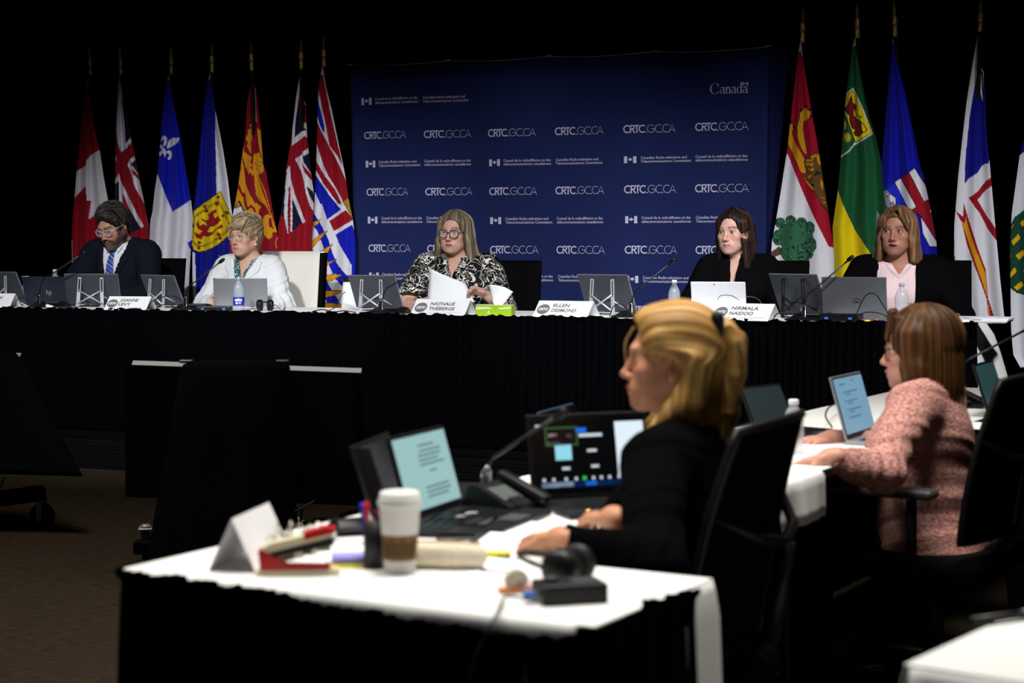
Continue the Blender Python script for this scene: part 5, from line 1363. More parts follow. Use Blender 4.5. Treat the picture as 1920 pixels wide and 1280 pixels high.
# 3: woman in black and white print
hw = pl(853, 436, OFFP)
p = Person('person with long grey-brown hair and dark glasses in a black and white print blouse', hw, TANG + R(8), hc=(-.005, -.05, .735), hyaw=-6, hpitch=1, hroll=1, S=1.06, sh=.175, girth=1.25, bust=1.05, lean=.03, skin=(218, 168, 150), neck=.054, wf=1.02, jaw=1.05)
wl = p.L(pl(897, 546, .68)); wr = p.L(pl(789, 566, .66))
p.arm(1, (.30, -.14, .305), wl + np.array([.055, .035, -.03]), 1.2); p.arm(-1, (-.29, -.12, .31), wr + np.array([-.015, .05, -.01]), 1.2)
p.hand(wl + np.array([.055, .035, -.03]), (-.80, -.30, .42), (-.35, -.55, -.55), -1, (18, 42, 30), thumb=.35, sc=.98)
p.hand(wr + np.array([-.015, .05, -.01]), (.80, -.50, .12), (.30, .75, -.45), 1, (12, 22, 18), thumb=.3, sc=.98)
def lines3(C, x, y, z, fr, mixc):
    for q in (-1, 1): mixc(fr * .3 * np.exp(-((x - q * (.027 + .5 * (-.045 - z))) / .0022) ** 2) * (z < -.044) * (z > -.08) * (q * x > 0), (160, 104, 92))
p.skinmesh(lips=(150, 74, 80), brow=(96, 78, 64), extra=lines3); p.eyes((46, 42, 36), (-4, 0))
bob(p, .205, (102, 88, 72), (182, 164, 136), (46, 37, 30), part=.012, wside=.086, vol=.010, face=(.060, .092, .120), fz=-.016, fy=-.140, flare=.030, seed=11, n=320, freq=210, backl=.21)
p.glasses((22, 18, 22), shape=2.4, w=.0024, rx=.0275, rz=.0225, drop=-.004)
M_PR = squiggle('blouse_print', (8, 8, 12), (226, 222, 212), 11.5, .0135, 1.0)
jk = jacket(p, 'blouse', M_PR, .022, .030, .006, zv=.445, slope=.30, neckr=.070, upto=.10, fa=.006, back=.612, wmax=.06)
for q in (-1, 1): p.lay(jk, [(q * .008, .470), (q * .048, .60), (q * .078, .612), (q * .108, .570), (q * .070, .505)][::q], .006, .005, M_PR, 'blouse_collar')
M_SILV = mat('silver', (200, 200, 205), .25, 1.0)
def bangle(w, f, r, m, name):
    f = Vector(f).normalized(); u = f.orthogonal().normalized(); v = f.cross(u); mb = MB()
    mb.tube([(Vector(w) + (u * math.cos(a) + v * math.sin(a)) * r) * p.S for a in np.linspace(0, 2 * math.pi, 21)], .0035 * p.S, 6, False); mb.build(name, m, p.o)
for i, hd in enumerate(p.hands):
    bangle(hd[0] - hd[1] * .03, hd[1], .0315, M_SILV, 'bracelet')
p.legs()
chair_for(p, 'black meeting chair to the right of the woman in the print blouse', .46, 1.035, dx=.21, dy=.12, rz=TANG + R(6))
# the sheet of paper she holds
A_ = pl(806, 503, .70); B_ = pl(872, 530, .70); C_ = pl(886, 566, .66); D_ = pl(801, 566, .66)
n = 9; P_ = np.zeros((n, n, 3))
for i in range(n):
    for j in range(n):
        u, v = j / (n - 1), i / (n - 1); top = A_ * (1 - u) + B_ * u; bot = D_ * (1 - u) + (C_ + np.array([.012, 0, 0])) * u
        P_[i, j] = top * (1 - v) + bot * v - TN * .025 * math.sin(math.pi * u)
ctr = P_.reshape(-1, 3).mean(0)
o = MB().quadgrid(P_ - ctr).build('paper_sheet', mat('paper', (240, 241, 246), .8)); o.location = ctr; solidify(o, .0012)
tag(o, 'white sheets of paper held up by the woman in the print blouse', 'paper')

# 4: woman in black with long dark hair
hw = pl(1376, 434, OFFP)
p = Person('person with long dark brown hair in a plain black jacket', hw, TANG + R(0), hc=(-.015, -.06, .735), hyaw=-12, hpitch=3, S=1.06, sh=.165, girth=1.05, bust=.85, lean=.03, skin=(226, 176, 160), neck=.048, wf=.96, jaw=.95)
p.arm(1, (.27, -.12, .30), (.12, -.36, .27), 1.1); p.arm(-1, (-.27, -.12, .30), (-.12, -.36, .27), 1.1)
p.hand((.12, -.36, .275), (-.5, -.8, 0), (0, 0, -1), -1); p.hand((-.12, -.36, .275), (.5, -.8, 0), (0, 0, -1), 1)
p.skinmesh(lips=(186, 112, 110), brow=(70, 50, 44)); p.eyes((54, 62, 70), (-8, 0))
bob(p, .245, (30, 20, 18), (78, 48, 36), (11, 8, 8), part=.014, wside=.078, vol=.007, face=(.061, .098, .124), fz=-.020, fy=-.142, flare=.012, seed=13, n=300, freq=240, backl=.25, ear=1)
M_BJ = cloth('black_jacket', (7, 7, 9), .9, spec=.06, bump=.04, bscale=300)
jk = jacket(p, 'jacket', M_BJ, .016, .014, .006, zv=.345, slope=.115, neckr=.064, fa=.0045, back=.64, x0=-.004)
F = Field(p.b(0, 0, .52) - np.array([.12, .12, 0]), p.b(0, 0, .52) + np.array([.12, .12, .16]), .004)
F.cap(p.b(0, .016, .56), p.b(0, .0, .645), .068, .062, k=0); F.plane(p.b(0, 0, .63), (0, -.3, 1), .003); F.plane(p.b(0, 0, .54), (0, 0, -1)); F.cap(p.b(0, .016, .5), p.b(0, .0, .7), .061, .056, k=.002, op='s'); vcut(F, .40, .16, -.004, .02, .08)
p.finish('stand_collar', F, M_BJ)
m = MB(); m.tube(spline([p.b(-.04, -.035, .575) * p.S, p.b(-.012, -.100, .43) * p.S, p.b(0, -.115, .385) * p.S, p.b(.010, -.100, .43) * p.S, p.b(.04, -.035, .575) * p.S], 4), .0012, 5); o = m.build('necklace', M_SILV, p.o)
m = MB(); bmesh.ops.create_uvsphere(m.bm, u_segments=12, v_segments=8, radius=.012); q_ = m.build('pendant', M_SILV, o); q_.location = p.b(0, -.128, .372) * p.S
m = MB(); bmesh.ops.create_uvsphere(m.bm, u_segments=10, v_segments=8, radius=.006); o = m.build('earring', M_PEARL, p.o); o.location = p.H((.080, -.004, -.052)) * p.S
p.legs()
chair_for(p, 'black meeting chair in front of the oak tree flag', .46, 1.04, dx=.13, dy=.10, rz=TANG + R(4))

# 5: woman in a black blazer over a pink top, speaking
hw = pl(1683, 434, OFFP)
p = Person('person with caramel shoulder-length hair, black blazer and pink top, speaking', hw, TANG + R(10), hc=(-.01, -.05, .735), hyaw=-14, hpitch=1, hroll=2, S=1.07, sh=.18, girth=1.2, bust=1.0, lean=.02, skin=(190, 134, 112), neck=.052, wf=1.0)
p.arm(1, (.31, -.10, .30), (.14, -.36, .27), 1.2); p.arm(-1, (-.31, -.10, .30), (-.14, -.36, .27), 1.2)
p.hand((.14, -.36, .275), (-.5, -.8, 0), (0, 0, -1), -1); p.hand((-.14, -.36, .275), (.5, -.8, 0), (0, 0, -1), 1)
def lids(C, x, y, z, fr, mixc):
    ax = np.abs(x); mixc(fr * .45 * gs_(((ax - .033) / 1.5) ** 2 + (z - .010) ** 2, .006), (96, 62, 58))
def mouth5(F): F.ell(p.H((0, -.097, -.0725)), (.012, .008, .0038), p.Rh, k=.002, op='s')
p.extra = [mouth5]
p.skinmesh(lips=(120, 40, 66), brow=(54, 36, 30), extra=lids, lipamt=.9); p.eyes((40, 28, 22), (-24, 0))
bob(p, .165, (110, 77, 54), (182, 138, 96), (50, 32, 24), part=-.012, wside=.082, vol=.011, face=(.060, .093, .118), fz=-.018, fy=-.140, flare=.016, seed=17, n=320, freq=220, backl=.175, fringe=[((-.02, -.085, .118), (-.066, -.085, .03), .013), ((.02, -.08, .118), (.070, -.072, .02), .014)])
M_PK = cloth('pink_lace', (244, 214, 216), .8, bump=.35, bscale=45)
tp_ = jacket(p, 'pink_top', M_PK, .010, 0, .006, slope=.62, zv=.508, arms=False, neckr=.068, fa=.002, back=.585, cloth_edge=.08, wmax=.08)
bd_ = MB(); Vt, Ft = geo(tp_.data); bvh = BVHTree.FromPolygons([Vector(v) for v in Vt], Ft)
for i in range(26):
    u = i / 25 * 2 - 1; x = u * .066; z = .515 + .062 * abs(u) ** 1.6
    for j in range(2):
        h_ = bvh.ray_cast(Vector((x * p.S, -1, (z - .006 - j * .011) * p.S)), Vector((0, 1, 0)))
        if h_[0] is not None: bd_.box(h_[0] + Vector((0, -.003, 0)), (.007, .006, .007), bev=.002)
bd_.build('bead_trim', mat('beads', (236, 228, 226), .15, spec=.8), p.o)
jk = jacket(p, 'blazer', M_BJ, .026, .018, .006, zv=.05, slope=.30, neckr=.10, fa=.005, back=.60, wmax=.098, x0=-.012)
for q in (-1, 1): p.lay(jk, [(q * .094 - .012, .30), (q * .094 - .012, .50), (q * .098, .57), (q * .135, .565), (q * .140, .50), (q * .112, .36)][::q], .004, .006, M_BJ, 'lapel')
p.legs()
chair_for(p, 'black meeting chair to the right of the woman in the blazer', .47, 1.045, dx=.17, dy=.10, rz=TANG + R(8))
# ------------------------------------------------------------------ things on the head table
M_BLKP = mat('black_plastic', (16, 16, 18), .45, spec=.4)
M_GREYP = mat('grey_plastic', (70, 70, 74), .5, spec=.4)
M_CHROME = mat('chrome', (200, 202, 208), .16, 1.0)
M_WHITEP = mat('white_plastic', (228, 229, 232), .4, spec=.4)
M_MONB = mat('monitor_back', (74, 78, 88), .42, .35)
M_MONE = mat('monitor_edge', (150, 152, 158), .4, .5)
M_CARD = mat('card_white', (244, 244, 246), .7)
M_CARDINK = mat('card_ink', (112, 112, 116), .7)
M_CARDINK2 = mat('card_fine_ink', (190, 190, 194), .7)
M_CABLE = mat('black_cable', (14, 14, 15), .5)
M_WCABLE = mat('white_cable', (215, 215, 215), .5)
M_PET = mat('clear_plastic', (206, 214, 222), .12, spec=.7, alpha=.36)
M_LBLUE = mat('bottle_label_blue', (40, 60, 190), .45)
M_SCREEN_OFF = mat('dark_screen', (10, 11, 14), .12, spec=.6)
M_SILVER = mat('silver_lid', (160, 161, 168), .38, .55)
def at_left(p, left): return facing(p, left)
def monitor(label, px, off, left, tilt, legm, w=.35, h=.215, fold_=0.0, dark=False):
    w0 = tp(px, off); t = thing('portable_monitor', label, 'monitor', w0, at_left(w0, left), None)
    s, c = math.sin(R(tilt)), math.cos(R(tilt))
    Q = Matrix.Translation((0, .045, .022)) @ Matrix.Rotation(R(tilt), 4, 'X')
    MB().box((0, 0, h / 2), (w, .009, h), Q, bev=.0035, seg=2).build('back_shell', M_MONB, t)
    MB().box((0, .0055, h / 2), (w - .006, .003, h - .006), Q, bev=.001).build('screen_glass', M_SCREEN_OFF, t)
    e = MB(); e.box((0, 0, h + .0005), (w - .004, .0085, .002), Q); e.box((w / 2 + .0005, 0, h / 2), (.002, .0085, h - .006), Q); e.build('edge_trim', M_MONE, t)
    for q in (-1, 1):
        top = Q @ Vector((q * w * .20, -.010, h * .90)); low = Vector((q * w * .225, -.050, .012))
        d = (low - top); L = d.length; z = d.normalized(); x = Vector((1, 0, 0)); y = z.cross(x).normalized(); x = y.cross(z)
        A = frame(top, x, y, z)
        b = MB()
        for k in (-1, 1): b.box((k * .0085, 0, L * .25), (.006, .006, L * .5), A, bev=.0015)
        b.box((0, 0, .004), (.023, .006, .010), A, bev=.0015); b.box((0, 0, L * .75), (.023, .006, L * .5), A, bev=.0015)
        a = t if False else b.build('stand_arm', legm, t)
        f = MB().box((low.x, low.y, .006), (.03, .02, .012), bev=.003); f.build('foot', legm, a)
        k_ = Q @ Vector((q * w * .29, -.008, h * .12)); mb = MB(); mb.tube([top.lerp(low, .62), k_], .0045, 6); mb.build('brace', legm, a)
    cr = MB()
    a0, a1 = [Q @ Vector((q * w * .20, -.010, h * .90)) for q in (-1, 1)]; b0, b1 = [Vector((q * w * .225, -.050, .012)) for q in (-1, 1)]
    for (u, v) in ((a0.lerp(b0, .45), a1.lerp(b1, .92)), (a1.lerp(b1, .45), a0.lerp(b0, .92))): cr.tube([u + Vector((0, -.008, 0)), v + Vector((0, -.008, 0))], .0048, 6)
    m_ = (a0.lerp(b0, .68) + a1.lerp(b1, .68)) / 2; cr.lathe([(.009, 0), (.009, .006)], 12, Matrix.Translation(m_ + Vector((0, -.010, 0))) @ Matrix.Rotation(R(90), 4, 'X'))
    cr.build('cross_brace', legm, t)
    MB().box((-.02, -.002, h * .30), (.09, .006, .012), Q, bev=.002).build('port_cover', M_BLKP, t)
    return t
def mic(label, px, off, stem, left=20, tip=.012, s=1.0, pos=None, pf=None):
    w0 = tp(px, off) if pos is None else np.asarray(pos); rz = at_left(w0, left); t = thing('gooseneck_microphone', label, 'microphone', w0, rz)
    b = MB(); P = [(-.115, -.075), (.115, -.075), (.125, .05), (.09, .075), (-.09, .075), (-.125, .05)]
    bm = b.bm; lo = [bm.verts.new((x, y, 0)) for x, y in P]; hi = [bm.verts.new((x * .80, y * .8, .018 + .020 * (y + .075) / .15)) for x, y in P]
    mid = [bm.verts.new((x, y, .012)) for x, y in P]; n = 6
    bm.faces.new(lo[::-1]); bm.faces.new(hi)
    for i in range(n):
        j = (i + 1) % n; bm.faces.new((lo[i], lo[j], mid[j], mid[i])); bm.faces.new((mid[i], mid[j], hi[j], hi[i]))
    b.build('base_unit', M_BLKP, t)
    MB().box((.02, -.01, .034), (.085, .045, .004), bev=.0015, rot=Matrix.Rotation(R(8), 4, 'X')).build('button_panel', M_GREYP, t)
    Rz = np.array(Matrix.Rotation(rz, 3, 'Z')).T; Lc = lambda p: Vector(Rz @ (np.asarray(p) - w0))
    S = [Lc((pf or (lambda x, y: pl(x, y, off - .02)))(x, y)) for x, y in stem]
    lp = MB(); c = S[0]; x = c.x; y = c.y
    lp.tube([(x - .012, y, .020), (x - .012, y - .004, .075), (x, y - .004, .086), (x + .010, y - .004, .075), (x + .010, y - .006, .016), (x + .020, y - .010, .006), (x + .026, y - .010, .012)], .0042, 8)
    lp.box((x - .001, y + .003, .045), (.018, .003, .06), bev=.001); lp.build('clip', M_CHROME, t)
    P = [Vector((x, y, .03))] + S[1:-1]; P = spline(P, 5)
    MB().tube(P, .0036, 8).build('gooseneck', M_BLKP, t)
    e = S[-1]; d = (e - P[-1]).normalized(); k = P[-1]
    MB().tube([k, k + d * .01, e - d * .028], [.0036, .0042, .0042], 8).build('stem_rod', mat('stem_grey', (58, 58, 62), .35, .5), t)
    MB().tube([e - d * .045, e - d * .028, e - d * .026, e, e + d * .012], [.0048, .0055, .0105, .0115, .006], 10).build('windscreen', M_BLKP, t)
    return t
def name_card(label, px, off, lines, w=.31, left=25, face=.125, half=48, disc=True, shift=.0, lw=None):
    w0 = tp(px, off); t = thing('name_card', label, 'name card', w0, at_left(w0, left))
    z = face * math.cos(R(half)); y = face * math.sin(R(half))
    b = MB(); th = .0012
    P = np.array([[(-w / 2, -y, 0), (w / 2, -y, 0)], [(-w / 2, 0, z), (w / 2, 0, z)], [(-w / 2, y, 0), (w / 2, y, 0)]])
    c = b.quadgrid(P, smooth=False).build('folded_card', M_CARD, t); solidify(c, th, 0)
    k = z / face; dirv = np.array([0, y / face, k]); nrm = np.array([0, -k, y / face])
    fn = lambda x, v: tuple(np.array([x, -y, 0]) + dirv * v + nrm * .0016)
    fn2 = lambda x, v: tuple(np.array([x, -y, 0]) + dirv * v + nrm * .0022)
    pr = Print()
    if disc:
        pr.poly(arc(-w * .355, face * .47, face * .30, 0, 350, 35)); 
        q = Print(); q.text('CRTC', face * .20, -w * .355 - face * .23, face * .40, w=face * .46, bold=.0012)
        q.build('disc_lettering', fn2, M_CARD, t)
    for i, s_ in enumerate(lines):
        pr.text(s_, face * .27, -w * .20 + shift, face * (.62 - .30 * i), w=(lw[i] if lw else None), bold=.0011)
    pr.build('printed_name', fn, M_CARDINK, t)
    if lines and len(lines) > 1:
        f = Print()
        r = np.random.default_rng(len(lines[0]))
        for row in range(2):
            x = -w * .20
            while x < w * (.38 if row == 0 else .20):
                l = r.uniform(.008, .02); f.rect(x, face * (.17 - .09 * row), x + l, face * (.195 - .09 * row)); x += l + .003
        f.build('fine_print', fn, M_CARDINK2, t)
    return t
def bottle(label, px, off, cap, band=None, h=.205, r=.031, word=None, z=ZT, pos=None, water=.6):
    w0 = tp(px, off) if pos is None else np.asarray(pos); t = thing('water_bottle', label, 'bottle', w0, facing(w0, 5))
    k = h / .205
    pf = [(r * .80, 0), (r, .006), (r, .030), (r * .93, .036), (r, .042), (r, .055), (r * .93, .061), (r, .067), (r, .082), (r * .94, .088), (r, .094), (r, .118), (r * .97, .130), (r * .82, .150), (r * .58, .166), (.0125, .178), (.0125, .186)]
    MB().lathe([(a, b * k) for a, b in pf], 28).build('bottle_body', M_PET, t)
    c = [(.0145, .184 * k), (.0145, .200 * k), (.012, .203 * k), (.0001, .203 * k)]
    MB().lathe([(.0001, .184 * k)] + c, 20).build('cap', cap, t)
    if band:
        o = MB().lathe([(r + .0008, .036 * k), (r + .0012, .060 * k), (r + .0008, .085 * k)], 28).build('label_band', band, t)
        if word:
            pr = Print(); pr.text(word, .024, -.022, .062 * k, w=.044, bold=.0012); pr.rect(-.016, .044 * k, -.004, .056 * k); pr.rect(.002, .044 * k, .006, .056 * k); pr.rect(.010, .044 * k, .014, .056 * k)
            pr.build('label_print', lambda x, v: ((r + .002) * math.sin(x / r), -(r + .002) * math.cos(x / r), v), M_CARD, o)
    return t
def laptop(label, px, off, left, w, h, lid, m, open_=68, pos=None, rz=None, base=.22, screen=None, keys=None, name='laptop', z=ZT):
    w0 = tp(px, off) if pos is None else np.asarray(pos); t = thing(name, label, 'laptop', w0, at_left(w0, left) if rz is None else rz)
    # hinge along local X at the origin; the lid back faces -Y, the keyboard deck lies towards +Y
    MB().box((0, base / 2, .009), (w, base, .014), bev=.004, seg=2).build('keyboard_deck', keys or m, t)
    kb = MB()
    for i in range(5):
        for j in range(13): kb.box((-w * .42 + w * .84 * j / 12, base * .22 + base * .42 * i / 4, .0172), (w * .056, base * .075, .002))
    o_ = kb.build('keys', M_BLKP, t); o_['kind'] = 'stuff'
    MB().box((0, base * .85, .0166), (w * .30, base * .22, .001)).build('touchpad', M_GREYP, t)
    Q = Matrix.Translation((0, .004, .014)) @ Matrix.Rotation(R(90 - open_), 4, 'X')
    l = MB().box((0, 0, h / 2), (w, .007, h), Q, bev=.003, seg=2).build('lid', m, t)
    MB().box((0, .0042, h / 2), (w - .008, .0015, h - .008), Q).build('bezel', M_BLKP, l)
    sc = MB().box((0, .0054, h / 2 + .004), (w - .02, .001, h - .026), Q).build('screen', screen or M_SCREEN_OFF, l)
    return t, Q, sc, l
def box_unit(label, px, off, left, d, led=None, name='interpretation_console', pos=None, rz=None, plugs=((-.3, 0), (.3, 0))):
    w0 = tp(px, off) if pos is None else np.asarray(pos); t = thing(name, label, 'console', w0, at_left(w0, left) if rz is None else rz)
    MB().box((0, 0, d[2] / 2), d, bev=.006, seg=2).build('console_case', M_BLKP, t)
    MB().box((d[0] * .2, -d[1] * .1, d[2] + .001), (d[0] * .4, d[1] * .45, .003), bev=.001).build('key_panel', M_GREYP, t)
    MB().lathe([(.011, 0), (.011, .008), (.0001, .008)], 14, Matrix.Translation((-d[0] * .28, 0, d[2]))).build('volume_knob', M_GREYP, t)
    for x, side in plugs:
        MB().box((d[0] * x, 0 if side else -d[1] / 2 - .006, d[2] * .45), (.02, .014, .012), bev=.003).build('jack_plug', mat('blue_plug', (60, 130, 235), .4), t)
    return t
def cable(label, pts, r=.0028, m=None, name='cable', n=6):
    c = np.mean(pts, 0); o = MB().tube(spline([Vector(np.asarray(p) - c) for p in pts], n), r, 6).build(name, m or M_CABLE); o.location = c
    return tag(o, label, 'cable')
LEGW = mat('stand_white', (205, 207, 214), .35, .4); LEGB = mat('stand_black', (22, 22, 24), .4, .3)
monitor('portable monitor cut off by the left edge of the picture', 8, .34, 52, 24, LEGW)
monitor('portable monitor on a white cross-braced stand in front of the bearded man', 173, .30, 16, 20, LEGW, w=.345, h=.20)
monitor('portable monitor turned side-on between the bearded man and the white jacket', 304, .34, 52, 24, LEGW, w=.33, h=.20)
monitor('portable monitor on a white stand below the sunburst flag', 704, .34, 36, 24, LEGW, w=.34, h=.21)
monitor('portable monitor on a white stand left of the tall bottle and black jacket', 1138, .36, 36, 24, LEGW, w=.345, h=.225)
monitor('portable monitor on a black stand below the oak tree flag', 1499, .36, 40, 26, LEGB, w=.33, h=.24)
mic('gooseneck microphone leaning towards the bearded man', 93, .14, ((72, 560), (80, 525), (100, 512), (158, 473)), 16)
mic('gooseneck microphone leaning towards the woman in the white jacket', 362, .14, ((347, 566), (352, 540), (366, 528), (418, 487)), 16)
mic('gooseneck microphone leaning towards the woman in the print blouse', 730, .12, ((714, 578), (722, 545), (740, 532), (815, 491)), 20)
mic('gooseneck microphone leaning right beside the bottle and white tablet', 1192, .12, ((1182, 582), (1188, 552), (1203, 537), (1264, 487)), 20)
mic('gooseneck microphone leaning towards the woman in the blazer', 1520, .12, ((1507, 588), (1513, 555), (1530, 540), (1597, 482)), 22)
name_card('white name card cut off by the left edge of the picture', -14, .08, ['N'], disc=False, shift=.115, half=46)
name_card('white name card in front of the side-on monitor and bearded man', 245, .07, ['JOANNE', 'LEVY'], w=.275, lw=(.118, .078), half=46, face=.115)
name_card('white name card in front of the woman holding papers', 832, .08, ['NATHALIE', 'TH\u00c9BERGE'], w=.335, lw=(.150, .160), half=46)
name_card('white name card between the tissue box and a white monitor stand', 1062, .09, ['ELLEN', 'DESMOND'], w=.33, lw=(.098, .150), half=46)
name_card('white name card in front of the white tablet', 1398, .07, ['NIRMALA', 'NAIDOO'], w=.335, lw=(.155, .135), half=46)
CAPW = mat('cap_white', (225, 228, 232), .4); CAPB = mat('cap_blue', (50, 80, 150), .4); CAPC = mat('cap_clear', (180, 200, 220), .3, alpha=.75)
bottle('small water bottle with a blue cap left of the dark laptop', 35, .42, CAPB, M_LBLUE, .165, .030)
bottle('water bottle with a grey cap behind the dark laptop', 104, .62, CAPW, M_LBLUE, .235, .034)
bottle('water bottle with a bright blue label before the silver laptop', 448, .09, CAPC, M_LBLUE, .205, .033, 'eska')
bottle('clear water bottle left of the white tablet', 1264, .30, CAPW, None, .205, .034)
bottle('clear water bottle in front of the pink top', 1690, .22, CAPC, None, .20, .036)
# hand sanitiser
w0 = tp(53, .60); t = thing('hand_sanitizer', 'white pump bottle of hand sanitizer with a green label', 'dispenser', w0, facing(w0, 0))
MB().lathe([(.036, 0), (.04, .008), (.04, .105), (.036, .125), (.016, .138), (.016, .148)], 24).build('bottle_body', mat('gel_white', (214, 218, 200), .3, trans=.3), t)
MB().lathe([(.0408, .018), (.0408, .075)], 24).build('label_band', mat('green_label', (120, 150, 30), .5), t)
MB().tube([(0, 0, .14), (0, 0, .178)], .006, 8).box((0, 0, .182), (.020, .018, .010), bev=.004).tube([(0, 0, .183), (-.035, 0, .182), (-.04, 0, .176)], .005, 8).build('pump_head', M_WHITEP, t)
# dark laptop with the slanted mark
lt, Q, _, ld = laptop('dark blue laptop with a slanted two-letter mark on its lid', 92, .40, 14, .30, .205, 0, mat('midnight_lid', (38, 46, 64), .4, .3), 60)
pr = Print()
def slant(x): return lambda p: [(x + a + .22 * b, b) for a, b in p]
s_ = slant(0.0)
for pts in ([(-.016, -.012), (-.016, .024)], [(-.016, .010), (-.007, .010), (-.005, .006), (-.005, -.012)], [(.003, -.026), (.003, .010)], [(.003, .010), (.012, .010), (.014, .006), (.014, -.012), (.003, -.012)]): pr.stroke(s_(pts), .0036)
pr.build('lid_logo', lambda x, z: tuple(Q @ Vector((x + .012, -.0042, z + .085))), M_CHROME, ld)
laptop('silver laptop open in front of the woman in the white jacket', 452, .30, 6, .325, .185, 0, M_SILVER, 76)
lt, Q, _, ld = laptop('grey laptop with a ring mark in front of the woman in the blazer', 1603, .26, 8, .335, .225, 0, mat('grey_lid', (118, 120, 128), .4, .5), 72)
pr = Print(); pr.stroke(arc(0, 0, .019, 0, 352, 40), .0028, True); pr.text('DELL', .0125, -.0145, -.0045, w=.029, bold=.0007)
pr.build('lid_logo', lambda x, z: tuple(Q @ Vector((x + .012, -.0042, z + .088))), M_CHROME, ld)
# white tablet on its kickstand
w0 = tp(1347, .26); t = thing('tablet', 'white-backed tablet propped on its kickstand before the black jacket', 'tablet', w0, facing(w0, 8))
Q = Matrix.Translation((0, .04, .006)) @ Matrix.Rotation(R(20), 4, 'X')
M_TAB = mat('tablet_white', (222, 223, 228), .45, spec=.4)
MB().box((0, 0, .10), (.296, .009, .205), Q, bev=.004, seg=2).build('tablet_body', M_TAB, t)
MB().box((0, .005, .10), (.285, .001, .195), Q).build('screen', M_SCREEN_OFF, t)
K = Matrix.Translation(Q @ Vector((0, -.006, .105))) @ Matrix.Rotation(R(-14), 4, 'X')
MB().box((0, 0, -.051), (.296, .004, .104), K, bev=.0015).build('kickstand', mat('tablet_stand', (238, 239, 243), .45), t)
MB().lathe([(.0032, 0), (.0032, .002), (.0001, .002)], 12, Q @ Matrix.Translation((-.02, -.0045, .188)) @ Matrix.Rotation(R(90), 4, 'X')).build('camera_lens', M_BLKP, t)
MB().box((0, .14, .004), (.296, .21, .006), bev=.002).build('keyboard_cover', M_BLKP, t)
# white carafe with black lid
w0 = tp(659, .64); t = thing('insulated_jug', 'white insulated jug with a black lid behind a monitor', 'jug', w0)
MB().lathe([(.058, 0), (.062, .01), (.056, .12), (.050, .17)], 28).build('jug_body', M_WHITEP, t)
MB().lathe([(.052, .168), (.054, .175), (.054, .192), (.040, .198), (.0001, .198)], 28).build('lid', M_BLKP, t)
# tissue box
w0 = tp(929, .10); t = thing('tissue_box', 'lime green tissue box with a tissue standing out of it', 'tissue box', w0, facing(w0, 12))
MB().box((0, 0, .030), (.205, .11, .058), bev=.002).build('carton', mat('lime_carton', (160, 196, 24), .45), t)
MB().box((0, 0, .0595), (.200, .105, .003)).build('carton_top', mat('pale_carton', (222, 236, 190), .5), t)
pr = Print(); pr.poly([(-.10, .050), (-.03, .050), (.0, .040), (-.1, .034)]); pr.poly([(.02, .045), (.10, .052), (.10, .042), (.04, .036)]); pr.rect(-.035, .012, -.020, .018); pr.rect(-.032, .021, -.022, .030)
pr.build('carton_print', lambda x, z: (x, -.0562, z), mat('pale_carton', (222, 236, 190)), t)
n = 12; P = np.zeros((n, n, 3))
for i in range(n):
    for j in range(n):
        u, v = j / (n - 1) * 2 - 1, i / (n - 1); wv = .022 + .045 * v ** .8
        P[i, j] = (.015 + u * wv + .018 * v, .018 * math.sin(u * 4 + 1) * v + .02 * u * v, .058 + .105 * v * (1 - .18 * u - .1 * u * u))
o = MB().quadgrid(P).build('tissue', mat('tissue_white', (246, 246, 250), .9), t); solidify(o, .001, 0)
box_unit('black interpretation console with blue plugs below the silver laptop', 402, .05, 10, (.21, .07, .030))
box_unit('black interpretation console with blue lights by the grey laptop', 1577, .06, 18, (.21, .09, .042))
# headset on the table
def headset(label, pos, rz, k=1.0):
    t = thing('headset', label, 'headphones', pos, rz)
    for q in (-1, 1):
        A = Matrix.Translation((q * .04 * k, 0, .046 * k)) @ Matrix.Rotation(R(90 * q), 4, 'Y')
        MB().lathe([(.0001, -.012 * k), (.034 * k, -.012 * k), (.044 * k, 0), (.042 * k, .012 * k), (.03 * k, .022 * k), (.0001, .026 * k)], 22, A).build('ear_cup', M_BLKP, t)
        MB().lathe([(.030 * k, -.024 * k), (.042 * k, -.018 * k), (.042 * k, -.010 * k), (.03 * k, -.008 * k)], 22, A).build('ear_pad', mat('pad_black', (12, 12, 13), .8), t)
    MB().tube([(x * k, y * k, z * k) for x, y, z in [(.058 * math.cos(a), .01 + .11 * math.sin(a), .046 + .02 * math.sin(a)) for a in np.linspace(0, math.pi, 13)]], .006 * k, 8).build('headband', M_BLKP, t)
    return t
headset('black headphones lying right of the silver laptop', tp(497, .14), R(15), .8)
# white sheets and binder at the right end
w0 = tp(1838, .35); t = thing('ring_binder', 'open white ring binder with papers at the right end of the table', 'binder', w0, TANG)
MB().box((0, 0, .006), (.30, .26, .010), bev=.002).build('cover_board', M_WHITEP, t); MB().box((.02, -.005, .017), (.27, .24, .012), bev=.001).build('paper_block', mat('paper', (240, 241, 246), .8), t)
for k in (-.07, 0, .07):
    MB().tube([(-.13 + .022 * math.cos(a), k, .016 + .022 * math.sin(a)) for a in np.linspace(0, math.pi, 9)], .002, 6).build('ring', M_CHROME, t)
w0 = tp(1800, .10); t = thing('plastic_pouch', 'crumpled clear plastic sleeve beside the binder', 'sleeve', w0, TANG)
n = 10; P = np.zeros((n, n, 3)); r_ = np.random.default_rng(3)
for i in range(n):
    for j in range(n): P[i, j] = (-.10 + .2 * j / 9, -.05 + .10 * i / 9, .006 + .018 * r_.uniform(0, 1) * math.sin(math.pi * j / 9) + .012)
o = MB().quadgrid(P).build('sleeve', mat('sleeve_film', (235, 235, 238), .25, spec=.6, alpha=.55), t); solidify(o, .002, 0)
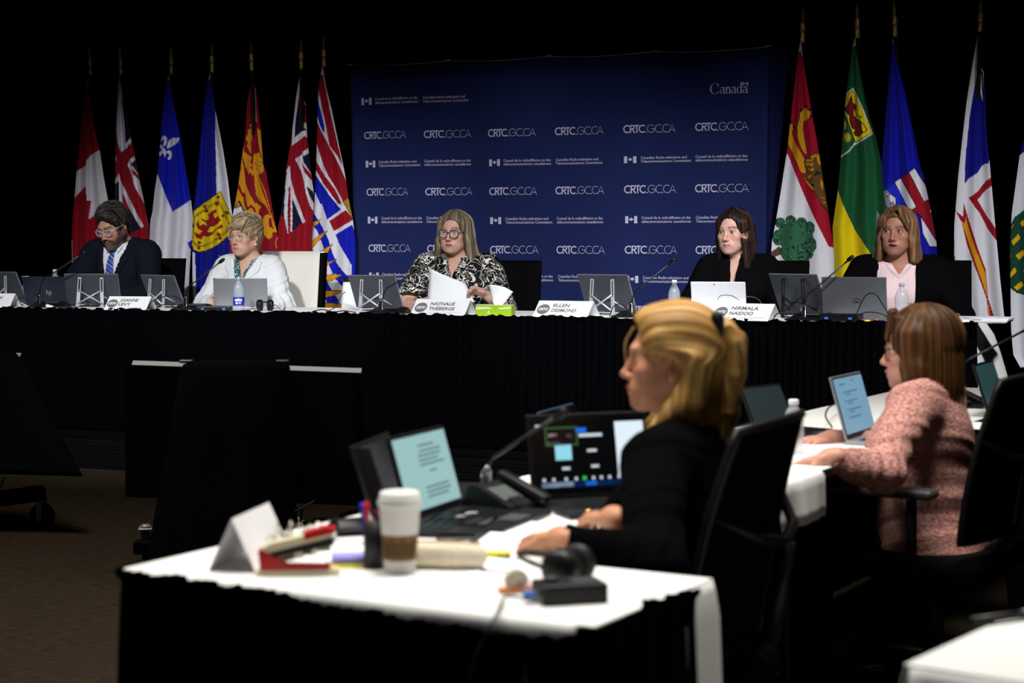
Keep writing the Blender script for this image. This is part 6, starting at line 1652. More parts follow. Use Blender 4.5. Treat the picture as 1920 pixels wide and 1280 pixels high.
w0 = tp(1716, .36); t = tag(MB().box((0, 0, .004), (.21, .28, .006), bev=.001).build('notepad', mat('paper', (240, 241, 246))), 'white notepad lying right of the bottle by the pink top', 'notepad'); t.location = w0; t.rotation_euler = (0, 0, TANG)
def marker(label, pos, rz, body, capc, L=.12, name='marker'):
    t = thing(name, label, 'marker', pos, rz); A = Matrix.Translation((0, 0, .007)) @ Matrix.Rotation(R(90), 4, 'Y')
    MB().lathe([(.0001, -L / 2), (.0065, -L / 2), (.0068, L * .15), (.005, L * .2)], 12, A).build('barrel', mat('marker_' + '_'.join(map(str, body)), body, .4), t)
    MB().lathe([(.0072, L * .16), (.0072, L * .48), (.0001, L / 2)], 12, A).build('cap', mat('marker_' + '_'.join(map(str, capc)), capc, .4), t); return t
marker('red marker on the table front below the grey laptop', tp(1622, .05), R(-30), (190, 40, 40), (220, 60, 50))
marker('yellow marker beside the red one below the grey laptop', tp(1634, .05), R(10), (225, 205, 40), (235, 215, 60))
marker('blue marker beside the yellow one below the grey laptop', tp(1646, .07), R(-70), (40, 60, 170), (50, 80, 190))
marker('orange pen lying left of the central name card', tp(771, .16), R(-10), (236, 150, 30), (245, 170, 40), .10, 'pen')
T3 = lambda px, off, z=.006: tp(px, off, ZT + z)
cable('black cable looping from under the left name card', [T3(28, .06), T3(33, .05, .055), T3(48, .05, .06), T3(60, .10, .02), T3(90, .12)])
cable('white cable plug below the dark laptop', [T3(38, .10, .03), T3(46, .06, .02), T3(52, .05, .006)], .006, M_WCABLE)
cable('black cables along the table below the first monitor', [T3(110, .05), T3(135, .08), T3(165, .05, .02), T3(200, .10, .03), T3(228, .08)])
cable('black cable arching beside the side-on monitor', [T3(278, .05), T3(284, .04, .05), T3(300, .05, .075), T3(325, .08, .085), T3(342, .14, .05)])
cable('black cable lying between microphone and name card', [T3(292, .05), T3(300, .04, .03), T3(318, .04, .035), T3(336, .05)])
cable('thin black headphone cord on the white cloth', [T3(505, .13, .02), T3(517, .10, .04), T3(528, .10, .008), T3(535, .08, .03), T3(532, .06)], .002)
cable('black cables in a tangle left of the sunburst monitor', [T3(585, .06), T3(605, .05, .02), T3(625, .08), T3(645, .04, .015), T3(668, .06)], .0035)
cable('black cable rising left of the white jug', [T3(610, .10), T3(628, .12, .03), T3(640, .14, .10), T3(648, .16, .12)], .0022)
cable('black cable looped beside the white monitor stand', [T3(1143, .05), T3(1150, .05, .06), T3(1162, .05, .075), T3(1175, .09, .05)])
cable('grey charging cord curving from the white tablet', [T3(1397, .28, .115), T3(1413, .27, .115), T3(1426, .25, .09), T3(1431, .22, .03), T3(1432, .2)], .003, M_GREYP)
cable('black cord loop on the kickstand of the white tablet', [T3(1345, .16, .10), T3(1352, .13, .125), T3(1372, .13, .125), T3(1386, .16, .10)], .0018)
cable('black cables by the right edge of the rightmost name card', [T3(1450, .04), T3(1456, .04, .035), T3(1468, .05, .04), T3(1482, .06)], .003)
cable('black cable arching in front of the grey laptop', [T3(1606, .08, .04), T3(1622, .10, .13), T3(1640, .10, .145), T3(1655, .12, .09), T3(1668, .12, .03)], .003)
cable('second black cable low in front of the grey laptop', [T3(1604, .07, .03), T3(1625, .08, .05), T3(1650, .08, .045), T3(1668, .1, .02)], .003)
for px, rz, lb in ((92, .3, 'crumpled white paper scrap below the dark laptop'), ):
    o = MB().box((0, 0, .012), (.05, .02, .02), bev=.006).build('paper_scrap', mat('paper', (240, 241, 246))); o.location = tp(px, .05); o.rotation_euler = (0, .3, rz); tag(o, lb, 'paper')
# ------------------------------------------------------------------ staff tables in the foreground
ZS = .74
def g(px, py, z=ZS): return onz(px, py, z)
PA = g(240, 1067); PB = g(1110, 1173)
EX = PB - PA; W1 = float(np.linalg.norm(EX)); EX = EX / W1; UY = np.array([-EX[1], EX[0], 0.])
D1 = .44
M1 = frame((PA[0], PA[1], 0), tuple(EX), tuple(UY), (0, 0, 1))
RU = math.atan2(UY[1], UY[0])                       # direction along the row of staff tables
def M1p(x, y, z=ZS): return PA * np.array([1, 1, 0]) + EX * x + UY * y + np.array([0, 0, z])
folding_table('side_table', 'narrow near table under a white cloth and black skirt', M1, W1, D1, ZS, 0.0, 1)
def cloth_top(label, M, L, D, z, x0=0., y0=0.):
    o = MB().box((x0 + L / 2, y0 + D / 2, z - .001), (L + .02, D + .02, .006), bev=.002, seg=2).build('tablecloth', M_CLOTH); o.matrix_world = M
    return tag(o, label, 'tablecloth')
def drop(parent, x0, x1, y0, y1, zt, dz, flare, seed, n=40, wob=.012):
    r = np.random.default_rng(seed); u = np.linspace(0, 1, n); nx, ny = (y1 - y0), -(x1 - x0); l = math.hypot(nx, ny); nx, ny = nx / l, ny / l
    ph = r.uniform(0, 6); rows = []
    for f in (0, .04, .12, .3, .5, .75, 1):
        b = .009 + .012 * min(1, f * 12) + flare * f + wob * f * np.sin(u * l * 26 + ph) + wob * .5 * f * np.sin(u * l * 55)
        rows.append(np.stack([x0 + (x1 - x0) * u + nx * b, y0 + (y1 - y0) * u + ny * b, np.full(n, zt + .002 - dz * f - (0 if f else 0))], 1))
    V = np.stack(rows); h = len(rows); idx = np.arange(h * n).reshape(h, n); F = np.stack([idx[:-1, :-1], idx[1:, :-1], idx[1:, 1:], idx[:-1, 1:]], -1).reshape(-1, 4)
    q = link('cloth_drop', mesh_np('cloth_drop', V.reshape(-1, 3), F), M_CLOTH, parent); solidify(q, .002); return q
c1 = cloth_top('white tablecloth on the near table with the coffee cup', M1, W1, D1, ZS)
drop(c1, 0.02, W1 - .02, 0, 0, ZS, .10, .0, 14, 60, .003)
drop(c1, W1, W1, D1 * .70, D1 + .01, ZS, .55, .02, 4, 20, .008)
sk = link('table_skirt', skirt_mesh([(-.004, D1), (-.004, .02), (.02, -.018), (W1 - .02, -.018), (W1 + .012, .02), (W1 + .012, D1 * .80)], ZS + .002, .02, 9, amp=.010, ruffle=.011,
     sag=lambda s: .022 * (1 / (1 + math.exp(-(s - .85) * 14))) * (.75 + .25 * math.sin(s * 11)) + .004 * math.sin(s * 7) - (.02 if s > D1 + W1 + .12 else 0)), M_SKIRT); sk.matrix_world = M1
tag(sk, 'gathered black skirt around the near table', 'table skirt')
# main staff row behind it, running away to the right
P0 = M1p(W1 - .36, D1 + .004, 0)
M2 = frame(tuple(P0), tuple(UY), tuple(-EX), (0, 0, 1))
L2, D2 = 4.4, .60
def M2p(s, t, z=ZS): return P0 + UY * s - EX * t + np.array([0, 0, z])
folding_table('staff_table', 'row of staff tables under white cloth running away to the right', M2, L2, D2, ZS, 0.0, 3)
c2 = cloth_top('white tablecloth along the row of staff tables with laptops', M2, L2, D2, ZS)
drop(c2, 1.22, 1.55, 0, 0, ZS, .12, .01, 6, 30, .006)
sk = link('table_skirt', skirt_mesh([(L2, D2 + .004), (.02, D2 + .004)], ZS + .002, .02, 12), M_SKIRT); sk.matrix_world = M2
tag(sk, 'black skirt along the far side of the staff table row', 'table skirt')
# corner of one more table, bottom right
PC = g(1712, 1246); e3 = g(1925, 1148) - PC; e3 = e3 / np.linalg.norm(e3); n3 = np.array([e3[1], -e3[0], 0])
M3 = frame((PC[0], PC[1], 0), tuple(n3), tuple(e3), (0, 0, 1))
folding_table('corner_table', 'white-covered table cut off in the bottom right corner', M3, .75, 1.2, ZS, 0.0, 1)
c3 = cloth_top('white tablecloth cut off in the bottom right corner', M3, .75, 1.2, ZS)
drop(c3, 0, 0, 1.2, 0, ZS, .5, .02, 8, 40); drop(c3, 0, .75, 0, 0, ZS, .5, .02, 5, 30)
marker('black pen on the cloth in the bottom right corner', g(1890, 1163, ZS + .004), R(28), (14, 14, 16), (20, 20, 22), .15, 'pen')

# ------------------------------------------------------------------ staff and their chairs
M_MESHB = cloth('chair_mesh', (5, 5, 6), .9, spec=.05, bump=.2, bscale=400)
def task_chair(label, pos, rz, top=.98, strut=True):
    t = thing('task_chair', label, 'chair', pos, rz); m = mat('chair_frame', (14, 14, 15), .42, spec=.35)
    n = 15; P = np.zeros((n, n, 3))
    for i in range(n):
        for j in range(n):
            u, f = j / (n - 1) * 2 - 1, i / (n - 1); w = .238 + .02 * math.sin(f * math.pi) - .03 * f
            P[i, j] = (u * w, .20 + .05 * f + .05 * f * f - .045 * u * u, .50 + (top - .50) * f - .012 * u * u * f)
    b = MB().quadgrid(P).build('backrest', M_MESHB, t); solidify(b, .012, 0)
    ed = list(P[:, 0]) + list(P[-1, 1:]) + list(P[::-1, -1][1:]) + list(P[0, ::-1][1:])
    MB().tube(ed, .011, 6, False).build('back_frame', m, t)
    if strut: MB().tube([(-.235, .20, .80), (-.12, .27, .74), (0, .29, .72), (.12, .27, .74), (.235, .20, .80)], .013, 6).build('back_strut', m, t)
    MB().tube([(0, .29, .72), (0, .26, .52), (0, .12, .40)], .022, 8).build('spine', m, t)
    MB().box((0, -.02, .415), (.49, .47, .075), bev=.03, seg=3).build('seat', M_MESHB, t)
    for q in (-1, 1):
        a = MB().tube([(q * .20, .02, .40), (q * .275, .03, .42), (q * .285, .03, .62)], .016, 8).build('arm_post', m, t)
        MB().box((q * .285, -.09, .640), (.080, .38, .028), bev=.012, seg=3).build('arm_pad', mat('arm_pad', (58, 58, 58), .45, spec=.5), a)
    MB().tube([(0, 0, .08), (0, 0, .39)], .027, 10).build('column', m, t)
    for k in range(5):
        a = 2 * math.pi * k / 5 + .3; lg = MB().tube([(0, 0, .10), (.30 * math.cos(a), .30 * math.sin(a), .065)], [.028, .017], 6).build('base_leg', m, t)
        MB().lathe([(.028, -.02), (.03, -.015), (.03, .015), (.028, .02)], 14, Matrix.Translation((.30 * math.cos(a), .30 * math.sin(a), .03)) @ Matrix.Rotation(a, 4, 'Z') @ Matrix.Rotation(R(90), 4, 'X')).build('caster', m, lg)
    return t
RB = math.atan2(-EX[1], -EX[0]) + math.pi / 2        # body turn that faces the staff row
# woman with the blond ponytail
hw = ony(1258, 674, 3.75)
p = Person('person in profile with a blond half-up ponytail, black jacket, typing in the foreground', hw, RB + R(4), hc=(0, -.065, .745), hyaw=22, hpitch=-1, hs=.92, S=.985, sh=.165, girth=.98, bust=.8, lean=.05, skin=(214, 150, 116), neck=.048, wf=.97, jaw=.95)
wl = p.L(g(1052, 1012, .775)); wr = p.L(g(1152, 972, .782)); el = p.L(g(1225, 1062, .73)); er = p.L(ony(1300, 985, 3.98))
p.arm(1, el, wl, 1.06); p.arm(-1, er, wr, 1.06)
fl = p.L(g(985, 1000, .76)) - wl; fr_ = p.L(g(1055, 955, .765)) - wr
p.hand(wl, fl, (0, 0, -1), -1, (14, 26, 20), thumb=.3); p.hand(wr, fr_, (0, .1, -1), 1, (20, 34, 28), thumb=.3)
p.skinmesh(lips=(186, 104, 96), brow=(168, 128, 84), browamt=.5); p.eyes((84, 104, 116), (0, -10))
F = p.hairfield(.004, (.13, .20, .16), .30); A = p.Rh; hs = p.hs
F.ell(p.H((0, .020, .040)), (.083, .108, .094), A, k=.02)
F.ell(p.H((0, -.045, .088)), (.052, .040, .032), A, k=.02)
for q in (-1, 1):
    F.cap(p.H((q * .070, -.03, .05)), p.H((q * .072, .045, .015)), .016, .02, k=.02)
    F.cap(p.H((q * .058, .050, -.01)), p.H((q * .060, .030, -.10)), .034, .034, k=.03); F.cap(p.H((q * .060, .030, -.10)), p.H((q * .075, -.045, -.165)), .032, .015, k=.03)
F.cap(p.H((0, .075, .0)), p.H((0, .075, -.14)), .048, .045, k=.03, sc=(1.4, 1, 1))
F.ell(p.H((0, -.136, -.012)), (.080, .086, .112), A, k=.008, op='s')
for q in (-1, 1): F.ell(p.H((q * .083, -.006, -.026)), (.020, .024, .036), A, k=.006, op='s')
for q in (-1, 1): F.ell(p.H((q * .078, -.048, -.050)), (.024, .046, .052), A, k=.008, op='s')
def fl_b(v):
    w = np.clip((v[:, 2] + .005) / .04, 0, 1); a1 = np.arctan2(v[:, 0], v[:, 2] - .0 + .02) * .08; a2 = np.arctan2(v[:, 0], v[:, 1]) * .08
    return a1 * w + a2 * (1 - w), v[:, 1] * w + v[:, 2] * (1 - w)
HB = ((170, 126, 66), (232, 194, 128), (92, 60, 26))
p.hairmesh(F, *HB, fl_b, 230, .0022)
G = p.hairfield(.004, (.12, .24, .14), .26)
T_ = [(0, .098, .070), (0, .122, .075), (0, .142, .045), (0, .143, -.03), (0, .138, -.12), (0, .128, -.20)]
rs_ = [.018, .025, .029, .028, .024, .012]
for a_, b_, r0, r1 in zip(T_[:-1], T_[1:], rs_[:-1], rs_[1:]): G.cap(p.H(a_), p.H(b_), r0, r1, k=.003, sc=(1.25, 1, 1))
p.hairmesh(G, *HB, lambda v: (v[:, 0] * .9 + v[:, 1] * .5, v[:, 2]), 240, .0022, name='ponytail')
MB().box(p.H((0, .104, .086)) * p.S, (.098, .030, .052), bev=.010, seg=2, rot=Matrix(A).to_4x4()).build('hair_clip', M_BLKP, p.o)
r_ = np.random.default_rng(4)
def st(i):
    q = r_.choice([-1, 1]); f = r_.uniform(0, 1)
    x0 = q * (.015 + .06 * f); z0 = .125 - .085 * f * f
    return spline([(x0 * .75, -.088 + .03 * f, z0 - .028 + .02 * f), (x0 * 1.02, -.035, z0 - .004 + .006), (x0 * 1.0, .04, z0 * .9 + .02), (q * .02 * f, .092, .082)], 4)
p.strands(150, st, None, .0013, cols=(HB[1], HB[2]))
r2_ = np.random.default_rng(9)
p.strands(90, lambda i: spline([(r2_.uniform(-.02, .02), .115, .085), (r2_.uniform(-.035, .035), .142 + r2_.uniform(0, .03), .04), (r2_.uniform(-.035, .035), .140 + r2_.uniform(-.01, .03), -.06), (r2_.uniform(-.03, .03), .112 + r2_.uniform(0, .03), -.15 - r2_.uniform(0, .05))], 4), None, .0014, name='ponytail_strands', cols=(HB[1], HB[2]))
p.strands(5, lambda i: spline([(-.02 - .004 * i, -.088, .075), (-.040 - .003 * i, -.108, .035), (-.046 - .002 * i, -.104, -.02), (-.052, -.09, -.07 - .006 * i)], 4), None, .0022, name='loose_lock', cols=(HB[1], HB[0]))
M_BB = cloth('black_blazer', (4, 4, 5), .95, spec=.03, bump=.03, bscale=300)
jacket(p, 'blazer', M_BB, .018, .016, .006, zv=.36, slope=.30, neckr=.070, fa=.005, back=.615)
jacket(p, 'top', M_BB, .007, 0, .007, slope=0, arms=False, neckr=.066, cloth_edge=.05, back=.585)
q = p.hands[1]; bangle(q[0] + q[1] * .098 + q[3] * -.010, q[1], .0105, mat('gold', (214, 170, 90), .25, 1.0), 'ring')
p.legs(drop=.40)
task_chair('black mesh task chair behind the blond ponytail', np.array([p.loc[0], p.loc[1], 0]) + np.array([EX[0], EX[1], 0]) * -.10, p.rz)
BL_ = p
# woman in the pink tweed jacket
hw = ony(1722, 656, 5.2)
p = Person('person seen from behind with an auburn bob, glasses and a pink tweed jacket', hw, RB + R(2), hc=(0, -.055, .70), hyaw=10, hpitch=2, S=.95, sh=.175, girth=1.12, bust=.9, lean=.04, skin=(216, 156, 136), neck=.050)
wl = p.L(ony(1558, 858, 4.74)); el = p.L(ony(1652, 884, 4.80)); er = p.L(ony(1690, 840, 5.55)); wr = p.L(ony(1560, 822, 5.30))
p.arm(1, el, wl, 1.16); p.arm(-1, er, wr, 1.16)
p.hand(wl, p.L(ony(1505, 866, 4.78)) - wl, (0, 0, -1), -1, (12, 20, 16)); p.hand(wr, p.L(ony(1510, 826, 5.25)) - wr, (0, 0, -1), 1, (12, 20, 16))
p.skinmesh(lips=(180, 96, 92), brow=(96, 66, 48)); p.eyes((80, 70, 60), (0, -8))
bob(p, .150, (68, 42, 23), (120, 80, 44), (28, 17, 10), fringe=[((-.035, -.075, .120), (-.044, -.090, .036), .013), ((0, -.078, .120), (-.004, -.098, .038), .013), ((.035, -.072, .116), (.042, -.090, .036), .013), ((.06, -.055, .10), (.066, -.066, .02), .013), ((-.06, -.055, .10), (-.066, -.066, .02), .013)], part=.015, wside=.092, vol=.020, face=(.058, .080, .100), fz=-.026, fy=-.140, flare=.006, seed=23, n=320, freq=200, backl=.165, inward=.012)
p.glasses((40, 34, 36), w=.0016)
def tweed():
    m = bpy.data.materials.new('pink_tweed'); m.use_nodes = True; nt = m.node_tree; N = nt.nodes; L = nt.links; b = N['Principled BSDF']; b.inputs['Roughness'].default_value = .95; b.inputs['Specular IOR Level'].default_value = .1
    tc = N.new('ShaderNodeTexCoord'); mp = N.new('ShaderNodeMapping'); mp.inputs['Scale'].default_value = (95, 95, 230); mp.inputs['Rotation'].default_value = (0, .6, 0)
    v = N.new('ShaderNodeTexNoise'); v.inputs['Scale'].default_value = 1.0; v.inputs['Detail'].default_value = 3; L.new(tc.outputs['Object'], mp.inputs[0]); L.new(mp.outputs[0], v.inputs['Vector'])
    cr = N.new('ShaderNodeValToRGB'); e = cr.color_ramp.elements; e[0].position = .34; e[0].color = (*lin((138, 80, 76)), 1); e[1].position = .66; e[1].color = (*lin((216, 166, 154)), 1)
    L.new(v.outputs[0], cr.inputs[0]); L.new(cr.outputs[0], b.inputs['Base Color'])
    bp = N.new('ShaderNodeBump'); bp.inputs['Strength'].default_value = .7; bp.inputs['Distance'].default_value = .006; L.new(v.outputs[0], bp.inputs['Height']); L.new(bp.outputs[0], b.inputs['Normal']); return m
M_TW = tweed()
jacket(p, 'tweed_jacket', M_TW, .026, .012, .006, zv=.20, slope=.20, neckr=.072, fa=.007, back=.615, cloth_edge=.070)
jacket(p, 'hem_trim', mat('cream_trim', (226, 206, 186), .9, bump=.5, bscale=160), .029, 0, .005, slope=0, neckr=.05, arms=False, cloth_edge=.064, top=.082, fa=.001)
jacket(p, 'blouse', cloth('dark_blouse', (30, 26, 30)), .008, 0, .007, slope=0, arms=False, neckr=.066, cloth_edge=.05, back=.585)
p.legs(drop=.40)
task_chair('black mesh task chair behind the pink tweed jacket', np.array([p.loc[0], p.loc[1], 0]) + np.array([EX[0], EX[1], 0]) * .0, p.rz + R(-4), .97)
# third colleague, only hands and a maroon sleeve reach into the picture
p = Person('person in a maroon sweater at the right edge, only hands and sleeve in view', ony(2130, 640, 6.0), RB, hc=(0, -.06, .72), hyaw=6, S=1.0, skin=(206, 142, 118))
wr = p.L(ony(1925, 762, 6.25)); wl = p.L(ony(1884, 866, 5.7))
p.arm(1, p.L(ony(2010, 870, 5.75)), wl, 1.1); p.arm(-1, p.L(ony(2050, 830, 6.2)), wr, 1.1)
p.hand(wl, p.L(ony(1850, 885, 5.7)) - wl, (0, .2, -1), -1, (22, 34, 26)); p.hand(wr, p.L(ony(1895, 744, 6.25)) - wr, (0, .2, -1), 1, (30, 40, 30))
p.skinmesh(); p.eyes()
short_hair(p, (60, 44, 34), (110, 84, 64), (24, 18, 14), n=60)
jacket(p, 'sweater', cloth('maroon_knit', (74, 22, 36), .9, bump=.2, bscale=150), .018, .016, .008, slope=0, neckr=.066, fa=.004)
p.legs(drop=.40)
task_chair('black task chair cut off by the right edge, gray armrest in view', np.array([p.loc[0], p.loc[1], 0]), p.rz)

# ------------------------------------------------------------------ things on the staff tables
def lit(name, rgb, e=1.0):
    m = mat(name, rgb, .3, emit=e); b = m.node_tree.nodes['Principled BSDF']
    b.inputs['Base Color'].default_value = (*(lin(rgb) * .12), 1); return m
def screen_print(parent, Q, h, pieces, dz=.0066):
    for nm, m, shapes in pieces:
        pr = Print()
        for s_ in shapes:
            if len(s_) == 4: pr.rect(*s_)
            else: pr.poly(s_)
        o = pr.build(nm, lambda x, z: tuple(Q @ Vector((-x, dz, z))), m, parent)
        if len(shapes) > 2: o['kind'] = 'stuff'
M_LIDB = mat('black_lid', (24, 24, 27), .4, spec=.4)
CY = lit('document_screen', (158, 198, 198), .85); INK = mat('screen_ink', (60, 92, 98), .4, emit=.5)
# laptop 1: dark, seen edge-on
laptop('dark laptop seen edge-on behind the pens and coffee cup', 0, 0, 0, .29, .180, 0, M_LIDB, 72, pos=g(737, 986), rz=RB + R(19), screen=mat('glossy_dark_screen', (20, 15, 19), .08, spec=.9), name='laptop')
# laptop 2: document
t, Q, sc, l = laptop('laptop showing a pale teal document beside the coffee cup', 0, 0, 0, .285, .185, 0, M_LIDB, 74, pos=g(815, 974), rz=RB + R(8), screen=CY)
ln = []
rr = np.random.default_rng(2)
for k, (x0, x1, z) in enumerate(((-.02, .06, .150), (-.02, .09, .138), (-.03, .085, .128), (-.03, .07, .118), (-.03, .095, .108), (.01, .045, .092), (-.03, .09, .058), (-.03, .095, .048), (-.03, .08, .038))): ln.append((x0, z, x1, z + .0035))
screen_print(sc, Q, .185, [('screen_text', INK, ln)])
# laptop 3: video call
t, Q, sc, l = laptop('laptop showing a dark video call in front of the blond woman', 0, 0, 0, .305, .198, 0, M_LIDB, 78, pos=g(1110, 944), rz=RB - R(38), screen=lit('call_screen', (7, 8, 12), .5))
X = lambda px: (px - 1003) / 202 * .285 - .1425
Y = lambda py: .012 + (935 - py) / 135 * .170
def rc(x0, y0, x1, y1): return (X(x0), Y(y1), X(x1), Y(y0))
screen_print(sc, Q, .205, [
    ('shared_page', lit('page_white', (226, 240, 250), .95), [rc(1152, 806, 1204, 905)]),
    ('tile_frame', lit('tile_green', (60, 110, 66), .6), [rc(1026, 812, 1084, 847)]),
    ('profile_tile', lit('tile_cyan', (150, 220, 242), .9), [rc(1042, 845, 1071, 873)]),
    ('blue_button', lit('button_blue', (30, 110, 235), .9), [rc(1079, 815, 1100, 824), rc(1092, 914, 1112, 921)]),
    ('taskbar', lit('taskbar_blue', (12, 40, 90), .6), [rc(1012, 912, 1170, 923)]),
    ('search_box', lit('search_white', (205, 228, 250), .9), [rc(1014, 913, 1070, 922)]),
    ('green_icon', lit('icon_green', (60, 200, 80), .8), [rc(1087, 904, 1094, 911)])])
screen_print(sc, Q, .205, [('tile_video', lit('tile_video', (30, 16, 24), .5), [rc(1029, 815, 1081, 844)]),
    ('screen_text', lit('tag_white', (214, 226, 236), .8), [rc(1010, 807, 1022, 811), rc(1086, 826, 1128, 832), rc(1099, 855, 1116, 860), rc(1052, 886, 1066, 891), rc(1104, 884, 1118, 889)] + [rc(x, 905, x + 5, 911) for x in (1016, 1033, 1055, 1073, 1104, 1118, 1133, 1150)]),
    ('tile_highlights', lit('tile_pale', (190, 170, 170), .6), [rc(1032, 824, 1048, 830), rc(1064, 826, 1074, 832), rc(1029, 838, 1052, 843)])], .0070)
# laptop 4: behind it
laptop('bluish laptop lid just showing above the video call laptop', 0, 0, 0, .30, .155, 0, mat('blue_lid', (70, 96, 118), .35, .3), 62, pos=g(1085, 868), rz=RB + R(10), name='laptop')
# laptop 5: blue document in front of the pink jacket
BD = lit('blue_document_screen', (122, 164, 190), .85)
t, Q, sc, l = laptop('silver laptop showing a blue document in front of the pink jacket', 0, 0, 0, .30, .195, 0, M_SILVER, 74, pos=g(1612, 826), rz=RB + R(2), screen=BD)
ln = [(-.10, .165, -.045, .168), (.02, .172, .05, .175)] + [(-.07, z, .06 - .02 * (i % 2), z + .003) for i, z in enumerate((.140, .112, .086, .062))] + [(-.085, z - .001, -.078, z + .005) for z in (.140, .112, .086, .062)] + [(-.06, z - .008, -.01, z - .0055) for z in (.140, .112, .086)]
screen_print(sc, Q, .195, [('screen_text', mat('screen_ink_blue', (60, 86, 112), .4, emit=.2), ln)])
laptop('dark tablet screen on its stand left of the clear bottle', 0, 0, 0, .22, .15, 0, M_LIDB, 64, pos=g(1452, 812), rz=RB - R(14), screen=mat('dim_screen', (46, 58, 60), .15, spec=.6), name='tablet')
bottle('clear water bottle between the two chairs on the staff table', 0, 0, CAPW, None, .160, .031, pos=g(1487, 852))
laptop('dark laptop cut off behind the chair at the right edge', 0, 0, 0, .29, .18, 0, M_LIDB, 72, pos=g(1868, 778), rz=RB + R(2), screen=mat('teal_screen', (60, 92, 96), .2, emit=.25), name='laptop')
# desk phones
def desk_phone(label, pos, rz, k=.74):
    t = thing('desk_phone', label, 'telephone', pos, rz); t.scale = (k, k, k)
    A = Matrix.Rotation(R(90), 4, 'Y') @ Matrix.Rotation(R(90), 4, 'Z')
    MB().prism([(-.09, 0), (.10, 0), (.10, .03), (-.02, .085), (-.05, .085)], .19, Matrix.Translation((-.095, 0, 0)) @ A).build('phone_body', M_BLKP, t)
    Q = Matrix.Translation((.035, .040, .060)) @ Matrix.Rotation(R(-25), 4, 'X')
    MB().box((0, 0, .002), (.095, .075, .006), Q, bev=.002).build('display', mat('phone_display', (92, 100, 96), .25, spec=.5), t)
    MB().box((-.055, .05, .072), (.045, .19, .026), bev=.010, seg=2, rot=Matrix.Rotation(R(-22), 4, 'X')).build('handset', M_BLKP, t)
    MB().box((0, -.075, .03), (.15, .008, .10), bev=.003, rot=Matrix.Rotation(R(-28), 4, 'X')).build('stand_plate', M_GREYP, t)
    kb = MB()
    for i in range(4):
        for j in range(3): kb.box((.012 + .022 * j, .078 + .010 * i - .004, .052 - .0048 * i), (.014, .006, .005))
    kb.build('keypad', M_GREYP, t); return t
desk_phone('black desk phone with a tilted display beside the teal document', g(938, 957), RB - R(4))
desk_phone('black desk phone near the right edge of the staff table', M2p(3.50, .20), RB - R(10))
mic('gooseneck microphone rising behind the desk phone', 0, 0, ((914, 930), (912, 880), (925, 857), (1058, 772)), 10, pos=g(912, 942), pf=lambda x, y: ony(x, y, g(912, 942)[1] - .0022 * max(0, x - 912)))
mic('gooseneck microphone reaching past the right edge', 0, 0, ((1790, 745), (1796, 700), (1815, 674), (1935, 612)), 10, pos=g(1790, 762), pf=lambda x, y: ony(x, y, g(1790, 762)[1]))
# coffee cup
t = thing('coffee_cup', 'white paper coffee cup with a lid and brown sleeve', 'cup', g(750, 1074))
MB().lathe([(.0275, 0), (.0285, .004), (.0375, .128), (.039, .130)], 36).build('cup_body', mat('cup_paper', (226, 224, 216), .6), t)
s_ = MB().lathe([(.0303, .026), (.0338, .072), (.0338, .073)], 36).build('sleeve', mat('kraft_sleeve', (140, 104, 62), .8), t)
pr = Print()
for k in range(11): pr.rect(-.035 + .0065 * k, .031, -.0315 + .0065 * k, .067 - .004 * (k % 3))
pr.build('sleeve_print', lambda x, z: ((.0306 + .0345 * (z - .026) / .46 + .0012) * math.sin(x / .033), -(.0306 + .0345 * (z - .026) / .46 + .0012) * math.cos(x / .033), z), mat('sleeve_ink', (62, 52, 28), .8), s_)
MB().lathe([(.0395, .124), (.0410, .128), (.0410, .133), (.0375, .137), (.0362, .148), (.033, .150), (.032, .146), (.0001, .146)], 36).build('lid', mat('lid_white', (234, 232, 226), .45), t)
# pen cup
t = thing('pen_cup', 'black mesh pen cup left of the coffee cup', 'pen cup', g(703, 1066))
MB().lathe([(.0001, .002), (.0205, 0), (.0215, .09), (.0195, .09), (.0190, .004), (.0001, .004)], 24).build('cup_wall', mat('mesh_black', (22, 14, 24), .5), t)
for (x, y, dx, dy, c, h, nm) in ((-.009, -.004, -.006, 0, (196, 30, 26), .122, 'red pen with its cap up in the mesh pen cup'), (-.012, .006, -.012, .004, (30, 40, 190), .118, 'blue pen leaning left in the mesh pen cup'), (.008, .002, .010, .002, (30, 130, 130), .112, 'teal pen leaning right in the mesh pen cup'), (.002, -.008, .004, -.004, (96, 24, 60), .108, 'dark red pen at the front of the mesh pen cup')):
    o = thing('pen', nm, 'pen', g(703, 1066) + np.array([x, y, .003])); e = Vector((dx, dy, h))
    MB().tube([(0, 0, .002), e * .8], .004, 8).build('barrel', mat('pen_%d_%d' % (c[0], c[2]), c, .4), o); MB().tube([e * .78, e], [.0055, .005], 8).build('cap', mat('pen_%d_%d' % (c[0], c[2]), c, .4), o)
# folded name card seen from its end
t = thing('name_card', 'folded white name card seen end-on at the left end of the near table', 'name card', g(440, 1070), math.atan2(-g(440, 1070)[0], g(440, 1070)[1]) * 1.0 + R(70))
c_ = np.array([[(-.02, -.048, 0), (.19, -.048, 0)], [(-.02, -.002, .099), (.19, -.002, .099)], [(-.02, .044, 0), (.19, .044, 0)]])
solidify(MB().quadgrid(c_, False).build('folded_card', M_CARD, t), .0014, 0)
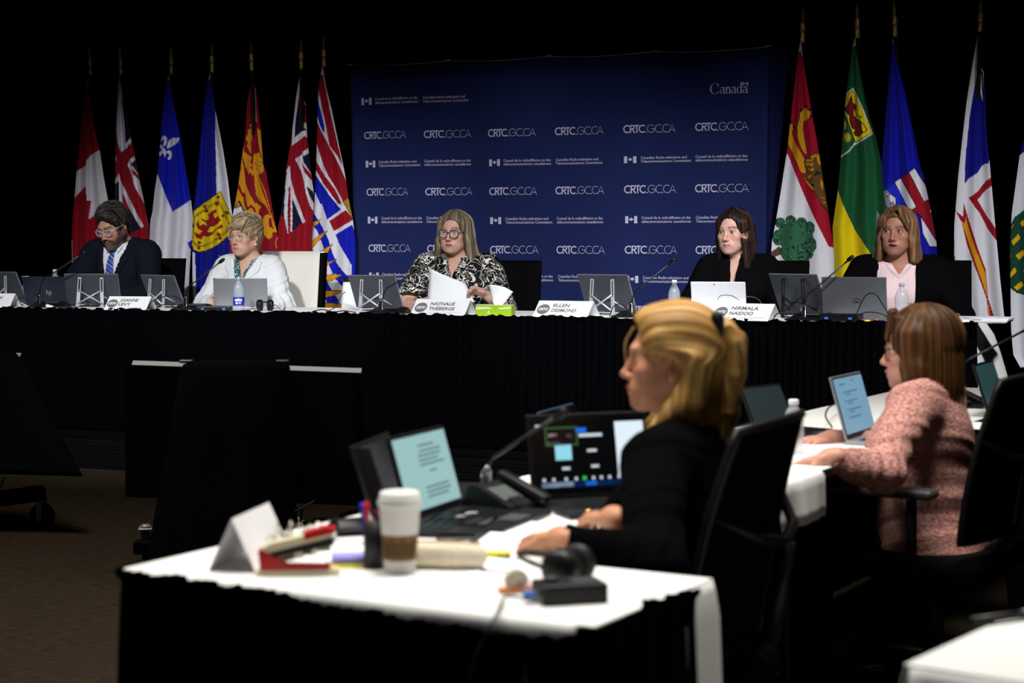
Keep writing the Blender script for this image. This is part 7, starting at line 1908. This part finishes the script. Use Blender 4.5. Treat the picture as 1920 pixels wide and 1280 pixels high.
# stapler
SQ = g(560, 1077); t = thing('stapler', 'red and cream stapler standing open on the near table', 'stapler', SQ, R(4))
M_RED = mat('stapler_red', (190, 24, 26), .4); M_CRM = mat('stapler_cream', (226, 214, 176), .5)
MB().box((0, 0, .006), (.150, .040, .011), bev=.004, seg=2).build('base', M_CRM, t)
MB().prism([(-.068, .011), (.050, .011), (.058, .018), (-.020, .020), (-.046, .038), (-.066, .050), (-.072, .046)], .034, Matrix.Translation((0, .017, 0)) @ Matrix.Rotation(R(90), 4, 'X')).build('rubber_pad', M_RED, t)
MB().prism([(-.064, .040), (-.052, .033), (.064, .055), (.066, .064), (.055, .066)], .028, Matrix.Translation((0, .014, 0)) @ Matrix.Rotation(R(90), 4, 'X')).build('magazine', M_BLKP, t)
MB().prism([(-.066, .050), (-.054, .044), (.062, .072), (.066, .080), (.050, .082), (-.050, .060)], .036, Matrix.Translation((0, .018, 0)) @ Matrix.Rotation(R(90), 4, 'X')).build('top_arm', M_CRM, t)
MB().prism([(.012, .066), (.064, .078), (.067, .086), (.050, .088), (.010, .078)], .038, Matrix.Translation((0, .019, 0)) @ Matrix.Rotation(R(90), 4, 'X')).build('top_grip', M_RED, t)
# binder clips heaped behind the stapler
def clip(pos, rz, k, tilt):
    t = thing('binder_clip', 'metal binder clip in the heap behind the stapler', 'binder clip', pos, rz, 'binder clips in the heap'); t.rotation_euler = (tilt, 0, rz)
    MB().prism([(-.014 * k, 0), (.014 * k, 0), (.003 * k, .024 * k), (-.003 * k, .024 * k)], .036 * k, Matrix.Translation((-.018 * k, 0, 0)) @ Matrix.Rotation(R(90), 4, 'Y') @ Matrix.Rotation(R(90), 4, 'Z')).build('clip_body', mat('clip_metal', (150, 146, 128), .35, .7), t)
    for q in (-1, 1): MB().tube([(-.007 * k, q * .003, .024 * k), (-.009 * k, q * .012 * k, .045 * k), (0, q * .014 * k, .052 * k), (.009 * k, q * .012 * k, .045 * k), (.007 * k, q * .003, .024 * k)], .0014 * k, 6).build('wire_handle', mat('clip_wire', (196, 190, 170), .25, 1.0), t)
for i, (px, py, z) in enumerate(((508, 1050, .003), (530, 1046, .003), (553, 1040, .004), (577, 1036, .003), (600, 1030, .003), (540, 1033, .016), (566, 1026, .014))): clip(g(px, py, ZS + z), .9 * i, .9 + .1 * (i % 3), .15 * ((i % 3) - 1))
# pouch, papers, notes
def slab(name, label, cat, c, d, rz, m, bev=.002, z=ZS, dz=0.):
    o = MB().box((0, 0, d[2] / 2), d, bev=bev).build(name, m); o.location = tuple(g(*c, z + dz)); o.rotation_euler = (0, 0, rz); return tag(o, label, cat)
slab('zip_pouch', 'shiny black pouch lying left of the pen cup', 'pouch', (655, 1003), (.085, .06, .034), R(24), mat('pouch_black', (20, 20, 24), .3, spec=.6), .012)
M_PAPER = mat('paper', (240, 241, 246))
slab('paper_pad', 'stack of white note paper left of the pen cup', 'notepad', (655, 1056), (.085, .075, .012), R(8), M_PAPER)
slab('sticky_pad', 'purple sticky note pad on the white note paper', 'sticky notes', (655, 1049), (.065, .055, .010), R(8), mat('note_purple', (150, 146, 222), .8), dz=.0125)
slab('sticky_pad', 'yellow sticky pad at the front of the note stack', 'sticky notes', (652, 1066), (.075, .018, .009), R(6), mat('note_yellow', (232, 222, 70), .8))
slab('paper_scrap', 'crumpled white paper scrap above the stapler', 'paper', (603, 1012), (.06, .035, .022), R(30), M_PAPER, .010)
slab('sticky_pad', 'lilac sticky note right of the coffee cup', 'sticky notes', (813, 1002), (.07, .06, .004), R(30), mat('note_lilac', (158, 154, 230), .8))
slab('phone', 'dark phone lying beside the lilac sticky note', 'phone', (852, 1013), (.072, .035, .008), R(10), M_BLKP, .003)
# pencil case
t = thing('pencil_case', 'cream fabric pencil case right of the coffee cup', 'pencil case', g(838, 1066), R(-4))
F = Field((-.10, -.05, -.005), (.10, .05, .07), .004); F.cap((-.045, 0, .026), (.048, 0, .024), .027, .026, k=0, sc=(1, 1, .95)); F.plane((0, 0, .001), (0, 0, -1), .004)
V, Q_ = F.mesh(); V = relax(V, Q_, 1); V = V + vnormals(V, Q_) * (.0014 * n1(V[:, 0] * 90, 2) + .001 * n1(V[:, 0] * 40 + V[:, 2] * 120, 5))[:, None]
link('case_body', mesh_np('case_body', V, Q_), mat('cream_canvas', (232, 220, 194), .9, var=.06, vscale=30), t)
MB().tube([(-.06, -.004, .0515), (0, -.006, .053), (.06, -.004, .0495)], .0018, 6).build('zip', mat('zip_tan', (190, 160, 110), .5), t)
marker('yellow highlighter on the white cloth right of the pencil case', g(928, 1045, ZS), R(-8), (236, 226, 20), (240, 232, 60), .062, 'highlighter')
# notebook and pen
NB_ = [g(888, 1020), g(985, 1026), g(1010, 985), g(925, 972)]
t = thing('notebook', 'white open notebook beside the blond woman\'s near hand', 'notebook', np.mean(NB_, 0)); c_ = np.mean(NB_, 0)
def poly_slab(pts, th, m, nm, par):
    b = MB(); b.prism([(q[0] - c_[0], q[1] - c_[1]) for q in pts], th); return b.build(nm, m, par)
poly_slab(NB_, .007, M_PAPER, 'page_block', t)
o = thing('pen', 'black pen lying across the white notebook', 'pen', g(915, 997, ZS + .0075)); v = g(945, 976) - g(885, 1018); MB().tube([tuple(-v / 2 + np.array([0, 0, .004])), tuple(v / 2 + np.array([0, 0, .004]))], .0042, 8).build('barrel', M_BLKP, o)
MB().tube([tuple(v * .5 + np.array([0, 0, .004])), tuple(v * .58 + np.array([0, 0, .004]))], [.004, .001], 8).build('tip', M_GREYP, o)
for i, (pts, lb) in enumerate((([(690, 1098), (840, 1122), (930, 1098), (800, 1078)], 'loose white sheet of paper in front of the coffee cup'), ([(860, 1078), (930, 1092), (985, 1082), (925, 1070)], 'white leaflet with a purple edge behind the tape'), ([(905, 968), (1000, 978), (1075, 958), (1000, 944)], 'white sheet of paper under the blond woman\'s far hand'))):
    Q4 = [g(*q) for q in pts]; c_ = np.mean(Q4, 0); b = MB(); b.prism([(q[0] - c_[0], q[1] - c_[1]) for q in Q4], .0016)
    o = b.build('paper_sheet', M_PAPER); o.location = c_ + np.array([0, 0, .0025 + .0004 * i]); tag(o, lb, 'paper')
    if i == 1: MB().box((0, .02, .003), (.05, .006, .002), rot=Matrix.Rotation(R(-20), 4, 'Z')).build('edge_print', mat('edge_purple', (96, 84, 140), .7), o)
# tape dispenser
t = thing('tape_dispenser', 'small orange and clear tape dispenser in front of the black headset', 'tape dispenser', g(968, 1112), R(20))
A_ = Matrix.Translation((0, .006, .022)) @ Matrix.Rotation(R(90), 4, 'X')
MB().lathe([(.012, 0), (.020, 0), (.020, .014), (.012, .014), (.012, 0)], 24, A_).build('tape_roll', mat('tape_clear', (206, 190, 170), .3, alpha=.8), t)
MB().box((0, 0, .006), (.062, .024, .011), bev=.003).build('dispenser_base', mat('orange_plastic', (214, 130, 70), .45), t)
# headset, console, cables
headset('large black headset lying on the near table by the armrest', g(1066, 1100), R(62), .80)
box_unit('black interpretation console at the front edge of the near table', 0, 0, 0, (.115, .075, .036), name='interpretation_console', pos=g(1068, 1128), rz=R(16), plugs=((-.62, 1),))
cable('grey cord hanging over the front edge of the near table', [g(1005, 1128, ZS + .01), g(950, 1118, ZS + .012), M1p(W1 - .16, -.02, ZS + .01), M1p(W1 - .19, -.05, ZS - .08), M1p(W1 - .22, -.05, ZS - .22)], .0025, M_GREYP)
cable('white charging cords coiled below the desk phone', [g(860, 972, ZS + .005), g(880, 962, ZS + .02), g(905, 964, ZS + .01), g(890, 972, ZS + .005), g(862, 968, ZS + .02), g(850, 976, ZS + .004)], .0028, M_WCABLE)
cable('black cord looping behind the blue document laptop', [g(1560, 800, ZS + .005), g(1548, 780, ZS + .05), g(1556, 762, ZS + .07), g(1575, 760, ZS + .03), g(1590, 800, ZS + .005)], .003)
cable('white cord running left from the dark tablet', [g(1400, 806, ZS + .03), g(1425, 806, ZS + .03), g(1440, 806, ZS + .02)], .005, M_WCABLE)
slab('power_adapter', 'white plug adapter behind the desk phone', 'adapter', (992, 936), (.045, .03, .03), R(20), M_WHITEP, .004)
slab('paper_sheet', 'white sheets beside the chair at the right edge', 'paper', (1850, 800), (.21, .29, .004), RB, M_PAPER)

# ------------------------------------------------------------------ rolling displays in front of the riser
M_CART = mat('cart_black', (4, 4, 5), .7, spec=.05); M_CARTS = mat('cart_silver', (190, 190, 186), .35, .2)
def quad_panel(name, pts, th, m, par, o0):
    b = MB(); P4 = [Vector(np.asarray(q) - o0) for q in pts]; n = (P4[1] - P4[0]).cross(P4[3] - P4[0]).normalized() * th
    f = [b.bm.verts.new(q) for q in P4]; k = [b.bm.verts.new(q + n) for q in P4]
    b.bm.faces.new(f); b.bm.faces.new(k[::-1])
    for i in range(4): b.bm.faces.new((f[i], k[i], k[(i + 1) % 4], f[(i + 1) % 4]))
    return b.build(name, m, par)
def caster(par, pos, r=.055, yaw=0.):
    A = Matrix.Translation(pos) @ Matrix.Rotation(yaw, 4, 'Z')
    b = MB(); b.lathe([(r * .62, -.016), (r * .95, -.016), (r, -.010), (r, .010), (r * .95, .016), (r * .62, .016)], 28, A @ Matrix.Translation((0, 0, r)) @ Matrix.Rotation(R(90), 4, 'X'))
    c = b.build('caster_wheel', M_CART, par)
    h = MB(); h.lathe([(.0001, -.014), (r * .6, -.012), (r * .6, .012), (.0001, .014)], 20, A @ Matrix.Translation((0, 0, r)) @ Matrix.Rotation(R(90), 4, 'X')); h.build('hub', mat('hub_dark', (34, 34, 36), .4), c)
    f = MB()
    for q in (-1, 1): f.box((-.006, q * .022, r * 1.35), (.030, .004, r * 1.5), A, bev=.002)
    f.box((-.008, 0, r * 2.12), (.06, .06, .006), A, bev=.002); f.lathe([(.022, 0), (.026, .008), (.012, .016)], 16, A @ Matrix.Translation((-.008, 0, r * 2.15))); f.build('fork', M_CARTS, c)
    f = MB().box((-.055, 0, r * 1.0), (.04, .03, .006), A, bev=.002); f.build('brake_tab', M_CARTS, c)
# right-hand display with the draped column
TLp, TRp, BRp, BLp = ony(247, 684, 7.35), ony(677, 699, 7.0), ony(684, 946, 6.95), ony(250, 930, 7.3)
o0 = np.array([(TLp[0] + TRp[0]) / 2, 7.2, 0]); t = thing('display_stand', 'black rolling display with a draped post, its back to the room', 'display', o0)
quad_panel('display_panel', (TLp, TRp, BRp, BLp), -.06, M_CART, t, o0)
up = np.array([0, 0, .001]); e_ = np.array([0, .03, .016]); quad_panel('top_bezel', (TLp + up, TRp + up, TRp + up + e_, TLp + up + e_), -.002, mat('bezel_grey', (176, 176, 178), .5), t, o0)
b = MB(); ht = ony(440, 676, 6.85)[2]; rows = []
for (z, px0, px1, dpt) in ((ht, 345, 538, .10), (ht - .03, 340, 541, .12), (ht * .7, 322, 543, .15), (ht * .4, 298, 547, .19), (.16, 282, 552, .22), (.045, 276, 553, .23)):
    xa, xb = (px0 - 960) / 3300 * 6.85, (px1 - 960) / 3300 * 6.85; cx, hw_ = (xa + xb) / 2, (xb - xa) / 2; ring_ = []
    for k in range(56):
        a = 2 * math.pi * k / 56; q = .55
        x = hw_ * math.copysign(abs(math.cos(a)) ** q, math.cos(a)); y = dpt * math.copysign(abs(math.sin(a)) ** q, math.sin(a)); w = 1 + .03 * math.sin(k * 1.9) * (1 - z / ht)
        ring_.append((cx + x * w - o0[0], 6.85 + dpt * 0 + y * w - o0[1], z - (.012 * math.cos(a) ** 2 if z == ht else 0)))
    rows.append(ring_)
for i in range(len(rows)): rows[i].append(rows[i][0])
b.quadgrid(np.array(rows)); b.bm.faces.new([b.bm.verts.new(q) for q in rows[0][:-1]]); bmesh.ops.remove_doubles(b.bm, verts=b.bm.verts, dist=.0004)
M_DRP = mat('black_cover_cloth', (5, 5, 6), .95, spec=.05)
b.build('post_cover', M_DRP, t)
for px in (350, 530):
    q = ony(px, 679, 6.85) - o0; MB().box(tuple(q + np.array([0, 0, .004])), (.05, .05, .012), bev=.003).build('post_cap', mat('cap_grey', (60, 60, 62), .4, .5), t)
q = ony(300, 1010, 6.75) - o0; MB().box((q[0] + .2, q[1] + .06, .16), (.62, .07, .05), bev=.004).build('base_beam', M_CART, t)
cp = g(274, 1045, 0.); caster(t, tuple(cp - o0), .060, R(100)); caster(t, tuple(np.array([cp[0] + .62, cp[1] + .2, 0]) - o0), .06, R(60))
MB().tube([tuple(ony(548, 942, 6.9) - o0), tuple(ony(566, 955, 6.9) - o0), tuple(ony(563, 985, 6.9) - o0), tuple(ony(556, 1020, 6.9) - o0)], .006, 6).build('hanging_cable', M_CABLE, t)
MB().tube(spline([tuple(ony(590, 938, 6.9) - o0), tuple(ony(570, 950, 6.88) - o0), tuple(ony(545, 962, 6.86) - o0)], 5), .006, 6).build('loop_cable', M_CABLE, t)
# left-hand display
TRq, BRq = ony(37, 669, 8.35), ony(156, 893, 8.05); dv = np.array([-1.0, .12, .0]); o0 = np.array([-2.9, 8.2, 0])
t = thing('display_stand', 'black rolling display cut off by the left edge, leaning back', 'display', o0)
quad_panel('display_panel', (TRq + dv, TRq, BRq, BRq + dv + np.array([0, 0, .012])), -.06, M_CART, t, o0)
quad_panel('top_bezel', (TRq + dv + up, TRq + up, TRq + up + e_, TRq + dv + up + e_), -.002, mat('bezel_grey', (150, 150, 152)), t, o0)
p0, p1 = ony(-70, 944, 8.1), ony(84, 923, 8.25); v = p1 - p0; L_ = np.linalg.norm(v)
MB().box((0, 0, 0), (L_, .09, .065), Matrix.Translation(Vector((p0 + p1) / 2 - o0)) @ Matrix.Rotation(math.atan2(v[1], v[0]), 4, 'Z') @ Matrix.Rotation(-math.asin(v[2] / L_), 4, 'Y'), bev=.004).build('base_beam', M_CART, t)
cq = g(80, 991, 0.); caster(t, tuple(cq - o0), .062, R(-20))
cq2 = np.array([cq[0] - .75, cq[1] - .1, 0]); caster(t, tuple(cq2 - o0), .062, R(30))
MB().tube([tuple(cq2 - o0 + np.array([.1, .05, .16])), tuple((BRq + dv * .6) - o0 + np.array([0, -.03, 0]))], .035, 8).build('post', M_CART, t)
MB().tube(spline([tuple(ony(8, 892, 8.0) - o0), tuple(ony(4, 905, 8.0) - o0), tuple(ony(-6, 925, 8.0) - o0)], 5), .006, 6).build('hanging_cable', M_CABLE, t)
